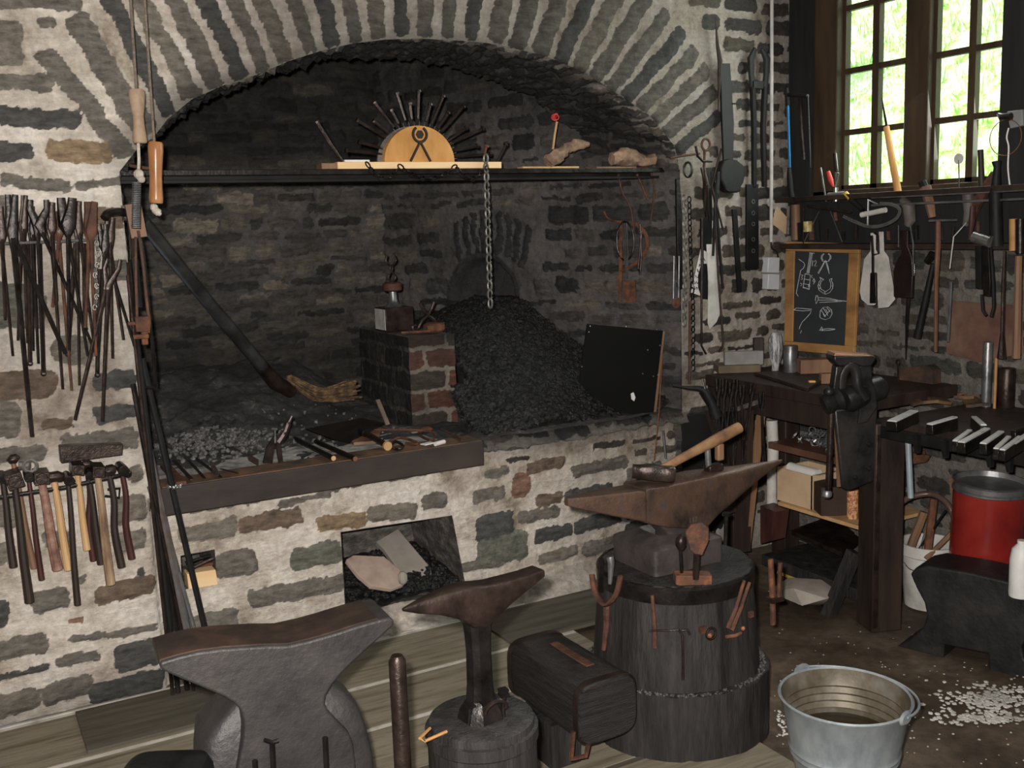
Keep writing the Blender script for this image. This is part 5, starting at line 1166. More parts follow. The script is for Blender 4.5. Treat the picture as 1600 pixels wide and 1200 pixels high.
for px, pt, pb_, hw, n in st:
    yf = yc0-hw*.8; P = A(px, (pt+pb_)/2, yf); rings.append(ringx(P.x, yc0, A(px, pt, yf).z, A(px, pb_, yf).z, hw, n, 24))
for q in rings:
    pass
m.loft(rings)
ABODY = m.build('body', ANVT, AN, smooth=40)
m = MB(); rz = []
for py, x0, x1, hy, n in [(806,1018,1122,.054,6),(822,1034,1117,.050,6),(838,1047,1112,.045,6),(852,1048,1112,.046,6)]:
    a = A(x0, py, yc0-hy); b = A(x1, py, yc0-hy); rz.append(ringz(a.z, (a.x+b.x)/2, yc0, (b.x-a.x)/2, hy, n, 24))
bl = onZ(1037, 909, z_hi); br_ = onZ(1135, 903, z_hi); bx_0, bx_1 = bl.x-.012, bl.x+.285; by_0, by_1 = bl.y-.0, bl.y+.0
print('base', bl, br_)
bc = V((SC.x-.005, yc0+.02, 0)); bh = (.135, .115)
rz.append(ringz(z_hi+.105, bc.x, bc.y, .075, .06, 6, 24)); rz.append(ringz(z_hi+.083, bc.x, bc.y, bh[0]-.006, bh[1]-.006, 14, 24)); rz.append(ringz(z_hi+.078, bc.x, bc.y, bh[0], bh[1], 16, 24)); rz.append(ringz(z_hi, bc.x, bc.y, bh[0], bh[1], 16, 24))
m.loft(rz); m.build('base', mat('anvil_base_iron', [(.04,.0336,.032), (.064,.0528,.0496), (.088,.072,.068)], 10, .5, .35, .4), AN, smooth=40)
# stamped number on the side
c = A(1083, 812, YF-.0015); k = pxm(c); m = MB()
dg = {'1': [[(0,1),(0,-1)]], '8': [[(.4,1),(-.4,.6),(.4,0),(-.4,-.6),(.0,-1),(.5,-.6),(-.4,0.1),(.5,.6),(.4,1)]], '2': [[(-.4,.6),(0,1),(.4,.6),(-.4,-1),(.5,-1)]]}
for i, ch in enumerate('182'):
    for s in dg[ch]: m.tube([c+V(((i*6-6+p[0]*2)*k, 0, p[1]*4*k)) for p in s], .5*k, 4)
m.build('stamped_number', STEELG, ABODY, smooth=0)
# hammer on the anvil
hc = A(1022, 733, yc0+.0); k = pxm(hc); hc.z = za+.028
e = onP(1155, 668, (hc.x, yc0+.0, 0), (0, 1, 0))
HMR = thing('hand_hammer', 'hand hammer resting on the anvil face with brown wooden handle pointing right', 'hammer', V((hc.x, yc0, za)))
d0 = (e-hc).normalized()
hx = V((math.cos(-.5), math.sin(-.5)*1.0, -.12)).normalized()
rg = []
for t, w, h_ in [(-.068,.008,.022),(-.05,.016,.022),(-.025,.023,.024),(0,.024,.026),(.02,.022,.024),(.034,.024,.025),(.055,.026,.026),(.062,.024,.024)]:
    c = hc+hx*t; sd = hx.cross(V((0, 0, 1))).normalized(); up = sd.cross(hx); rg.append([c + sd*(w*math.copysign(abs(math.cos(a))**.6, math.cos(a))) + up*(h_*math.copysign(abs(math.sin(a))**.6, math.sin(a))) for a in [2*PI*(i+.5)/12 for i in range(12)]])
MB().loft(rg).build('head', IRONB, HMR, smooth=40)
MB().tube([hc-d0*.01, lerp(hc, e, .15), lerp(hc, e, .4), lerp(hc, e, .75), e], [.012, .0135, .0145, .019, .0185], 12).build('handle', mat('hammer_handle', [(.10,.05,.03), (.22,.12,.06), (.30,.18,.09)], 10, .5, 0, .3, (1, 1, 1)), HMR)
T = thing('hardy_tool', 'short forked hardy tool standing in the anvil hole near the horn', 'hardy tool', A(1115, 733, yc0)); k = pxm(T.location)
b0 = A(1115, 728, yc0); b0.z = za-.002; T.location = b0; T['_o'] = tuple(b0)
MB().box(b0+V((0, 0, .012)), (.06, .035, .024)).build('block', IRONB, T, bevel=.006)
MB().tube([b0+V((-.02, 0, .01)), A(1105, 694, yc0)], .010, 10).build('peg', STEELG, T); MB().box(A(1124, 706, yc0), (.026, .022, .055)).build('wooden_jaw', WOODB, T, bevel=.005)
# surface point on the upper tier
def SP(px, py, o=.0):
    d = ray(px, py); r_ = .25
    for _ in range(6):
        ax, ay = CP.x-SC.x, CP.y-SC.y; a = d.x*d.x+d.y*d.y; b = 2*(ax*d.x+ay*d.y); c = ax*ax+ay*ay-(r_+o)**2; D = b*b-4*a*c
        t = (-b-math.sqrt(max(D, 0)))/(2*a); p = CP+d*t; f = min(max((p.z-z_lo)/(z_hi-z_lo), 0), 1); r_ = r_hi0*(1-f)+r_hi1*f if p.z > z_lo else r_lo
    return p
def sp_tube(pts, r_, o=.012): return MB().tube([SP(a, b, o) for a, b in pts], [x*.0018 for x in (r_ if hasattr(r_, '__len__') else [r_]*len(pts))], 8)
T = thing('stump_holder', 'rusty iron socket bracket with a steel punch on the left side of the large stump', 'tool holder', SP(950, 1000, .02))
MB().tube(curve_pts([SP(925,898,.045), SP(930,925,.05), SP(945,945,.05), SP(962,930,.045), SP(970,900,.04)], 4), .011, 6, flat=.6).build('fork', RUSTD, T)
sp_tube([(948,940),(948,975),(943,1015)], [7,6,4], .02).build('socket', RUSTD, T)
MB().tube([SP(953,870,.035), SP(955,880,.035), SP(953,912,.035)], [.012,.011,.006], 10).build('steel_punch', STEELG, T)
MB().tube([SP(939,872,.03), SP(939,925,.03)], .008, 4).build('tang', IRON, T)
T = thing('flat_chisel', 'long flat chisel held by a strap on the front of the large stump', 'chisel', SP(1022, 1015, .01))
sp_tube([(1019,930),(1021,955),(1023,985),(1023,1012)], [3,3.2,4.5,4.5]).build('blade', RUSTD, T)
sp_tube([(1014,986),(1040,985),(1060,984)], 1.6, .02).build('strap', IRONB, T)
solo('bent_rod', sp_tube([(1060,984),(1066,992),(1067,1020),(1067,1062)], [2,2,2,2.4], .02), IRONB, 'bent iron rod hanging on the front of the large stump', 'rod')
solo('stump_hook', sp_tube([(1066,985),(1074,984),(1078,992)], 2, .02), IRONB, 'small iron hook right of the bent rod on the stump', 'hook')
T = thing('stump_tongs', 'small closed tongs held slanting on the right front of the large stump', 'tongs', SP(1140, 985, .02))
sp_tube([(1163,907),(1150,950),(1137,982)], [3,3.4,4.5], .022).build('rein', RUSTD, T); sp_tube([(1171,910),(1158,950),(1143,985)], [3,3.4,4.5], .026).build('rein', RUSTD, T)
T = thing('spring_clip', 'rusty ring clip with copper coloured strap below the slanting tongs', 'clip', SP(1112, 1000, .02))
MB().ring(SP(1111,990,.02), .017, .004, (0, 1, 0), 14, 6).build('ring', IRONB, T); sp_tube([(1135,995),(1150,993),(1158,989)], 3, .025).build('strap', RUST, T); MB().ball(SP(1109,993,.03), .008, 8).ball(SP(1161,982,.03), .007, 8).build('bright_bolt', COPPER, T)
solo('square_nail', MB().box(SP(1173, 960, .006), (.016, .012, .016)), RUSTD, 'square nail head on the right of the large stump', 'nail')
solo('stump_nail', MB().box(SP(1098, 984, .006), (.022, .012, .02)), RUSTD, 'rusty square bolt head left of the ring clip on the stump', 'bolt')
# right side handles
T = thing('rusty_hinge_tool', 'rusty forked tool hanging on the right side of the large stump', 'forged tool', V((SC.x+.235, SC.y-.16, .30)))
g = lambda a, b: onP(a, b, (SC.x+.215, SC.y-.16, 0), (CF.x, CF.y, 0))
kk = pxm(g(1210, 920))
MB().tube([g(1204,874), g(1207,925), g(1208,976)], [5*kk, 5.5*kk, 5*kk], 6, flat=.6).build('arm', RUST, T); MB().tube([g(1219,880), g(1217,935)], 4*kk, 6, flat=.6).build('arm', RUSTD, T); MB().box(g(1211, 936), (.05, .03, .014)).build('clasp', IRONB, T)
# brush-like paddle and wedge
T = thing('leaf_paddle', 'rusty leaf shaped iron head on a stem in a wedge block before the anvil base', 'stake tool', V(onZ(1085, 915, z_hi)))
bp = onZ(1085, 913, z_hi); g = lambda a, b: onP(a, b, bp, (CF.x, CF.y, 0)); kk = pxm(bp)
MB().prism([g(1056,900)+V((0,0,0)), g(1113,900), g(1113,914), g(1085,924), g(1056,914)], V((CF.x, CF.y, 0))*.05).build('wedge_block', RUST, T, bevel=.003)
pf = [g(a, b) for a, b in [(1071,832),(1080,820),(1098,817),(1108,826),(1108,845),(1098,868),(1089,870),(1078,860)]]
MB().prism(pf, V((CF.x, CF.y, 0))*.012).build('leaf_head', RUSTD, T, bevel=.003)
MB().tube([g(1089,866), g(1087,905)], [5.5*kk, 5*kk], 8).build('stem', IRONB, T)
T = thing('round_hammer', 'dark round headed punch standing beside the leaf shaped head', 'punch', V(g(1063, 896)))
g2 = lambda a, b: onP(a, b, bp+V((0, .03, 0)), (CF.x, CF.y, 0))
MB().ball(g2(1064, 848), 9*kk, 10, (1, 1, 1.5)).build('knob', IRONB, T); MB().tube([g2(1063,858), g2(1065,895)], 2.6*kk, 8).build('shaft', IRON, T)
T = thing('square_nail_tool', 'large nail with flat head standing behind the anvil on the stump', 'nail', V(onP(1135, 838, (SC.x+.13, yc0+.12, 0), (0, 1, 0))))
g = lambda a, b: onP(a, b, (SC.x+.13, yc0+.12, 0), (0, 1, 0)); MB().tube([g(1135,805), g(1133,860)], .007, 6).build('shank', IRON, T); MB().tube([g(1135,801), g(1135,806)], .015, 8).build('head', IRON, T)
# ---- front anvil
zF = .70; a, b = onZ(248, 1042, zF), onZ(618, 967, zF); c = onZ(228, 1004, zF)
FD = V((b.x-a.x, b.y-a.y, 0)); FL = FD.length; FD.normalize(); FN = V((-FD.y, FD.x, 0)); 
if FN.y < 0: FN = -FN
print('front anvil', a, b, 'L', FL, 'W', (c-a).dot(FN))
FW = max(.09, min(.15, (c-a).dot(FN)))
def g(px, py, o=0): return onP(px, py, a+FN*o, FN)
base_c = (a+b)/2+FN*FW/2
FA = thing('anvil', 'large grey cast anvil in the left foreground with flat brown face', 'anvil', V((base_c.x, base_c.y, .26)))
prof = [(250,1035),(280,1026),(310,1019),(350,1014),(408,1010),(450,1009),(485,1001),(520,991),(560,978),(592,969),(608,966),(616,969),(616,977),(600,992),(583,1007),(560,1028),(537,1050),(520,1070),(510,1087),(508,1100),(514,1113),(530,1130),(546,1146),(553,1165),(556,1190),(560,1260),(360,1275),(368,1225),(373,1195),(379,1165),(382,1140),(381,1125),(376,1110),(366,1099),(350,1089),(320,1076),(285,1062),(258,1050),(250,1045)]
pf = [g(*p) for p in prof]; zmx = zF
mm_ = MB().prism(pf, FN*FW); bf = mm_.build('body', ANVG, FA, smooth=35, bevel=.006, seg=3)
# brown worn top plate
top = [p for p in prof[:10]]
q = [g(*p)+V((0, 0, .001))+FN*.008 for p in top]; q2 = [p+FN*(FW-.016) for p in q]; m = MB(); n = len(q)
m.add(q+q2+[p-V((0, 0, .012)) for p in q]+[p-V((0, 0, .012)) for p in q2], [(i, i+1, n+i+1, n+i) for i in range(n-1)]+[(2*n+i, 3*n+i, 3*n+i+1, 2*n+i+1) for i in range(n-1)]+[(i, 2*n+i, 2*n+i+1, i+1) for i in range(n-1)]+[(n+i, n+i+1, 3*n+i+1, 3*n+i) for i in range(n-1)]+[(0, n, 3*n, 2*n), (n-1, 3*n-1, 4*n-1, 2*n-1)])
for p in m.v: p.z += .0025
m.build('worn_face', BRONZ, FA, smooth=40)
hh = onZ(301, 1005, zF+.004); MB().box(hh, (.026, .022, .004)).build('hardy_hole', STEEL, FA, smooth=0)
# feet
m = MB(); cx0 = (g(440, 1150)-a).dot(FD); rz = []
OO = V((a.x, a.y, 0))
for z, x0, x1, hy in [(.585,.20,.37,FW*.38),(.55,.165,.40,FW*.44),(.52,.12,.435,FW*.52),(.485,.088,.468,FW*.60),(.43,.08,.485,FW*.66),(.37,.075,.495,FW*.70),(.26,.07,.50,FW*.72)]:
    rz.append(ringz(z, (x0+x1)/2*FL/.56, FW*.80, (x1-x0)/2*FL/.56, hy, 8, 24, FD, FN, OO))
m.loft(rz); m.build('foot', ANVG, FA, smooth=45)
for px, py in ((425, 1160), (508, 1152), (398, 1188)):
    T = thing('clamp_nail', {425: 'bent nail head standing before the centre of the front anvil foot', 508: 'short nail standing before the right of the front anvil foot', 398: 'short nail at the left bottom of the front anvil'}[px], 'nail', g(px, 1230, -.02))
    MB().tube([g(px, py, -.02), g(px+4, 1240, -.02)], .0065, 6).build('shank', IRON, T)
    if px == 425: MB().tube([g(px-12, py-4, -.02), g(px, py, -.02), g(px+10, py-3, -.02)], .005, 6).build('head', IRON, T)
T = thing('anvil_block', 'round dark wooden block under the front anvil', 'stump', V((base_c.x+.0, base_c.y, 0)))
MB().lathe([(.25, 0), (.24, .2), (.235, .256)], V((base_c.x, base_c.y, 0)), n=36).build('log', STUMP, T)
# low black object bottom left
c0 = at(222, 1243, 2.0)
m = MB(); dx = CR.copy(); dx.z = 0; dx.normalize(); dy = V((-dx.y, dx.x, 0)); k = pxm(c0); c1 = V((c0.x, c0.y, 0))
m.loft([ringz(0, 0, .1, 72*k, .10, 6, 24, dx, dy, c1), ringz(c0.z-.03, 0, .1, 72*k, .10, 5, 24, dx, dy, c1), ringz(c0.z-.008, 0, .1, 66*k, .09, 5, 24, dx, dy, c1), ringz(c0.z, 0, .1, 54*k, .075, 5, 24, dx, dy, c1)])
solo('black_block', m, BLACK, 'black rounded block barely showing at the bottom edge left of the front anvil', 'block')
# ---- round post
p0 = at(620, 1024, 2.25); k = pxm(p0)
m = MB().lathe([(13.5*k*1.05, 0), (13.5*k, p0.z-.012), (9*k, p0.z)], V((p0.x, p0.y, 0)), n=10)
solo('iron_post', m, IRONB, 'upright brown round iron bar standing between the two foreground anvils', 'iron bar')
# ---- stake anvil
dS = 2.30; sb_ = at(752, 1118, dS); zS = sb_.z; k = pxm(sb_); rS = 83*k; print('stake stump top', sb_, rS)
T = thing('stake_stump', 'small round black stump under the stake anvil', 'stump', V((sb_.x, sb_.y, 0)))
MB().lathe([(rS*1.03, 0), (rS*1.03, zS-.05), (rS*1.07, zS-.045), (rS*1.07, zS-.02), (rS, zS-.018), (rS*.99, zS-.003), (rS*.95, zS)], V((sb_.x, sb_.y, 0)), n=44).build('log', STUMP, T)
g = lambda x, y_, o=0: onP(x, y_, sb_+V((0, o, 0)), (CF.x, CF.y, 0))
ST_ = thing('stake_anvil', 'small T shaped stake anvil with one pointed horn on a round stump', 'stake anvil', V(sb_))
hd0 = g(630, 955); zz = g(745, 915).z; a, b = onZ(634, 955, zz), onZ(850, 893, zz); D_ = V((b.x-a.x, b.y-a.y, 0)).normalized(); N_ = V((-D_.y, D_.x, 0)); 
g = lambda x, y_, o=0: onP(x, y_, sb_+N_*o, N_)
rings = []
for px, pt, pb_, hw, n in [(631,951,956,.004,2),(655,941,961,.011,3),(690,930,964,.022,4),(722,921,972,.030,5),(742,918,985,.034,6),(760,917,985,.034,6),(778,914,968,.032,6),(800,908,945,.030,7),(830,899,920,.027,8),(851,891,902,.025,8)]:
    P = g(px, pt, -hw); Q = g(px, pb_, -hw); r0 = (P-sb_).dot(D_); rings.append(ringx(r0, 0, P.z, Q.z, hw, n, 20, V((sb_.x, sb_.y, 0)), D_, N_))
MB().loft(rings).build('head', IRONB, ST_, smooth=40)
zt_h = g(745, 975).z; rz = []
for z, h_ in [(zt_h+.02,.032),(zt_h-.02,.028),(zt_h-.06,.026),(zS+.08,.027),(zS+.045,.030),(zS+.02,.045),(zS,.05)]: rz.append(ringz(z, 0, 0, h_, h_, 3, 8, D_, N_, V((sb_.x, sb_.y, 0))))
MB().loft(rz).build('stem', IRON, ST_, smooth=25)
g = lambda x, y_: onZ(x, y_, zS+.03)
for i, (x, y_, h_, lab) in enumerate([(733,1132,.04,'left of the stem'),(757,1130,.045,'in front of the stem'),(786,1120,.05,'right of the stem'),(785,1100,.03,'behind the stem on the right')]):
    T = thing('stump_nail', 'big square headed nail in the small stump, ' + lab, 'nail', onZ(x, y_, zS)); p = onZ(x, y_, zS); MB().tube([p-V((0,0,.005)), p+V((.004, 0, h_))], .005, 6).build('shank', IRON, T); MB().tube([p+V((.004, 0, h_)), p+V((.004, 0, h_+.006))], .014, 4).build('head', IRON, T)
p = onZ(775, 1125, zS+.01); solo('hoop', MB().ring(p+V((0, 0, .022)), .026, .005, (0, 1, .3), 14, 6, a0=0, a1=PI), IRONB, 'half round iron staple in the top of the small stump', 'staple')
p, q = onZ(690, 1140, zS+.01), onZ(655, 1152, zS+.006); solo('brass_clip', MB().tube([onZ(672,1138,zS+.012), onZ(656,1154,zS+.012), onZ(664,1158,zS+.012), onZ(698,1143,zS+.012)], .0035, 6), FRAMEW, 'orange bent clip lying at the left rim of the small stump', 'clip')
# ---- swage block
zb_ = .15; c0 = onZ(905, 1173, zb_); k = pxm(c0)
bd = V((-.02, 1, 0)).normalized(); bs = V((bd.y, -bd.x, 0)); SWW = .205; SWL = .40; SWH = .185
T = thing('ribbed_block', 'rounded black ribbed block with iron straps between the stake anvil and large stump', 'block', V((c0.x+.1, c0.y+.2, zb_)))
def rr(t, s=1.0, seg=28, n=4.5): 
    cc = c0+bd*t+bs*(SWW/2); return [cc + bs*(math.copysign(abs(math.cos(a_))**(2/n), math.cos(a_))*SWW/2*s) + V((0, 0, SWH/2 + math.copysign(abs(math.sin(a_))**(2/n), math.sin(a_))*SWH/2*s)) for a_ in [2*PI*(i+.5)/seg for i in range(seg)]]
MB().loft([rr(0, .93), rr(.006, .96), rr(.01, .97), rr(SWL-.012, .97), rr(SWL, .93)]).build('block', LEATH, T, smooth=40)
for t in (.006, SWL-.03): MB().loft([rr(t, .975), rr(t, 1.0), rr(t+.022, 1.0), rr(t+.022, .975)], cap=False).build('strap', IRONB, T, smooth=40)
MB().box(c0+bd*.2+bs*(SWW*.55)+V((0, 0, SWH+.0)), (.03, .20, .004), rotm(0, 0, .02)).build('rust_patch', RUSTD, T, bevel=.002)
m = MB(); e0 = c0+bd*.012+V((0, 0, .02))+bs*.01; m.tube([e0+V((0, 0, .035))-bs*.02, e0-bs*.03+V((0, 0, -.045)), e0+bs*.02+V((0, 0, -.05)), e0+bs*.03+V((0, 0, -.012))], .007, 4); m.build('loop_handle', RUSTD, T)
m = MB().box(c0+bd*(SWL*.62)+bs*(SWW*.3)+V((0, 0, -zb_/2)), (.10, .18, zb_)); solo('support_block', m, STUMP, 'dark wooden support under the ribbed block', 'block')

# ------------------------------------------------------------------ bucket
zr = .315; bcn = onZ(1320, 1086, zr); k = pxm(bcn); rB = 99*k; bcn.z = 0; print('bucket r', rB, bcn)
BK = thing('bucket', 'galvanised steel bucket half full of dark water standing on the floor', 'bucket', bcn)
def br(z): return rB*(.64+.36*z/zr)
prof = [(br(0), 0), (br(.14), .14), (br(.148)+.002, .148), (br(.153)+.005, .153), (br(.158)+.002, .158), (br(.166)+.002, .166), (br(.171)+.005, .171), (br(.176)+.002, .176), (br(.184), .184), (br(zr-.01), zr-.01), (rB+.003, zr-.006), (rB+.005, zr), (rB+.001, zr+.004), (rB-.004, zr)]
PAIL = MB().lathe(prof, bcn, n=64, cap=False).build('pail', GALV, BK, smooth=50)
MB().lathe([(rB-.004, zr), (br(zr-.012)-.004, zr-.012)]+[q_ for h_ in (.27, .25, .23, .21) for q_ in ((br(h_)-.004, h_+.006), (br(h_)-.007, h_), (br(h_)-.004, h_-.006))]+[(br(.01)-.004, .01), (.001, .01)], bcn, n=64, cap=False).build('inner_wall', mat('stained_zinc', [(.06,.048,.03), (.13,.11,.08), (.2,.19,.17)], 9, .5, .3, .2), PAIL, smooth=50)
WAT = mat('dirty_water', [(.02,.015,.009), (.03,.022,.013)], 6, .06, 0, .03); MB().lathe([(br(.195)-.006, .195), (.001, .1955)], bcn, n=48, cap=False).build('water', WAT, BK)
def rimp(px, py, z=zr, o=0):
    p = onZ(px, py, z); d = V((p.x-bcn.x, p.y-bcn.y, 0)).normalized(); return bcn+d*(rB+.004+o)+V((0, 0, z))
e1, e2 = rimp(1258, 1050), rimp(1388, 1112)
for p in (e1, e2):
    d = V((p.x-bcn.x, p.y-bcn.y, 0)).normalized(); s = d.cross(V((0, 0, 1)))
    MB().loft([[p+d*.002+s*(math.cos(a_)*.028)+V((0, 0, math.sin(a_)*.02-.0)) for a_ in np.linspace(0, 2*PI, 12, endpoint=False)], [p+d*.008+s*(math.cos(a_)*.02)+V((0, 0, math.sin(a_)*.014)) for a_ in np.linspace(0, 2*PI, 12, endpoint=False)]]).build('ear', GALV, BK)
m = MB(); q = []; a0 = math.atan2(e1.y-bcn.y, e1.x-bcn.x); a1 = math.atan2(e2.y-bcn.y, e2.x-bcn.x)
if a1 > a0: a1 -= 2*PI
if abs(a1-a0) > PI*1.4: a1 += 2*PI
for i in range(21):
    t = i/20; a_ = a0+(a1-a0)*t; q.append(bcn+V((math.cos(a_)*(rB+.013+.006*math.sin(PI*t)), math.sin(a_)*(rB+.013+.006*math.sin(PI*t)), zr+.004-.012*math.sin(PI*t))))
m.tube(q, .0035, 8).build('bail', GALV, BK)

# white chips on the floor
m = MB()
for i in range(520):
    px = random.gauss(1545, 36); py = random.gauss(1092, 11) if random.random() < .6 else random.gauss(1122, 5)
    if px > 1640: continue
    p = onZ(px, py, .003); m.rock(p, random.uniform(.004, .011), (1, 1, .4))
for i in range(60):
    p = onZ(random.uniform(1215, 1240), random.uniform(1110, 1150), .003); m.rock(p, random.uniform(.003, .008), (1, 1, .4))
for i in range(120):
    p = onZ(random.uniform(1210, 1600), random.uniform(980, 1200), .003); m.rock(p, random.uniform(.002, .005), (1, 1, .4))
tag(m.build('lime_chips', WHITED, smooth=0), 'white lime chips scattered on the earth floor right of the bucket', 'chips', kind='stuff')

# ------------------------------------------------------------------ right black anvil
A0, A1_ = onZ(1400, 1012, 0), onZ(1596, 1062, 0); RD_ = (A1_-A0).normalized(); RN = V((-RD_.y, RD_.x, 0)); RN = RN if RN.x > 0 else -RN
g = lambda x, y_, o=0: onP(x, y_, A0+RN*(.03+o), RN)
RA = thing('anvil', 'squat black iron anvil on the floor at the right edge before the red can', 'anvil', V(((A0+A1_)/2+RN*.12).to_tuple()))
prof = [(1422,897),(1430,888),(1450,884),(1520,896),(1600,915),(1640,930),(1636,965),(1610,985),(1596,1010),(1600,1030),(1625,1050),(1640,1072),(1545,1058),(1543,1022),(1475,1008),(1474,1030),(1400,1011),(1425,997),(1442,980),(1448,962),(1444,942),(1432,920)]
MB().prism([g(*p) for p in prof], RN*.19).build('body', mat('sooty_iron', [(.0084,.0078,.0078), (.0168,.0156,.0156), (.027,.024,.0228)], 9, .55, .2, .5), RA, smooth=40, bevel=.008, seg=3)
tp = [g(1434,888,.015), g(1520,897,.015), g(1610,919,.015)]; m = MB().prism([p+V((0, 0, -.004)) for p in tp]+[p+RN*.15+V((0, 0, -.004)) for p in tp[::-1]], (0, 0, .008)); m.build('rusty_top', mat('sooty_rust_top', [(.02,.016,.014), (.06,.035,.022), (.16,.07,.03)], 12, .8, 0, .4), RA, smooth=0)
# containers behind
def can(name, lab, cat, base, r0, r1, h, mt, tilt=(0, 0), n=36):
    R = rotm(tilt[0], tilt[1], 0); return thing(name, lab, cat, base), R
# red can
rc_t, rc_b = onX(1548, 762, 3.36), onX(1536, 905, 3.36); k = pxm(rc_t); rC = 54*k
ax_ = (rc_t-rc_b).normalized(); L = (rc_t-rc_b).length + .10; bs_ = rc_t-ax_*L
T = thing('red_can', 'shiny dark red metal can with steel rim behind the black anvil', 'can', bs_)
MB().lathe([(rC*.93, 0), (rC*.96, .004), (rC*.98, L*.5), (rC, L-.012)], bs_, ax_, 40).build('can_body', REDP, T)
MB().lathe([(rC*1.0, L-.012), (rC*1.04, L-.008), (rC*1.04, L-.002), (rC*1.0, L+.003), (rC*1.0, L+.02), (rC*1.05, L+.028), (rC*.98, L+.03), (rC*.95, L+.01), (.001, L+.008)], bs_, ax_, 40, cap=False).build('rim', STEELG, T)
# support under can so it stands : brick
solo('wood_crate', MB().box(V((bs_.x+.02, bs_.y, bs_.z/2-.006)), (rC*2.1, rC*2.1, bs_.z-.002)), WOODD, 'dark low crate under the red can', 'crate')
# white bucket
wt = onX(1452, 846, 3.42); k = pxm(wt); rW = 43*k; hW = wt.z
T = thing('white_bucket', 'dirty white plastic bucket with scrap sticks, behind the black anvil', 'bucket', V((wt.x, wt.y, 0)))
MB().lathe([(rW*.80, .0), (rW*.97, hW-.05), (rW*1.04, hW-.045), (rW*1.04, hW), (rW*.97, hW), (rW*.93, hW-.05), (rW*.8, .05), (.001, .05)], V((wt.x, wt.y, 0)), n=40, cap=False).build('pail', WHITED, T)
MB().tube(curve_pts([onX(1412,878,3.30), onX(1420,888,3.29), onX(1432,893,3.29)], 4), .0022, 6).build('bail', STEELG, T)
for a, b, r_, mt, lab in [((1428,842),(1444,800),7,WOODB,'thick brown stick in the white bucket'), ((1452,842),(1459,780),6.5,RUST,'reddish stick in the white bucket'), ((1444,840),(1456,800),2.4,STEELG,'thin bright rod in the white bucket'), ((1450,838),(1478,798),2,IRON,'thin dark wire in the white bucket'), ((1480,840),(1492,828),4,WOODB,'short brown stick at the right rim of the white bucket')]:
    p, q = onX(a[0], a[1], 3.40), onX(b[0], b[1], 3.43); p2 = p+(p-q).normalized()*.12; solo('scrap_stick', MB().tube([p2, q], r_*k, 8), mt, lab, 'stick', 'sticks in the white bucket')
jt = onX(1597, 850, 3.12); k = pxm(jt); solo('white_jug', MB().lathe([(16*k, -85*k), (17*k, -80*k), (17*k, -25*k), (14*k, -8*k), (7*k, 0), (7*k, 6*k)], jt+V((0, -.0, 0)), n=24), WHITE, 'white plastic jug standing on the black anvil at the photo edge', 'jug')
m = MB().tube(curve_pts([onX(1405,787,3.2), onX(1425,776,3.25), onX(1455,772,3.3), onX(1478,785,3.3), onX(1492,812,3.3), onX(1496,840,3.3)], 6), 5.5*k, 10); solo('hose', m, mat('brown_hose', [(.06,.035,.028), (.12,.075,.055)], 12, .35, 0, .05), 'brown rubber hose arching over the white bucket', 'hose')
solo('pale_pipe', MB().tube([onX(1418,672,3.08), onX(1423,778,3.08)], 5.2*k, 12), mat('bluegrey_pipe', [(.22,.27,.3), (.32,.37,.4)], 8, .4, .2, .05), 'pale blue grey pipe hanging just right of the vise post', 'pipe')
solo('rust_plate_low', MB().prism([onX(1424,708,3.4), onX(1452,712,3.4), onX(1446,722,3.4), onX(1424,726,3.4)], (.01, 0, 0)), RUST, 'small rusty orange plate under the right bench', 'plate')
solo('wall_stick', MB().tube([onX(1485,748,3.5), onX(1492,800,3.45), onX(1494,850,3.42)], 3.5*k, 6), WOODB, 'thin brown stick behind the hose left of the red can', 'stick')
# ------------------------------------------------------------------ work bench along the window wall
BX = 3.0; ZB_ = .90; ZR = .845
BN = thing('workbench', 'heavy dark wooden bench against the window wall, left part', 'workbench', V((3.3, 3.1, 0)))
yb0, yb1 = 2.70, 3.60
MB().box(((BX+3.56)/2, (yb0+yb1)/2, ZB_-.025), (3.56-BX, yb1-yb0, .05)).build('top', WOODD, BN, bevel=.004)
MB().box((BX+.03, (yb0+yb1)/2, ZB_-.095), (.05, yb1-yb0-.02, .09)).build('fascia', WOODD, BN, bevel=.004)
MB().box((3.40, 3.5, .41), (.09, .09, .84)).build('leg', WOODD, BN, bevel=.004)
MB().box((3.12, 3.53, .41), (.09, .07, .84)).build('leg', WOODD, BN, bevel=.004)
BR2 = thing('tool_bench', 'low dark bench with a row of hardy tools at the right edge', 'bench', V((3.3, 2.1, 0)))
MB().box(((BX+3.56)/2, 2.03, ZR-.02), (3.56-BX, 1.14, .04)).build('top', WOODD, BR2, bevel=.003)
MB().box((BX+.012, 2.03, ZR-.05), (.03, 1.14, .045)).build('edge_bar', BLACK, BR2, bevel=.003)
for yy_ in (1.5,): MB().box((3.3, yy_, .41), (.09, .09, .80)).build('leg', WOODD, BR2)
pc = V((3.075, 2.655, 0)); 
PT = thing('vise_post', 'thick dark wooden post carrying the leg vise at the bench corner', 'post', pc)
Rp = rotm(0, 0, -.35)
MB().box(pc+V((0, 0, .41)), (.125, .125, .82), Rp, taper=.97).build('post', WOODD, PT, bevel=.006)
MB().box(pc+V((-.060, -.022, .40)), (.02, .045, .76), rotm(0, 0, -.35)).build('iron_strip', IRONB, PT, bevel=.002)
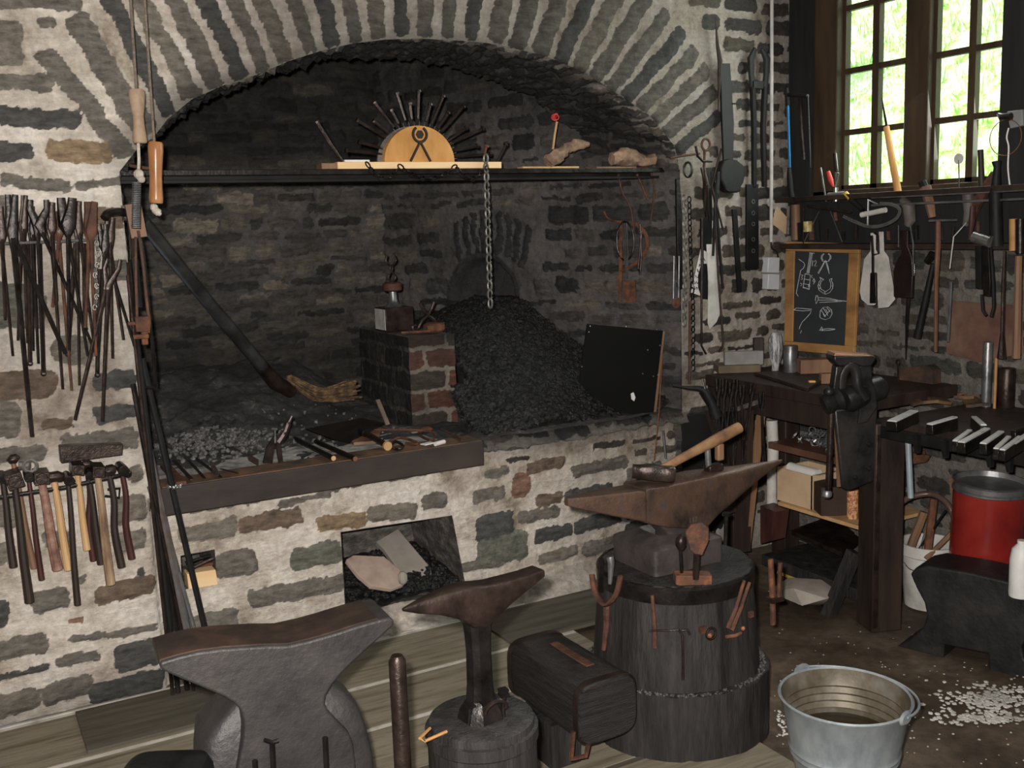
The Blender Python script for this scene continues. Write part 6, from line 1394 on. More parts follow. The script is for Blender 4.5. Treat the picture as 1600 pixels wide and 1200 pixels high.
# vise
vp_ = onX(1335, 620, 2.93); print('vise', vp_)
CH = V((CF.x, CF.y, 0)).normalized()
g = lambda a, b, o=0: onP(a, b, vp_+CH*o, CH)
VI = thing('bench_vise', 'oily black leg vise with worn copper coloured jaws on the bench corner', 'vise', V((2.95, vp_.y, .84)))
kv = pxm(vp_)
def vprism(pts, o, th, name, mt, bev=.006): return MB().prism([g(a, b, o) for a, b in pts], CH*th).build(name, mt, VI, bevel=bev, seg=3)
vprism([(1303,556),(1366,556),(1369,562),(1362,572),(1350,574),(1336,570),(1320,572),(1310,572),(1303,564)], -.03, .10, 'jaws', VISE)
vprism([(1305,552),(1366,556),(1368,560),(1303,557)], -.025, .09, 'jaw_face', JAW, .002)
vprism([(1306,572),(1318,572),(1312,612),(1306,636),(1300,620),(1303,595)], -.01, .05, 'front_leg', VISE)
vprism([(1340,572),(1362,570),(1364,596),(1370,612),(1372,636),(1356,660),(1340,664),(1345,620),(1342,600)], -.01, .07, 'rear_leg', VISE)
m = MB(); m.tube(curve_pts([g(1316,606,-.03), g(1318,586,-.03), g(1327,573,-.03), g(1337,580,-.03), g(1341,606,-.03), g(1352,625,-.03)], 5), [8*kv]*26, 10, flat=.7); m.build('spring_arm', VISE, VI)
m = MB(); m.lathe([(.5*kv, 0), (14*kv, 2*kv), (17*kv, 6*kv), (16*kv, 14*kv), (12*kv, 20*kv), (17*kv, 26*kv), (19*kv, 30*kv), (14*kv, 34*kv)], g(1285, 634, -.03), (g(1325, 618, -.03)-g(1285, 634, -.03)), 24); m.build('screw_head', VISE, VI)
m = MB(); m.lathe([(17*kv, 0), (22*kv, 10*kv), (21*kv, 34*kv), (17*kv, 42*kv), (19*kv, 50*kv), (19*kv, 72*kv), (12*kv, 80*kv)], g(1318, 626, .0), (g(1395, 598, .08)-g(1318, 626, .0)), 26); m.build('screw_barrel', VISE, VI)
MB().ball(g(1295, 612, -.04), 8*kv, 12).build('ball', VISE, VI)
HND = MB().tube([g(1299, 642, -.035), g(1294, 770, -.035)], 5*kv, 12).build('handle', IRONB, VI); MB().lathe([(6*kv, 0), (8*kv, 3*kv), (8*kv, 9*kv), (5*kv, 12*kv)], g(1292, 766, -.035), (0, 0, -1), 16).build('handle_knob', STEELG, HND)
vprism([(1303,640),(1372,630),(1370,700),(1368,752),(1328,768),(1316,764),(1311,720)], .0, .06, 'mounting_block', VISE, .008)
for a, b in ((1358,694),(1358,732),(1336,746),(1352,655)): MB().ball(g(a, b, -.002), 4*kv, 8).build('bolt', VISE, VI)
solo('iron_strut', MB().tube([g(1307,650,.02), g(1312,760,.02)], 6*kv, 4, flat=.5), WOODB, 'pale brown wooden strip hanging behind the vise handle', 'strip')

# ---- items on the bench
def bxp(px0, px1, pyb, h_px, dep, z, name, mt, lab, cat, bev=.003, o=None, rz=0, kind='box'):
    a = onZ(px0, pyb, z); b = onZ(px1, pyb, z); k = pxm(a); c = (a+b)/2; w_ = (b-a).length; dr = CR.copy(); dr.z = 0; dr.normalize(); R = rotm(0, 0, math.atan2(dr.y, dr.x)+rz)
    dv = V((-dr.y, dr.x, 0)); c = c+dv*dep/2+V((0, 0, h_px*k/2)); m = MB()
    if kind == 'box': m.box(c, (w_, dep, h_px*k), R)
    else: m.lathe([(w_/2*.97, -h_px*k/2), (w_/2, -h_px*k/2+.003), (w_/2, h_px*k/2-.003), (w_/2*.95, h_px*k/2)], c, n=24)
    return solo(name, m, mt, lab, cat, bevel=bev if kind == 'box' else 0)
Z = ZB_+.001
solo('wood_board', MB().prism([onZ(1178,586,Z), onZ(1216,584,Z), onZ(1283,600,Z), onZ(1262,612,Z)], (0, 0, .014)), WOODD, 'dark thin board lying on the bench left of the vise', 'board', bevel=.002)
bxp(1122, 1190, 583, 12, .13, Z, 'wood_plank', mat('old_plank', [(.07,.05,.03), (.15,.11,.07)], 8, .7, 0, .2), 'short worn plank lying at the left end of the bench', 'plank')
bxp(1132, 1194, 571, 22, .03, Z+.03, 'grey_slab', mat('grey_slab_m', [(.16,.15,.14), (.24,.23,.22)], 12, .8, 0, .3), 'grey stone slab standing on the plank at the back of the bench', 'slab')
bxp(1178, 1194, 566, 38, .03, Z+.03, 'dark_box', WOODD, 'small dark upright box leaning on the wall above the grey slab', 'box')
bxp(1227, 1250, 583, 42, .08, Z, 'steel_tin', STEELG, 'grey steel cylinder tin on the bench under the blackboard', 'tin', kind='cyl')
bxp(1250, 1306, 584, 22, .08, Z, 'wooden_box', WOODB, 'low dark brown wooden box left of the vise', 'box')
bxp(1283, 1302, 600, 16, .04, Z, 'small_block', WOODB, 'small brown wooden block before the wooden box', 'block')
bxp(1264, 1275, 603, 8, .02, Z, 'orange_block', ORANGEW, 'tiny orange wooden block on the bench board', 'block')
m = MB(); k = pxm(onZ(1212, 580, Z)); base = onZ(1214, 583, Z); rg = []
for py, w_ in [(583,5),(570,6),(558,9),(545,12),(530,10),(520,7)]: rg.append([onP(1212+math.cos(a_)*w_+random.uniform(-2, 2), py, base+V((math.sin(a_)*.02, math.sin(a_)*.02, 0)), (CF.x, CF.y, 0)) for a_ in [2*PI*i/10 for i in range(10)]])
m.loft(rg); solo('crumpled_glove', m, mat('striped_glove', [(.04,.04,.04), (.5,.5,.5), (.06,.06,.06), (.55,.54,.55)], 18, .7, 0, .4, (3, 3, .5)), 'crumpled white and black striped glove beside the blackboard frame', 'glove')
m = MB().ring(onX(1205, 498, 3.585), 10*k, 1.2*k, (1, 0, 0), 24, 6); solo('rusty_ring', m, RUSTD, 'thin rusty wire ring hanging on the wall left of the blackboard', 'ring')
# right bench
Z2 = ZR+.001
m = MB().prism([onX(1404,583,3.5), onX(1448,578,3.5), onX(1457,586,3.5), onX(1457,614,3.5), onX(1404,620,3.5)], (.05, 0, 0)); 
zmn = min(p.z for p in m.v)
for p in m.v: p.z += Z2-zmn
solo('rusty_box', m, mat('dark_rusty_box', [(.02,.016,.015), (.06,.035,.025), (.12,.06,.03)], 10, .7, .1, .3), 'dark rusty iron box on the right bench behind the vise', 'box')
m = MB()
for i in range(14):
    c = onZ(random.uniform(1430, 1525), random.uniform(612, 630), Z2+.012); m.box(c, (random.uniform(.03, .1), random.uniform(.03, .08), .012), rotm(random.uniform(-.2, .2), random.uniform(-.2, .2), random.uniform(0, 3)))
solo('leather_scraps', m, mat('leather_scrap', [(.02,.015,.012), (.08,.045,.025), (.2,.11,.04)], 9, .7, 0, .3), 'heap of dark and orange leather scraps on the right bench', 'scraps', kind=None) if False else tag(m.build('leather_scraps', mat('leather_scrap', [(.02,.015,.012), (.08,.045,.025), (.2,.11,.04)], 9, .7, 0, .3), smooth=0), 'heap of dark and orange leather scraps on the right bench', 'scraps', kind='stuff')
for i, (px0, px1, pyb, h, mt, lab, r_) in enumerate([(1537,1553,637,102,STEELG,'tall grey steel cylinder standing on the right bench',.0), (1562,1590,638,62,IRONB,'short wide brown iron cylinder right of the tall one',.0), (1556,1561,640,80,FRAMEW,'thin ochre rod between the two cylinders',.0)]):
    bxp(px0, px1, pyb, h, .05, Z2, 'steel_cylinder', mt, lab, 'cylinder', kind='cyl')
# hardy tools
hd = [((1393,659),(1428,645),20,'large flat bright headed hardy tool next to the vise'), ((1452,664),(1492,655),14,'wide hardy tool with pale notched top'),
      ((1492,690),(1515,676),11,'first of the bright angled hardy tools, left'), ((1502,692),(1542,673),15,'long bright angled hardy tool, second from the left'), ((1536,694),(1564,678),14,'bright angled hardy tool, third from the left'),
      ((1556,702),(1576,686),11,'narrow bright hardy tool, fourth from the left'), ((1566,704),(1594,686),12,'bright hardy tool at the right, fifth from the left'), ((1582,694),(1612,678),13,'pale hardy tool cut off by the photo edge'), ((1522,652),(1537,668),12,'upright pale wedge behind the angled hardy tools'), ((1583,675),(1612,666),11,'dark hardy tool at the photo edge behind the others')]
for a, b, w_, lab in hd:
    p, q = onZ(a[0], a[1], Z2+.035), onZ(b[0], b[1], Z2+.035); k = pxm(p); d = (q-p); L = d.length; d.normalize(); s = d.cross(V((0, 0, 1))); w2 = w_*k/2
    T = thing('hardy_tool', lab + ' on the bench', 'hardy tool', (p+q)/2-V((0, 0, .035)), 'hardy tools on the right bench')
    lo = -.034
    MB().hexa([p-s*w2+V((0,0,lo)), p+s*w2+V((0,0,lo)), q+s*w2+V((0,0,lo)), q-s*w2+V((0,0,lo)), p-s*w2*.8, p+s*w2*.8, q+s*w2*.8+V((0,0,.006)), q-s*w2*.8+V((0,0,.006))]).build('shank', IRON, T, bevel=.003)
    MB().hexa([p-s*w2*.78+V((0,0,.0)), p+s*w2*.78, q+s*w2*.78+V((0,0,.006)), q-s*w2*.78+V((0,0,.006)), p-s*w2*.6+V((0,0,.005)), p+s*w2*.6+V((0,0,.005)), q+s*w2*.6+V((0,0,.011)), q-s*w2*.6+V((0,0,.011))]).build('bright_face', STEEL_GLEAM if 'dark' not in lab else IRON, T, bevel=.001)  # pale steel paints the window reflection onto the tool faces
for i, (px, py) in enumerate([(1432,700),(1476,708),(1546,722),(1576,730)]):
    solo('hanging_shank', MB().tube([onX(px, py-20, BX-.012), onX(px+2, py+8, BX-.012)], [.018, .010], 4), BLACK, ['first', 'second', 'third', 'fourth'][i] + ' tool shank from the left poking down below the right bench edge', 'tool shank', 'shanks under the bench edge')
solo('wire_eye', MB().tube([onX(1404,612,3.45), onX(1403,570,3.45)], .004, 6).ring(onX(1403,566,3.45), .010, .003, (1, 0, 0), 12, 5), IRONB, 'upright wire with an eye at the top behind the vise', 'wire')

# ---- under the bench
def shelf(name, pts, dep, th, mt, lab, cat, xf=3.12, grp=None):
    q = [onX(a, b, xf) for a, b in pts]; z = sum(p.z for p in q)/2; m = MB(); m.box((xf+dep/2, (q[0].y+q[1].y)/2, z-th/2), (dep, abs(q[0].y-q[1].y), th)); return solo(name, m, mt, lab, cat, grp, bevel=.002), z, q
o1, zs_1, _ = shelf('upper_shelf', [(1200,692),(1345,722)], .38, .03, mat('red_brown_shelf', [(.07,.03,.02), (.15,.07,.045)], 8, .5, 0, .2), 'reddish brown upper shelf under the bench, carrying a chain heap', 'shelf')
o2, zs_2, _ = shelf('middle_shelf', [(1215,785),(1345,822)], .38, .016, WOODL, 'thin pale middle shelf under the bench, carrying the cardboard box', 'shelf')
o3, zs_3, _ = shelf('lower_shelf', [(1190,872),(1340,915)], .36, .05, STUMP, 'thick dark lower beam shelf under the bench', 'shelf')
m = MB()
for i in range(150):
    p = V((3.14+random.random()*.3, random.uniform(2.78, 3.22), zs_1+.012+random.random()*.05*(1))); m.ring(p, .016, .004, (random.uniform(-1, 1), random.uniform(-1, 1), random.uniform(.2, 1)), 8, 4)
tag(m.build('chain_heap', STEELG, smooth=30), 'grey heap of chain links and iron bits on the upper shelf', 'chain heap', kind='stuff')
solo('white_tube', MB().tube([onX(1206,657,3.16), onX(1208,700,3.16), onX(1206,800,3.16)], 10*.0025, 18), WHITED, 'white vertical tube standing at the left end of the shelves', 'tube')
# cardboard box
a_, b_, c_ = onX(1213, 795, 3.14), onX(1257, 800, 3.14), 0
cb0 = V((3.14, a_.y, zs_2+.001)); k = pxm(cb0)
T = thing('cardboard_box', 'open cardboard box with a white roll on the middle shelf', 'box', cb0)
x0, x1, y1_, y0_ = 3.14, 3.33, onX(1213, 780, 3.14).y, onX(1257, 790, 3.14).y; zt1 = zs_2+.001+52*k
y0_ -= .04
for nm, pts in [('front', [(x0, y1_), (x0, y0_)]), ('side', [(x0, y0_), (x1, y0_)]), ('back', [(x1, y0_), (x1, y1_)]), ('side', [(x1, y1_), (x0, y1_)])]:
    (xa, ya), (xb, yb) = pts; cx2, cy2 = (x0+x1)/2, (y0_+y1_)/2; n_ = V((cx2-(xa+xb)/2, cy2-(ya+yb)/2, 0)).normalized()*.004
    MB().prism([V((xa, ya, cb0.z)), V((xb, yb, cb0.z)), V((xb, yb, zt1)), V((xa, ya, zt1))], n_).build(nm, CARD, T, smooth=0)
MB().prism([V((x0, y0_, zt1)), V((x1, y0_, zt1)), V((x1, y0_-.05, zt1+.012)), V((x0, y0_-.05, zt1+.012))], (0, 0, .003)).build('flap', CARD, T, smooth=0)
solo('white_roll', MB().tube([V((x0+.06, y0_+.02, zt1-.008)), V((x0+.05, y1_-.03, zt1-.004))], .024, 18), PAPER, 'white paper roll lying in the cardboard box', 'roll')
bxp(1282, 1330, 806, 46, .14, zs_2+.001, 'dark_carton', mat('dark_carton_m', [(.03,.015,.01), (.05,.028,.02)], 8, .7), 'dark brown carton right of the cardboard box', 'box')
bxp(1326, 1344, 812, 46, .05, zs_2+.001, 'patterned_tin', mat('patterned_tin_m', [(.5,.18,.04), (.62,.42,.2), (.3,.05,.02), (.6,.45,.3)], 45, .4, 0, 0), 'small tin with orange and cream pattern beside the vise post', 'tin', kind='cyl')
solo('flat_slab', MB().prism([onZ(1236,835,zs_3+.06), onZ(1300,815,zs_3+.06), onZ(1345,848,zs_3+.06), onZ(1316,870,zs_3+.06)], (0, 0, .02)), IRONB, 'dark flat slab lying on the lower shelf', 'slab')
solo('slab_support', MB().prism([onZ(1245,842,zs_3+.002), onZ(1300,822,zs_3+.002), onZ(1335,850,zs_3+.002), onZ(1310,866,zs_3+.002)], (0, 0, .055)), WOODD, 'dark wooden packing under the flat slab', 'block')
solo('diagonal_brace', MB().tube([onX(1335,862,3.10), onX(1293,965,3.02)], .032, 4), STUMP, 'dark diagonal timber leaning against the vise post foot', 'timber')
solo('yellow_board', MB().prism([onX(1190,795,3.4), onX(1214,772,3.4), onX(1216,800,3.4), onX(1196,804,3.4)], (.01, 0, 0)), YELL, 'yellow board scrap behind the tong rack', 'board')
solo('yellow_tray', MB().prism([onX(1214,878,3.2), onX(1256,892,3.2), onX(1250,905,3.2), onX(1214,902,3.2)], (.1, 0, 0)), YELL, 'yellow painted board under the lower shelf', 'board')
solo('grey_stone', MB().rock(onZ(1262, 925, .05), .13, (1, 1.3, .5)), STONEP, 'grey stone block on the floor under the lower shelf', 'stone')
solo('red_brown_block', MB().prism([onX(1188,790,3.05), onX(1212,800,3.05), onX(1206,845,3.05), onX(1188,850,3.05)], (.08, 0, 0)), WOODR, 'dark reddish block behind the anvil horn', 'block')
# ---- tong rack left of the bench
yR = 3.22
g = lambda a, b, o=0: onP(a, b, V((2.86, 3.30, 0))-V((CF.x, CF.y, 0))*o, (CF.x, CF.y, 0))
kt = pxm(g(1140, 650))
T = thing('tong_stand', 'dark iron strap rack full of tongs at the left end of the bench', 'rack', V(g(1130, 780)))
MB().tube([g(1095,612), g(1112,640), g(1150,640), g(1185,628)], 5*kt, 4, flat=.4).build('strap', IRON, T)
MB().tube([g(1110,640,-.03), g(1128,700,-.03), g(1142,800,-.03)], 9*kt, 4).build('post', WOODD, T); MB().tube([g(1165,640,-.04), g(1160,860,-.04)], 13*kt, 4).build('post', WOODD, T); MB().tube([g(1190,640,-.04), g(1165,860,-.04)], 7*kt, 4).build('brace', WOODB, T)
stake = thing('horn_stake', 'small black stake with pointed horn at the left end of the tong rack', 'stake', V(g(1112, 640)))
MB().tube(curve_pts([g(1050,602,.02), g(1075,606,.02), g(1092,607,.02), g(1102,612,.02), g(1112,630,.02), g(1120,652,.02)], 4), [1.2*kt+i*.42*kt for i in range(21)], 10).build('horn', BLACK, stake)
for i, (j, p, e1, e2, d_) in enumerate([((1122,592),(1122,618),(1118,672),(1126,700),'leftmost tongs in the stand'), ((1132,592),(1131,622),(1127,690),(1134,670),'second tongs from the left in the stand'), ((1143,598),(1142,622),(1134,680),(1150,700),'third tongs from the left in the stand, wide open'),
      ((1149,592),(1149,618),(1152,690),(1148,720),'fourth tongs from the left in the stand'), ((1159,602),(1159,628),(1160,720),(1166,740),'tongs with narrow jaw in the middle of the stand'), ((1176,600),(1174,622),(1162,725),(1160,690),'tongs slanting left in the right half of the stand'), ((1190,612),(1190,638),(1192,725),(1196,728),'rightmost tongs in the stand with straight reins')]):
    P = g(*p); T2 = thing('tongs', 'dark iron ' + d_, 'tongs', P, 'tongs in the stand')
    for s, e in ((-1, e1), (1, e2)):
        m = MB(); m.tube([g(j[0]+s*3, j[1], .02+.01*s), g(p[0]+s*2, p[1]-8, .02+.01*s), g(p[0], p[1], .02+.01*s)], [2*kt, 3*kt, 3*kt], 6); m.tube([g(p[0], p[1], .02-.01*s), g(*e, .02-.01*s)], 1.9*kt, 6); m.build('tong_half', IRON, T2)
solo('steel_rod', MB().tube([g(1097,592,.03), g(1110,640,.03), g(1116,655,.03)], 1.3*kt, 6), STEELG, 'thin bright rod leaning at the left of the tong stand', 'rod')
# ------------------------------------------------------------------ blackboard
xb = 3.50; bq = [(1228,378),(1343,380),(1336,558),(1226,547)]
BBq = [onX(a, b, xb) for a, b in [(1229,377),(1344,381),(1335,556),(1226,547)]]
c0 = (BBq[2]+BBq[3])/2
BB = thing('blackboard', 'small wood framed blackboard with chalk sketches hanging on the window wall', 'blackboard', c0)
def bb(u_, v_, o=0):
    p = lerp(lerp(BBq[0], BBq[1], u_), lerp(BBq[3], BBq[2], u_), v_); return V((p.x-o, p.y, p.z))
SLT = MB().prism([bb(.08,.06), bb(.92,.06), bb(.92,.94), bb(.08,.94)], (.008, 0, 0)).build('slate', SLATE, BB, smooth=0)
for u0_, v0_, u1_, v1_ in ((0,0,1,.085),(0,.915,1,1),(0,.085,.13,.915),(.87,.085,1,.915)):
    MB().prism([bb(u0_,v0_,.006), bb(u1_,v0_,.006), bb(u1_,v1_,.006), bb(u0_,v1_,.006)], (.018, 0, 0)).build('frame_rail', FRAMEW, BB, bevel=.003)
def bpx(x, y_): return onX(x, y_, xb-.001)
# chalk strokes in photograph pixels from the zoomed view (scale 5.4545, origin 1180,260)
def zz1(p): return (1180+p[0]/5.4545, 260+p[1]/5.4545)
def zz2(p): return (1180+p[0]/5.4545, 440+p[1]/5.4545)
K1 = [[(370,790),(415,820),(422,840),(410,870),(388,885),(350,1080),(367,1108)], [(460,735),(505,740)], [(468,735),(440,915)], [(488,738),(458,912)], [(478,738),(450,912)], [(425,915),(470,925),(460,1050),(408,1035),(425,915)], [(420,960),(462,968)], [(415,1000),(462,1010)], [(412,1030),(462,1045)],
      [(490,800),(486,850)], [(500,815),(515,800),(522,815),(505,850),(525,848)], [(390,925),(408,925),(395,945),(405,960),(390,965)], [(485,925),(478,945),(490,950)], [(500,955),(490,975),(505,990),(495,1005),(510,980),(500,955)], [(385,995),(400,1000),(388,1020)], [(460,1000),(452,1030),(468,1020)],
      [(585,742),(565,760),(562,785),(575,808),(598,812),(625,808),(645,785),(645,760),(625,742)], [(588,745),(572,765),(570,785),(580,800)], [(622,745),(638,765),(636,785),(624,800)], [(600,800),(570,860),(540,915)], [(592,805),(560,865),(534,908)], [(598,808),(615,860),(632,915)], [(606,806),(622,860),(628,905)],
      [(550,945),(560,965),(545,985),(535,1020),(545,1055),(575,1078),(600,1090),(635,1075),(660,1040),(662,1000),(650,975),(655,955)], [(580,965),(560,985),(552,1020),(562,1048),(600,1068),(640,1040),(645,1000),(632,965)], [(550,945),(585,965)], [(632,965),(655,955)], [(540,1010),(555,1015)], [(545,1040),(560,1035)], [(590,1070),(600,1090)], [(650,1020),(664,1018)],
      [(520,1100),(512,1140),(520,1170),(538,1130),(530,1100),(520,1100)], [(540,1118),(640,1125),(700,1140),(780,1150)], [(540,1140),(640,1138),(700,1145)], [(545,1160),(640,1155),(740,1150)]]
K2 = [[(330,240),(350,225),(480,235),(470,270),(440,305),(400,345),(380,385),(375,405)], [(330,242),(400,250),(470,245)], [(395,415),(385,440)], [(550,300),(555,250),(580,220),(620,215),(650,240),(655,275),(635,310),(600,325),(565,315),(550,300)], [(560,240),(600,300)], [(580,225),(620,290)], [(610,220),(640,260)], [(575,260),(590,300),(640,240)], [(600,235),(620,270)],
      [(548,418),(568,385),(575,415)], [(555,410),(620,400),(680,405)], [(560,418),(630,415),(680,407)]]
m = MB()
for ks, f_ in ((K1, zz1), (K2, zz2)):
    for s in ks: m.tube([bpx(*f_(p)) for p in s], .0013, 4, flat=.6)
m.build('chalk_drawing', CHALK, SLT, smooth=0)
m = MB()
for a, b in (((1257,377),(1280,330)), ((1316,378),(1296,326))): m.tube([onX(*a, xb-.01), onX(*b, xb-.0)], .0022, 5)
m.build('hanging_string', STEELG, BB)
solo('twisted_wire', MB().tube([onX(1255,385,xb-.02), onX(1255,325,xb-.02)], .003, 6), IRONB, 'twisted wire hanging before the left of the blackboard frame', 'wire')
# ------------------------------------------------------------------ window sill rack
xs_ = 3.40
def wz(py, px=1400, x=3.5): return onX(px, py, x).z
RKW = thing('wall_shelf', 'dark wooden tool rack running below the window', 'shelf', V((3.5, 2.9, wz(388))))
ya, yb = onX(1240, 340, 3.5).y, 1.95
MB().box((3.55, (ya+yb)/2, (wz(302)+wz(385))/2), (.04, ya-yb, wz(302)-wz(385))).build('back_board', DARKB, RKW, smooth=0)
MB().box((3.47, (ya+yb)/2, wz(304)), (.18, ya-yb, .022)).build('sill_board', WOODD, RKW, bevel=.002)
MB().box((3.49, (ya+yb)/2, wz(384)), (.16, ya-yb, .022)).build('lower_board', WOODD, RKW, bevel=.002)
for py, x in ((309,3.385),(321,3.40),(345,3.40)): 
    a = onX(1362 if py != 345 else 1452, py, x); b = V((x, 2.05 if py != 345 else onX(1495, 345, x).y, a.z)); MB().tube([a, b], .005, 8).build('rail', STEELG, RKW)
MB().tube([onX(1262,322,3.40), onX(1330,332,3.40)], .006, 6).build('rail', IRONB, RKW)
zsl = wz(304)+.012
def wt_(pts, r_, x, mt, name, lab, cat, n=8, flat=1.0, group=None):
    q = [onX(a, b, x) for a, b in pts]; k_ = pxm(q[0]); rr_ = [v_*k_ for v_ in (r_ if hasattr(r_, '__len__') else [r_]*len(q))]
    return solo(name, MB().tube(q, rr_, n, flat=flat), mt, lab, cat, group)
def wp(pts, x, th, mt, name, lab, cat, bev=.001, group=None): return solo(name, MB().prism([onX(a, b, x) for a, b in pts], (th, 0, 0)), mt, lab, cat, group, bevel=bev)
T = thing('auger', 'long twist drill in an orange brown wooden handle standing before the window', 'drill', onX(1403, 303, 3.44))
MB().tube([onX(1378,152,3.44), onX(1382,178,3.44), onX(1386,200,3.44)], [.002, .005, .006], 6).build('drill_bit', IRON, T); MB().tube([onX(1385,198,3.44), onX(1394,250,3.44), onX(1404,304,3.44)], [.012, .014, .015], 12).build('handle', ORANGEW, T)
T = thing('red_pliers', 'pliers with red handle stuck in a small steel cup on the rack', 'pliers', onX(1303, 292, 3.42)); MB().tube([onX(1294,268,3.42), onX(1298,282,3.42), onX(1302,292,3.42)], [.008, .011, .004], 8).build('red_grip', REDC, T); MB().tube([onX(1310,270,3.42), onX(1305,292,3.42)], .004, 6).build('jaw', STEELG, T)
wt_([(1306,293),(1306,315)], 4, 3.41, STEEL, 'steel_cup', 'small shiny steel cup holding the red pliers', 'cup', 14)
T = thing('screwdriver', 'yellow and black screwdriver lying on the rack left of the curved knife', 'screwdriver', onX(1330, 312, 3.39)); MB().tube([onX(1321,302,3.39), onX(1329,311,3.39)], .011, 10).build('yellow_collar', YELL, T); MB().tube([onX(1329,311,3.39), onX(1348,328,3.39)], [.012, .010], 10).build('grip', BLACK, T)
wt_([(1295,306),(1320,304)], 5, 3.40, CHAINM, 'grey_roll', 'pale grey roll lying beside the steel cup', 'roll', 12)
T = thing('drawknife', 'large bright curved two handled knife blade lying in the rack', 'drawknife', onX(1365, 352, 3.36))
MB().tube(curve_pts([onX(1318,338,3.36), onX(1335,346,3.36), onX(1358,354,3.36), onX(1380,352,3.36), onX(1400,342,3.36), onX(1406,328,3.36), onX(1395,320,3.36), onX(1375,318,3.36)], 5), .008, 6, flat=.4).build('blade', STEEL, T); MB().tube([onX(1346,336,3.36), onX(1384,328,3.36)], .011, 8).build('handle', WHITED, T); MB().tube([onX(1372,320,3.36), onX(1357,312,3.36), onX(1356,352,3.36)], .005, 6).build('wire', STEELG, T)
wt_([(1410,312),(1420,322),(1422,345),(1418,352)], [6,10,9,6], 3.42, mat('dusty_iron', [(.06,.05,.045), (.14,.12,.10)], 12, .6), 'old_brush', 'dusty grey brown brush head in the rack right of the curved knife', 'brush', 10)
T = thing('shoe_brush', 'worn brown brush with dark top leaning on the window post', 'brush', onX(1455, 335, 3.45)); MB().tube([onX(1446,292,3.45), onX(1453,318,3.45), onX(1457,340,3.45)], [.022, .02, .014], 8).build('bristles', WOODB, T); MB().tube([onX(1441,284,3.45), onX(1447,298,3.45)], .016, 8).build('top', BLACK, T)
T = thing('round_mirror', 'small translucent disc on a thin stem before the right window', 'disc on stem', onX(1499, 302, 3.46)); MB().tube([onX(1498,250,3.46), onX(1499,303,3.46)], .0028, 6).build('stem', STEELG, T); MB().lathe([(.02, -.002), (.02, .002)], onX(1498, 248, 3.46), (-1, 0, 0), 20).build('disc', WHITED, T)
wt_([(1532,234),(1533,262),(1534,302)], [4.5,4.5,6], 3.46, WOODD, 'wood_bottle', 'dark narrow bottle shaped handle on the sill', 'handle', 12)
T = thing('black_cone', 'tall black conical tool on the sill at the right window edge', 'cone tool', onX(1560, 385, 3.40)); MB().tube([onX(1557,252,3.40), onX(1558,262,3.40), onX(1555,300,3.40), onX(1557,385,3.40)], [.017, .012, .022, .024], 14).build('cone', BLACK, T)
wp([(1548,268),(1556,275),(1530,320),(1516,350),(1505,348),(1520,310)], 3.43, .02, RUSTD, 'rusty_shears', 'rusty brown shears blade leaning against the black cone', 'blade')
wt_([(1512,300),(1515,332),(1508,352)], [10,9,5], 3.44, mat('grey_tool', [(.06,.055,.05), (.12,.11,.10)], 12, .6), 'grey_mallet', 'grey rounded tool head hanging in the middle of the rack', 'tool head', 10)
wt_([(1520,322),(1519,345),(1515,375)], [4,5,2], 3.38, WOODR, 'red_handle', 'short dark red wooden handle hanging in the rack', 'handle')  # dark red tool handle hanging by itself
wt_([(1510,348),(1490,370),(1487,395),(1484,420)], 1, 3.38, WHITED, 'thin_string', 'thin pale string hanging below the rack', 'string', 5)
wt_([(1262,346),(1262,362)], 7, 3.48, mat('small_tin', [(.05,.04,.03), (.5,.4,.15), (.3,.3,.28)], 18, .4), 'label_tin', 'small tin with white and yellow label in the rack above the blackboard', 'tin', 12)
wt_([(1277,345),(1279,376)], 3.2, 3.46, BLACK, 'dark_punch', 'dark punch standing right of the label tin', 'punch')
wt_([(1305,332),(1306,345)], 3, 3.46, RUST, 'orange_plug', 'small orange plug in the middle of the rack above the blackboard', 'plug')
wt_([(1282,262),(1291,315)], 1.6, 3.45, STEELG, 'thin_file', 'thin steel file leaning left of the red pliers', 'file')
wt_([(1304,240),(1307,268)], 3, 3.5, IRONB, 'hanging_bolt', 'dark bolt hanging on the window frame above the red pliers', 'bolt')
for i in range(11):
    px = [1250, 1268, 1292, 1318, 1338, 1388, 1432, 1470, 1490, 1528, 1582][i]; py = 375
    lab = ['stubby dark tool at the left end of the lower rack board', 'dark socket beside the label tin', 'black peg above the blackboard string', 'brown peg right of the blackboard string', 'dark peg above the pale sole templates', 'rusty peg behind the drawknife', 'dark peg below the old brush', 'black peg right of the shoe brush', 'iron peg behind the thin string', 'iron peg under the rusty shears', 'iron peg right of the black cone'][i]
    wt_([(px, py-random.uniform(12, 30)), (px+random.uniform(-2, 2), py)], random.uniform(2.5, 5), 3.50, random.choice([IRON, IRONB, WOODD, RUSTD]), 'tool_peg', lab, 'peg', group='pegs on the lower rack board')
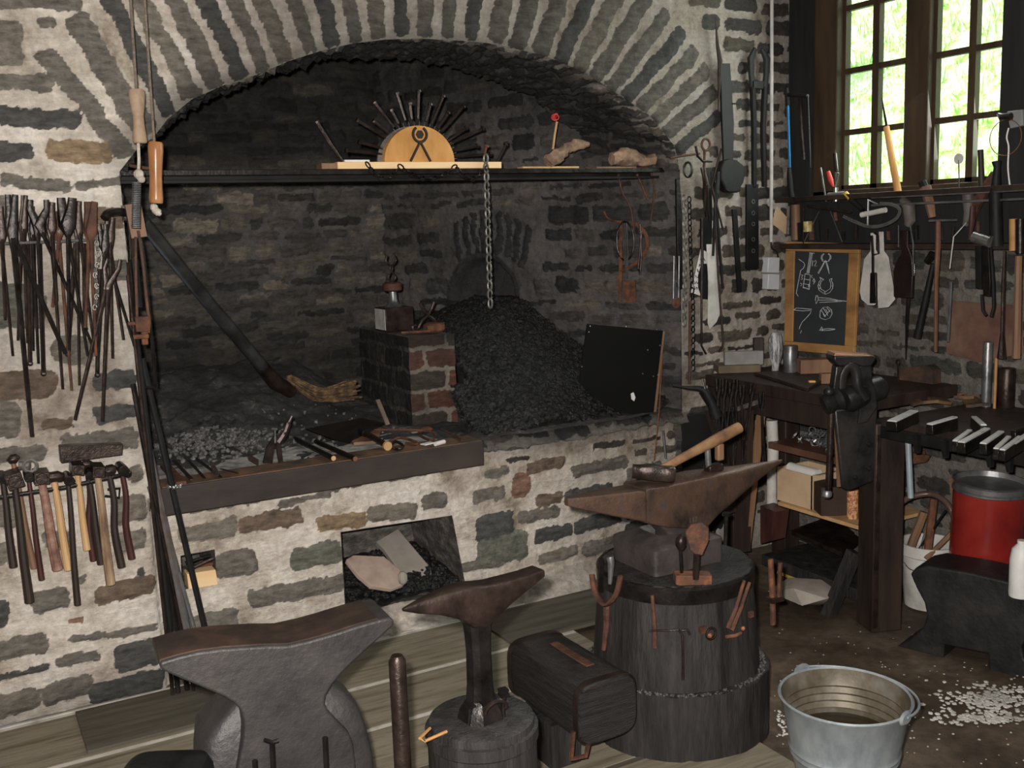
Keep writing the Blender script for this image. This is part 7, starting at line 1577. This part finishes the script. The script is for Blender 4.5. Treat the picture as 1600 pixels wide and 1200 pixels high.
# --- hanging below the rack
xh = 3.40
wp([(1360,364),(1368,364),(1368,390),(1372,398),(1372,470),(1366,477),(1356,477),(1346,468),(1343,455),(1350,405),(1360,392)], xh, .003, WHITED, 'sole_template', 'pale sole shaped template hanging right of the blackboard, the left one', 'template')
wp([(1373,362),(1380,362),(1381,392),(1388,402),(1396,450),(1398,468),(1388,480),(1372,482),(1371,470),(1371,398)], xh+.006, .003, WHITED, 'sole_template', 'pale sole shaped template hanging right of the blackboard, the right one', 'template')
T = thing('narrow_spatula', 'dark narrow spatula hanging in front of the pale templates', 'spatula', onX(1363, 475, xh-.03)); MB().tube([onX(1362,368,xh-.03), onX(1364,400,xh-.03), onX(1364,428,xh-.03)], .006, 6).build('shaft', IRON, T); MB().prism([onX(a, b, xh-.035) for a, b in [(1359,426),(1368,426),(1369,474),(1358,474)]], (.012, 0, 0)).build('blade', IRON, T, bevel=.004); MB().tube([onX(1366,364,xh-.03), onX(1372,368,xh-.03), onX(1373,396,xh-.03), onX(1366,398,xh-.03)], .004, 6).build('hook', IRON, T)
T = thing('wide_spade', 'wide dark brown blade tool with long pointed tail hanging below the drawknife', 'blade tool', onX(1411, 466, xh)); MB().prism([onX(a, b, xh) for a, b in [(1405,360),(1418,360),(1418,385),(1424,400),(1426,425),(1424,466),(1396,464),(1395,424),(1400,408),(1408,396)]], (.014, 0, 0)).build('blade', mat('deep_brown_iron', [(.012,.008,.008), (.03,.016,.014)], 10, .4, .3, .2), T, bevel=.003); MB().tube([onX(1419,466,xh), onX(1417,500,xh), onX(1415,562,xh)], [.008, .007, .0015], 6).build('tail', IRON, T)
wp([(1424,413),(1429,412),(1429,430),(1425,432)], xh-.01, .004, STEEL, 'bright_tag', 'small bright metal tag beside the wide dark blade', 'tag')
wt_([(1422,350),(1427,380),(1427,412)], 1.2, xh-.01, STEELG, 'thin_hook', 'thin steel hook carrying the bright tag', 'hook', 5)
T = thing('long_hammer', 'hammer with long black handle slanting left under the rack', 'hammer', onX(1432, 528, xh)); MB().tube([onX(1458,412,xh), onX(1446,470,xh), onX(1433,528,xh)], [.009, .013, .015], 10).build('handle', BLACK, T); MB().tube([onX(1448,410,xh), onX(1456,398,xh), onX(1466,402,xh)], [.012, .017, .014], 10).build('head', IRON, T)
wt_([(1466,345),(1466,380),(1463,440),(1462,550)], [4,4.5,3.5,3], xh-.02, mat('reddish_bar', [(.10,.05,.035), (.2,.10,.065)], 10, .4, .3, .2), 'reddish_bar', 'long reddish brown bar hanging left of the short bright bar', 'bar', 8)
wt_([(1486,440),(1484,480),(1481,534)], [2.4,2.6,2.2], xh-.01, STEELG, 'short_bar', 'short bright edged bar hanging right of the long reddish bar', 'bar', 6)
wp([(1523,385),(1532,385),(1533,452),(1524,450)], xh-.01, .012, BLACK, 'black_plate_tool', 'black flat tool hanging left under the shiny cylinder', 'flat tool'); wp([(1534,382),(1544,384),(1547,440),(1546,463),(1536,462)], xh-.02, .012, IRON, 'dark_plate_tool', 'second dark flat tool hanging under the shiny cylinder', 'flat tool')
wt_([(1522,370),(1548,378)], 9, xh-.03, STEEL, 'shiny_cylinder', 'shiny steel cylinder lying across the hooks under the rack', 'cylinder', 18)
wt_([(1534,460),(1536,485),(1541,493)], 2.6, xh, BLACK, 'u_rod', 'black rod hanging below the black flat tool, left', 'rod'); wt_([(1547,380),(1552,440),(1553,480),(1549,495)], 2.8, xh, BLACK, 'u_rod', 'black bent rod hanging right of the dark flat tools', 'rod')
wt_([(1570,392),(1568,440),(1566,520),(1565,560)], [2,3.2,3,7], xh, IRONB, 'long_punch', 'long brown punch with wide end hanging before the rusty sheet', 'punch')
T = thing('ochre_hammer', 'hammer with reddish handle and ochre head at the right edge under the rack', 'hammer', onX(1588, 560, xh)); MB().tube([onX(1592,400,xh), onX(1590,480,xh), onX(1588,560,xh)], [.012, .014, .015], 8).build('handle', WOODB, T); MB().tube([onX(1583,342,xh), onX(1583,392,xh)], .014, 10).build('ochre_grip', FRAMEW, T); MB().tube([onX(1594,342,xh), onX(1594,396,xh)], .016, 10).build('head', IRON, T)
wp([(1482,470),(1596,478),(1598,552),(1530,566),(1478,552)], 3.585, .006, mat('rusty_sheet', [(.06,.035,.03), (.12,.06,.045), (.17,.10,.07), (.09,.075,.075)], 4, .7, .1, .2), 'rusty_sheet', 'large rusty brown sheet fixed on the wall behind the hanging tools', 'sheet metal')
wt_([(1404,352),(1404,386),(1402,382)], .8, 3.38, STEELG, 'thin_hanger', 'thin wire hanger right of the blackboard', 'wire', 5)
# --- hacksaw and things left of the window
T = thing('hacksaw', 'hacksaw with blue bar and black grip hanging left of the window', 'saw', onX(1237, 318, 3.46)); x_ = 3.46
MB().tube([onX(1231,162,x_), onX(1234,262,x_)], .006, 8).build('blue_bar', BLUE, T); MB().tube([onX(1229,138,x_), onX(1231,165,x_)], .011, 8).tube([onX(1231,148,x_), onX(1262,150,x_)], .009, 6).tube([onX(1262,150,x_), onX(1266,262,x_)], .004, 6).build('frame', BLACK, T); MB().tube([onX(1233,262,x_), onX(1234,278,x_), onX(1236,300,x_), onX(1240,318,x_)], [.008, .014, .013, .016], 10).build('grip', BLACK, T)
wt_([(1250,152),(1252,200),(1256,250)], 3, 3.53, IRONB, 'dark_strap', 'dark strap hanging behind the hacksaw', 'strap'); wt_([(1232,322),(1231,366)], 2.4, 3.5, STEEL, 'bright_rod', 'short bright rod hanging below the hacksaw', 'rod')
wt_([(1243,320),(1244,375)], 7, 3.52, WOODB, 'brown_tube', 'brown tube standing below the hacksaw grip', 'tube', 12)
T = thing('junction_box', 'grey junction box with a clamp and hanging white cord right of the window', 'junction box', onX(1586, 200, 3.55)); MB().prism([onX(a, b, 3.53) for a, b in [(1573,174),(1597,171),(1598,196),(1578,201)]], (.03, 0, 0)).build('box', mat('grey_box_dark', [(.16,.17,.17), (.24,.25,.25)], 6, .5), T, bevel=.003)
MB().tube([onX(1559,178,3.5), onX(1565,183,3.5), onX(1580,182,3.5)], [.005, .014, .014], 8).build('clamp', IRONB, T); MB().tube(curve_pts([onX(1576,200,3.5), onX(1573,215,3.5), onX(1576,230,3.5), onX(1575,262,3.5), onX(1578,292,3.5)], 5), .003, 6).build('white_cord', PAPER, T)
m = MB().ring(onX(1571, 215, 3.5), .065, .0018, (1, 0, 0), 30, 5); solo('wire_coil', m, COPPER, 'thin copper wire loop hanging at the right side of the window', 'wire')
# ------------------------------------------------------------------ camera, light, world
cam = bpy.data.cameras.new('camera'); co = bpy.data.objects.new('camera', cam); COL.objects.link(co)
cam.sensor_fit = 'HORIZONTAL'; cam.sensor_width = 36; cam.lens = 36*FPX/1600; cam.clip_start = .05
co.matrix_world = Matrix(((CR.x, CU.x, -CF.x, 0), (CR.y, CU.y, -CF.y, 0), (CR.z, CU.z, -CF.z, EYE), (0, 0, 0, 1)))
scene.camera = co
def light(name, kind, loc, target, energy, size=.05, color=(1, 1, 1), size_y=None):
    l = bpy.data.lights.new(name, kind); l.energy = energy; l.color = color
    if kind == 'AREA':
        l.size = size
        if size_y: l.shape = 'RECTANGLE'; l.size_y = size_y
    elif kind == 'SUN': l.angle = size
    else: l.shadow_soft_size = size
    o = bpy.data.objects.new(name, l); COL.objects.link(o); o.location = loc
    o.rotation_euler = (V(target)-V(loc)).to_track_quat('-Z', 'Y').to_euler(); return o
fl = CP - CR*.045 + CU*.05
light('camera_flash', 'AREA', fl, fl+ray(720, 640)*3, 150, .035, (1, .955, .90))
light('daylight_fill', 'AREA', (WX-.06, 2.95, 2.35), (0, 2.6, 1.7), 24, 1.0, (.93, 1, .93), 1.1)  # added fill at the window, on top of the sky light entering there
light('overhead_fill', 'AREA', (1.6, .9, ZC-.05), (1.7, 2.2, 0), 20, 1.6, (1, .96, .9))  # broad unseen area light under the ceiling, fills the room
light('sun', 'SUN', (3, 0, 8), (7, 2, 3), 6.0, .02, (1, .97, .9))
w = bpy.data.worlds.new('world'); scene.world = w; w.use_nodes = True
bg = w.node_tree.nodes['Background']; bg.inputs[0].default_value = (.80, .9, 1, 1); bg.inputs[1].default_value = 3.2
vs = scene.view_settings; vs.view_transform = 'Standard'; vs.look = 'None'; vs.exposure = 0; vs.gamma = 1; vs.use_curve_mapping = False
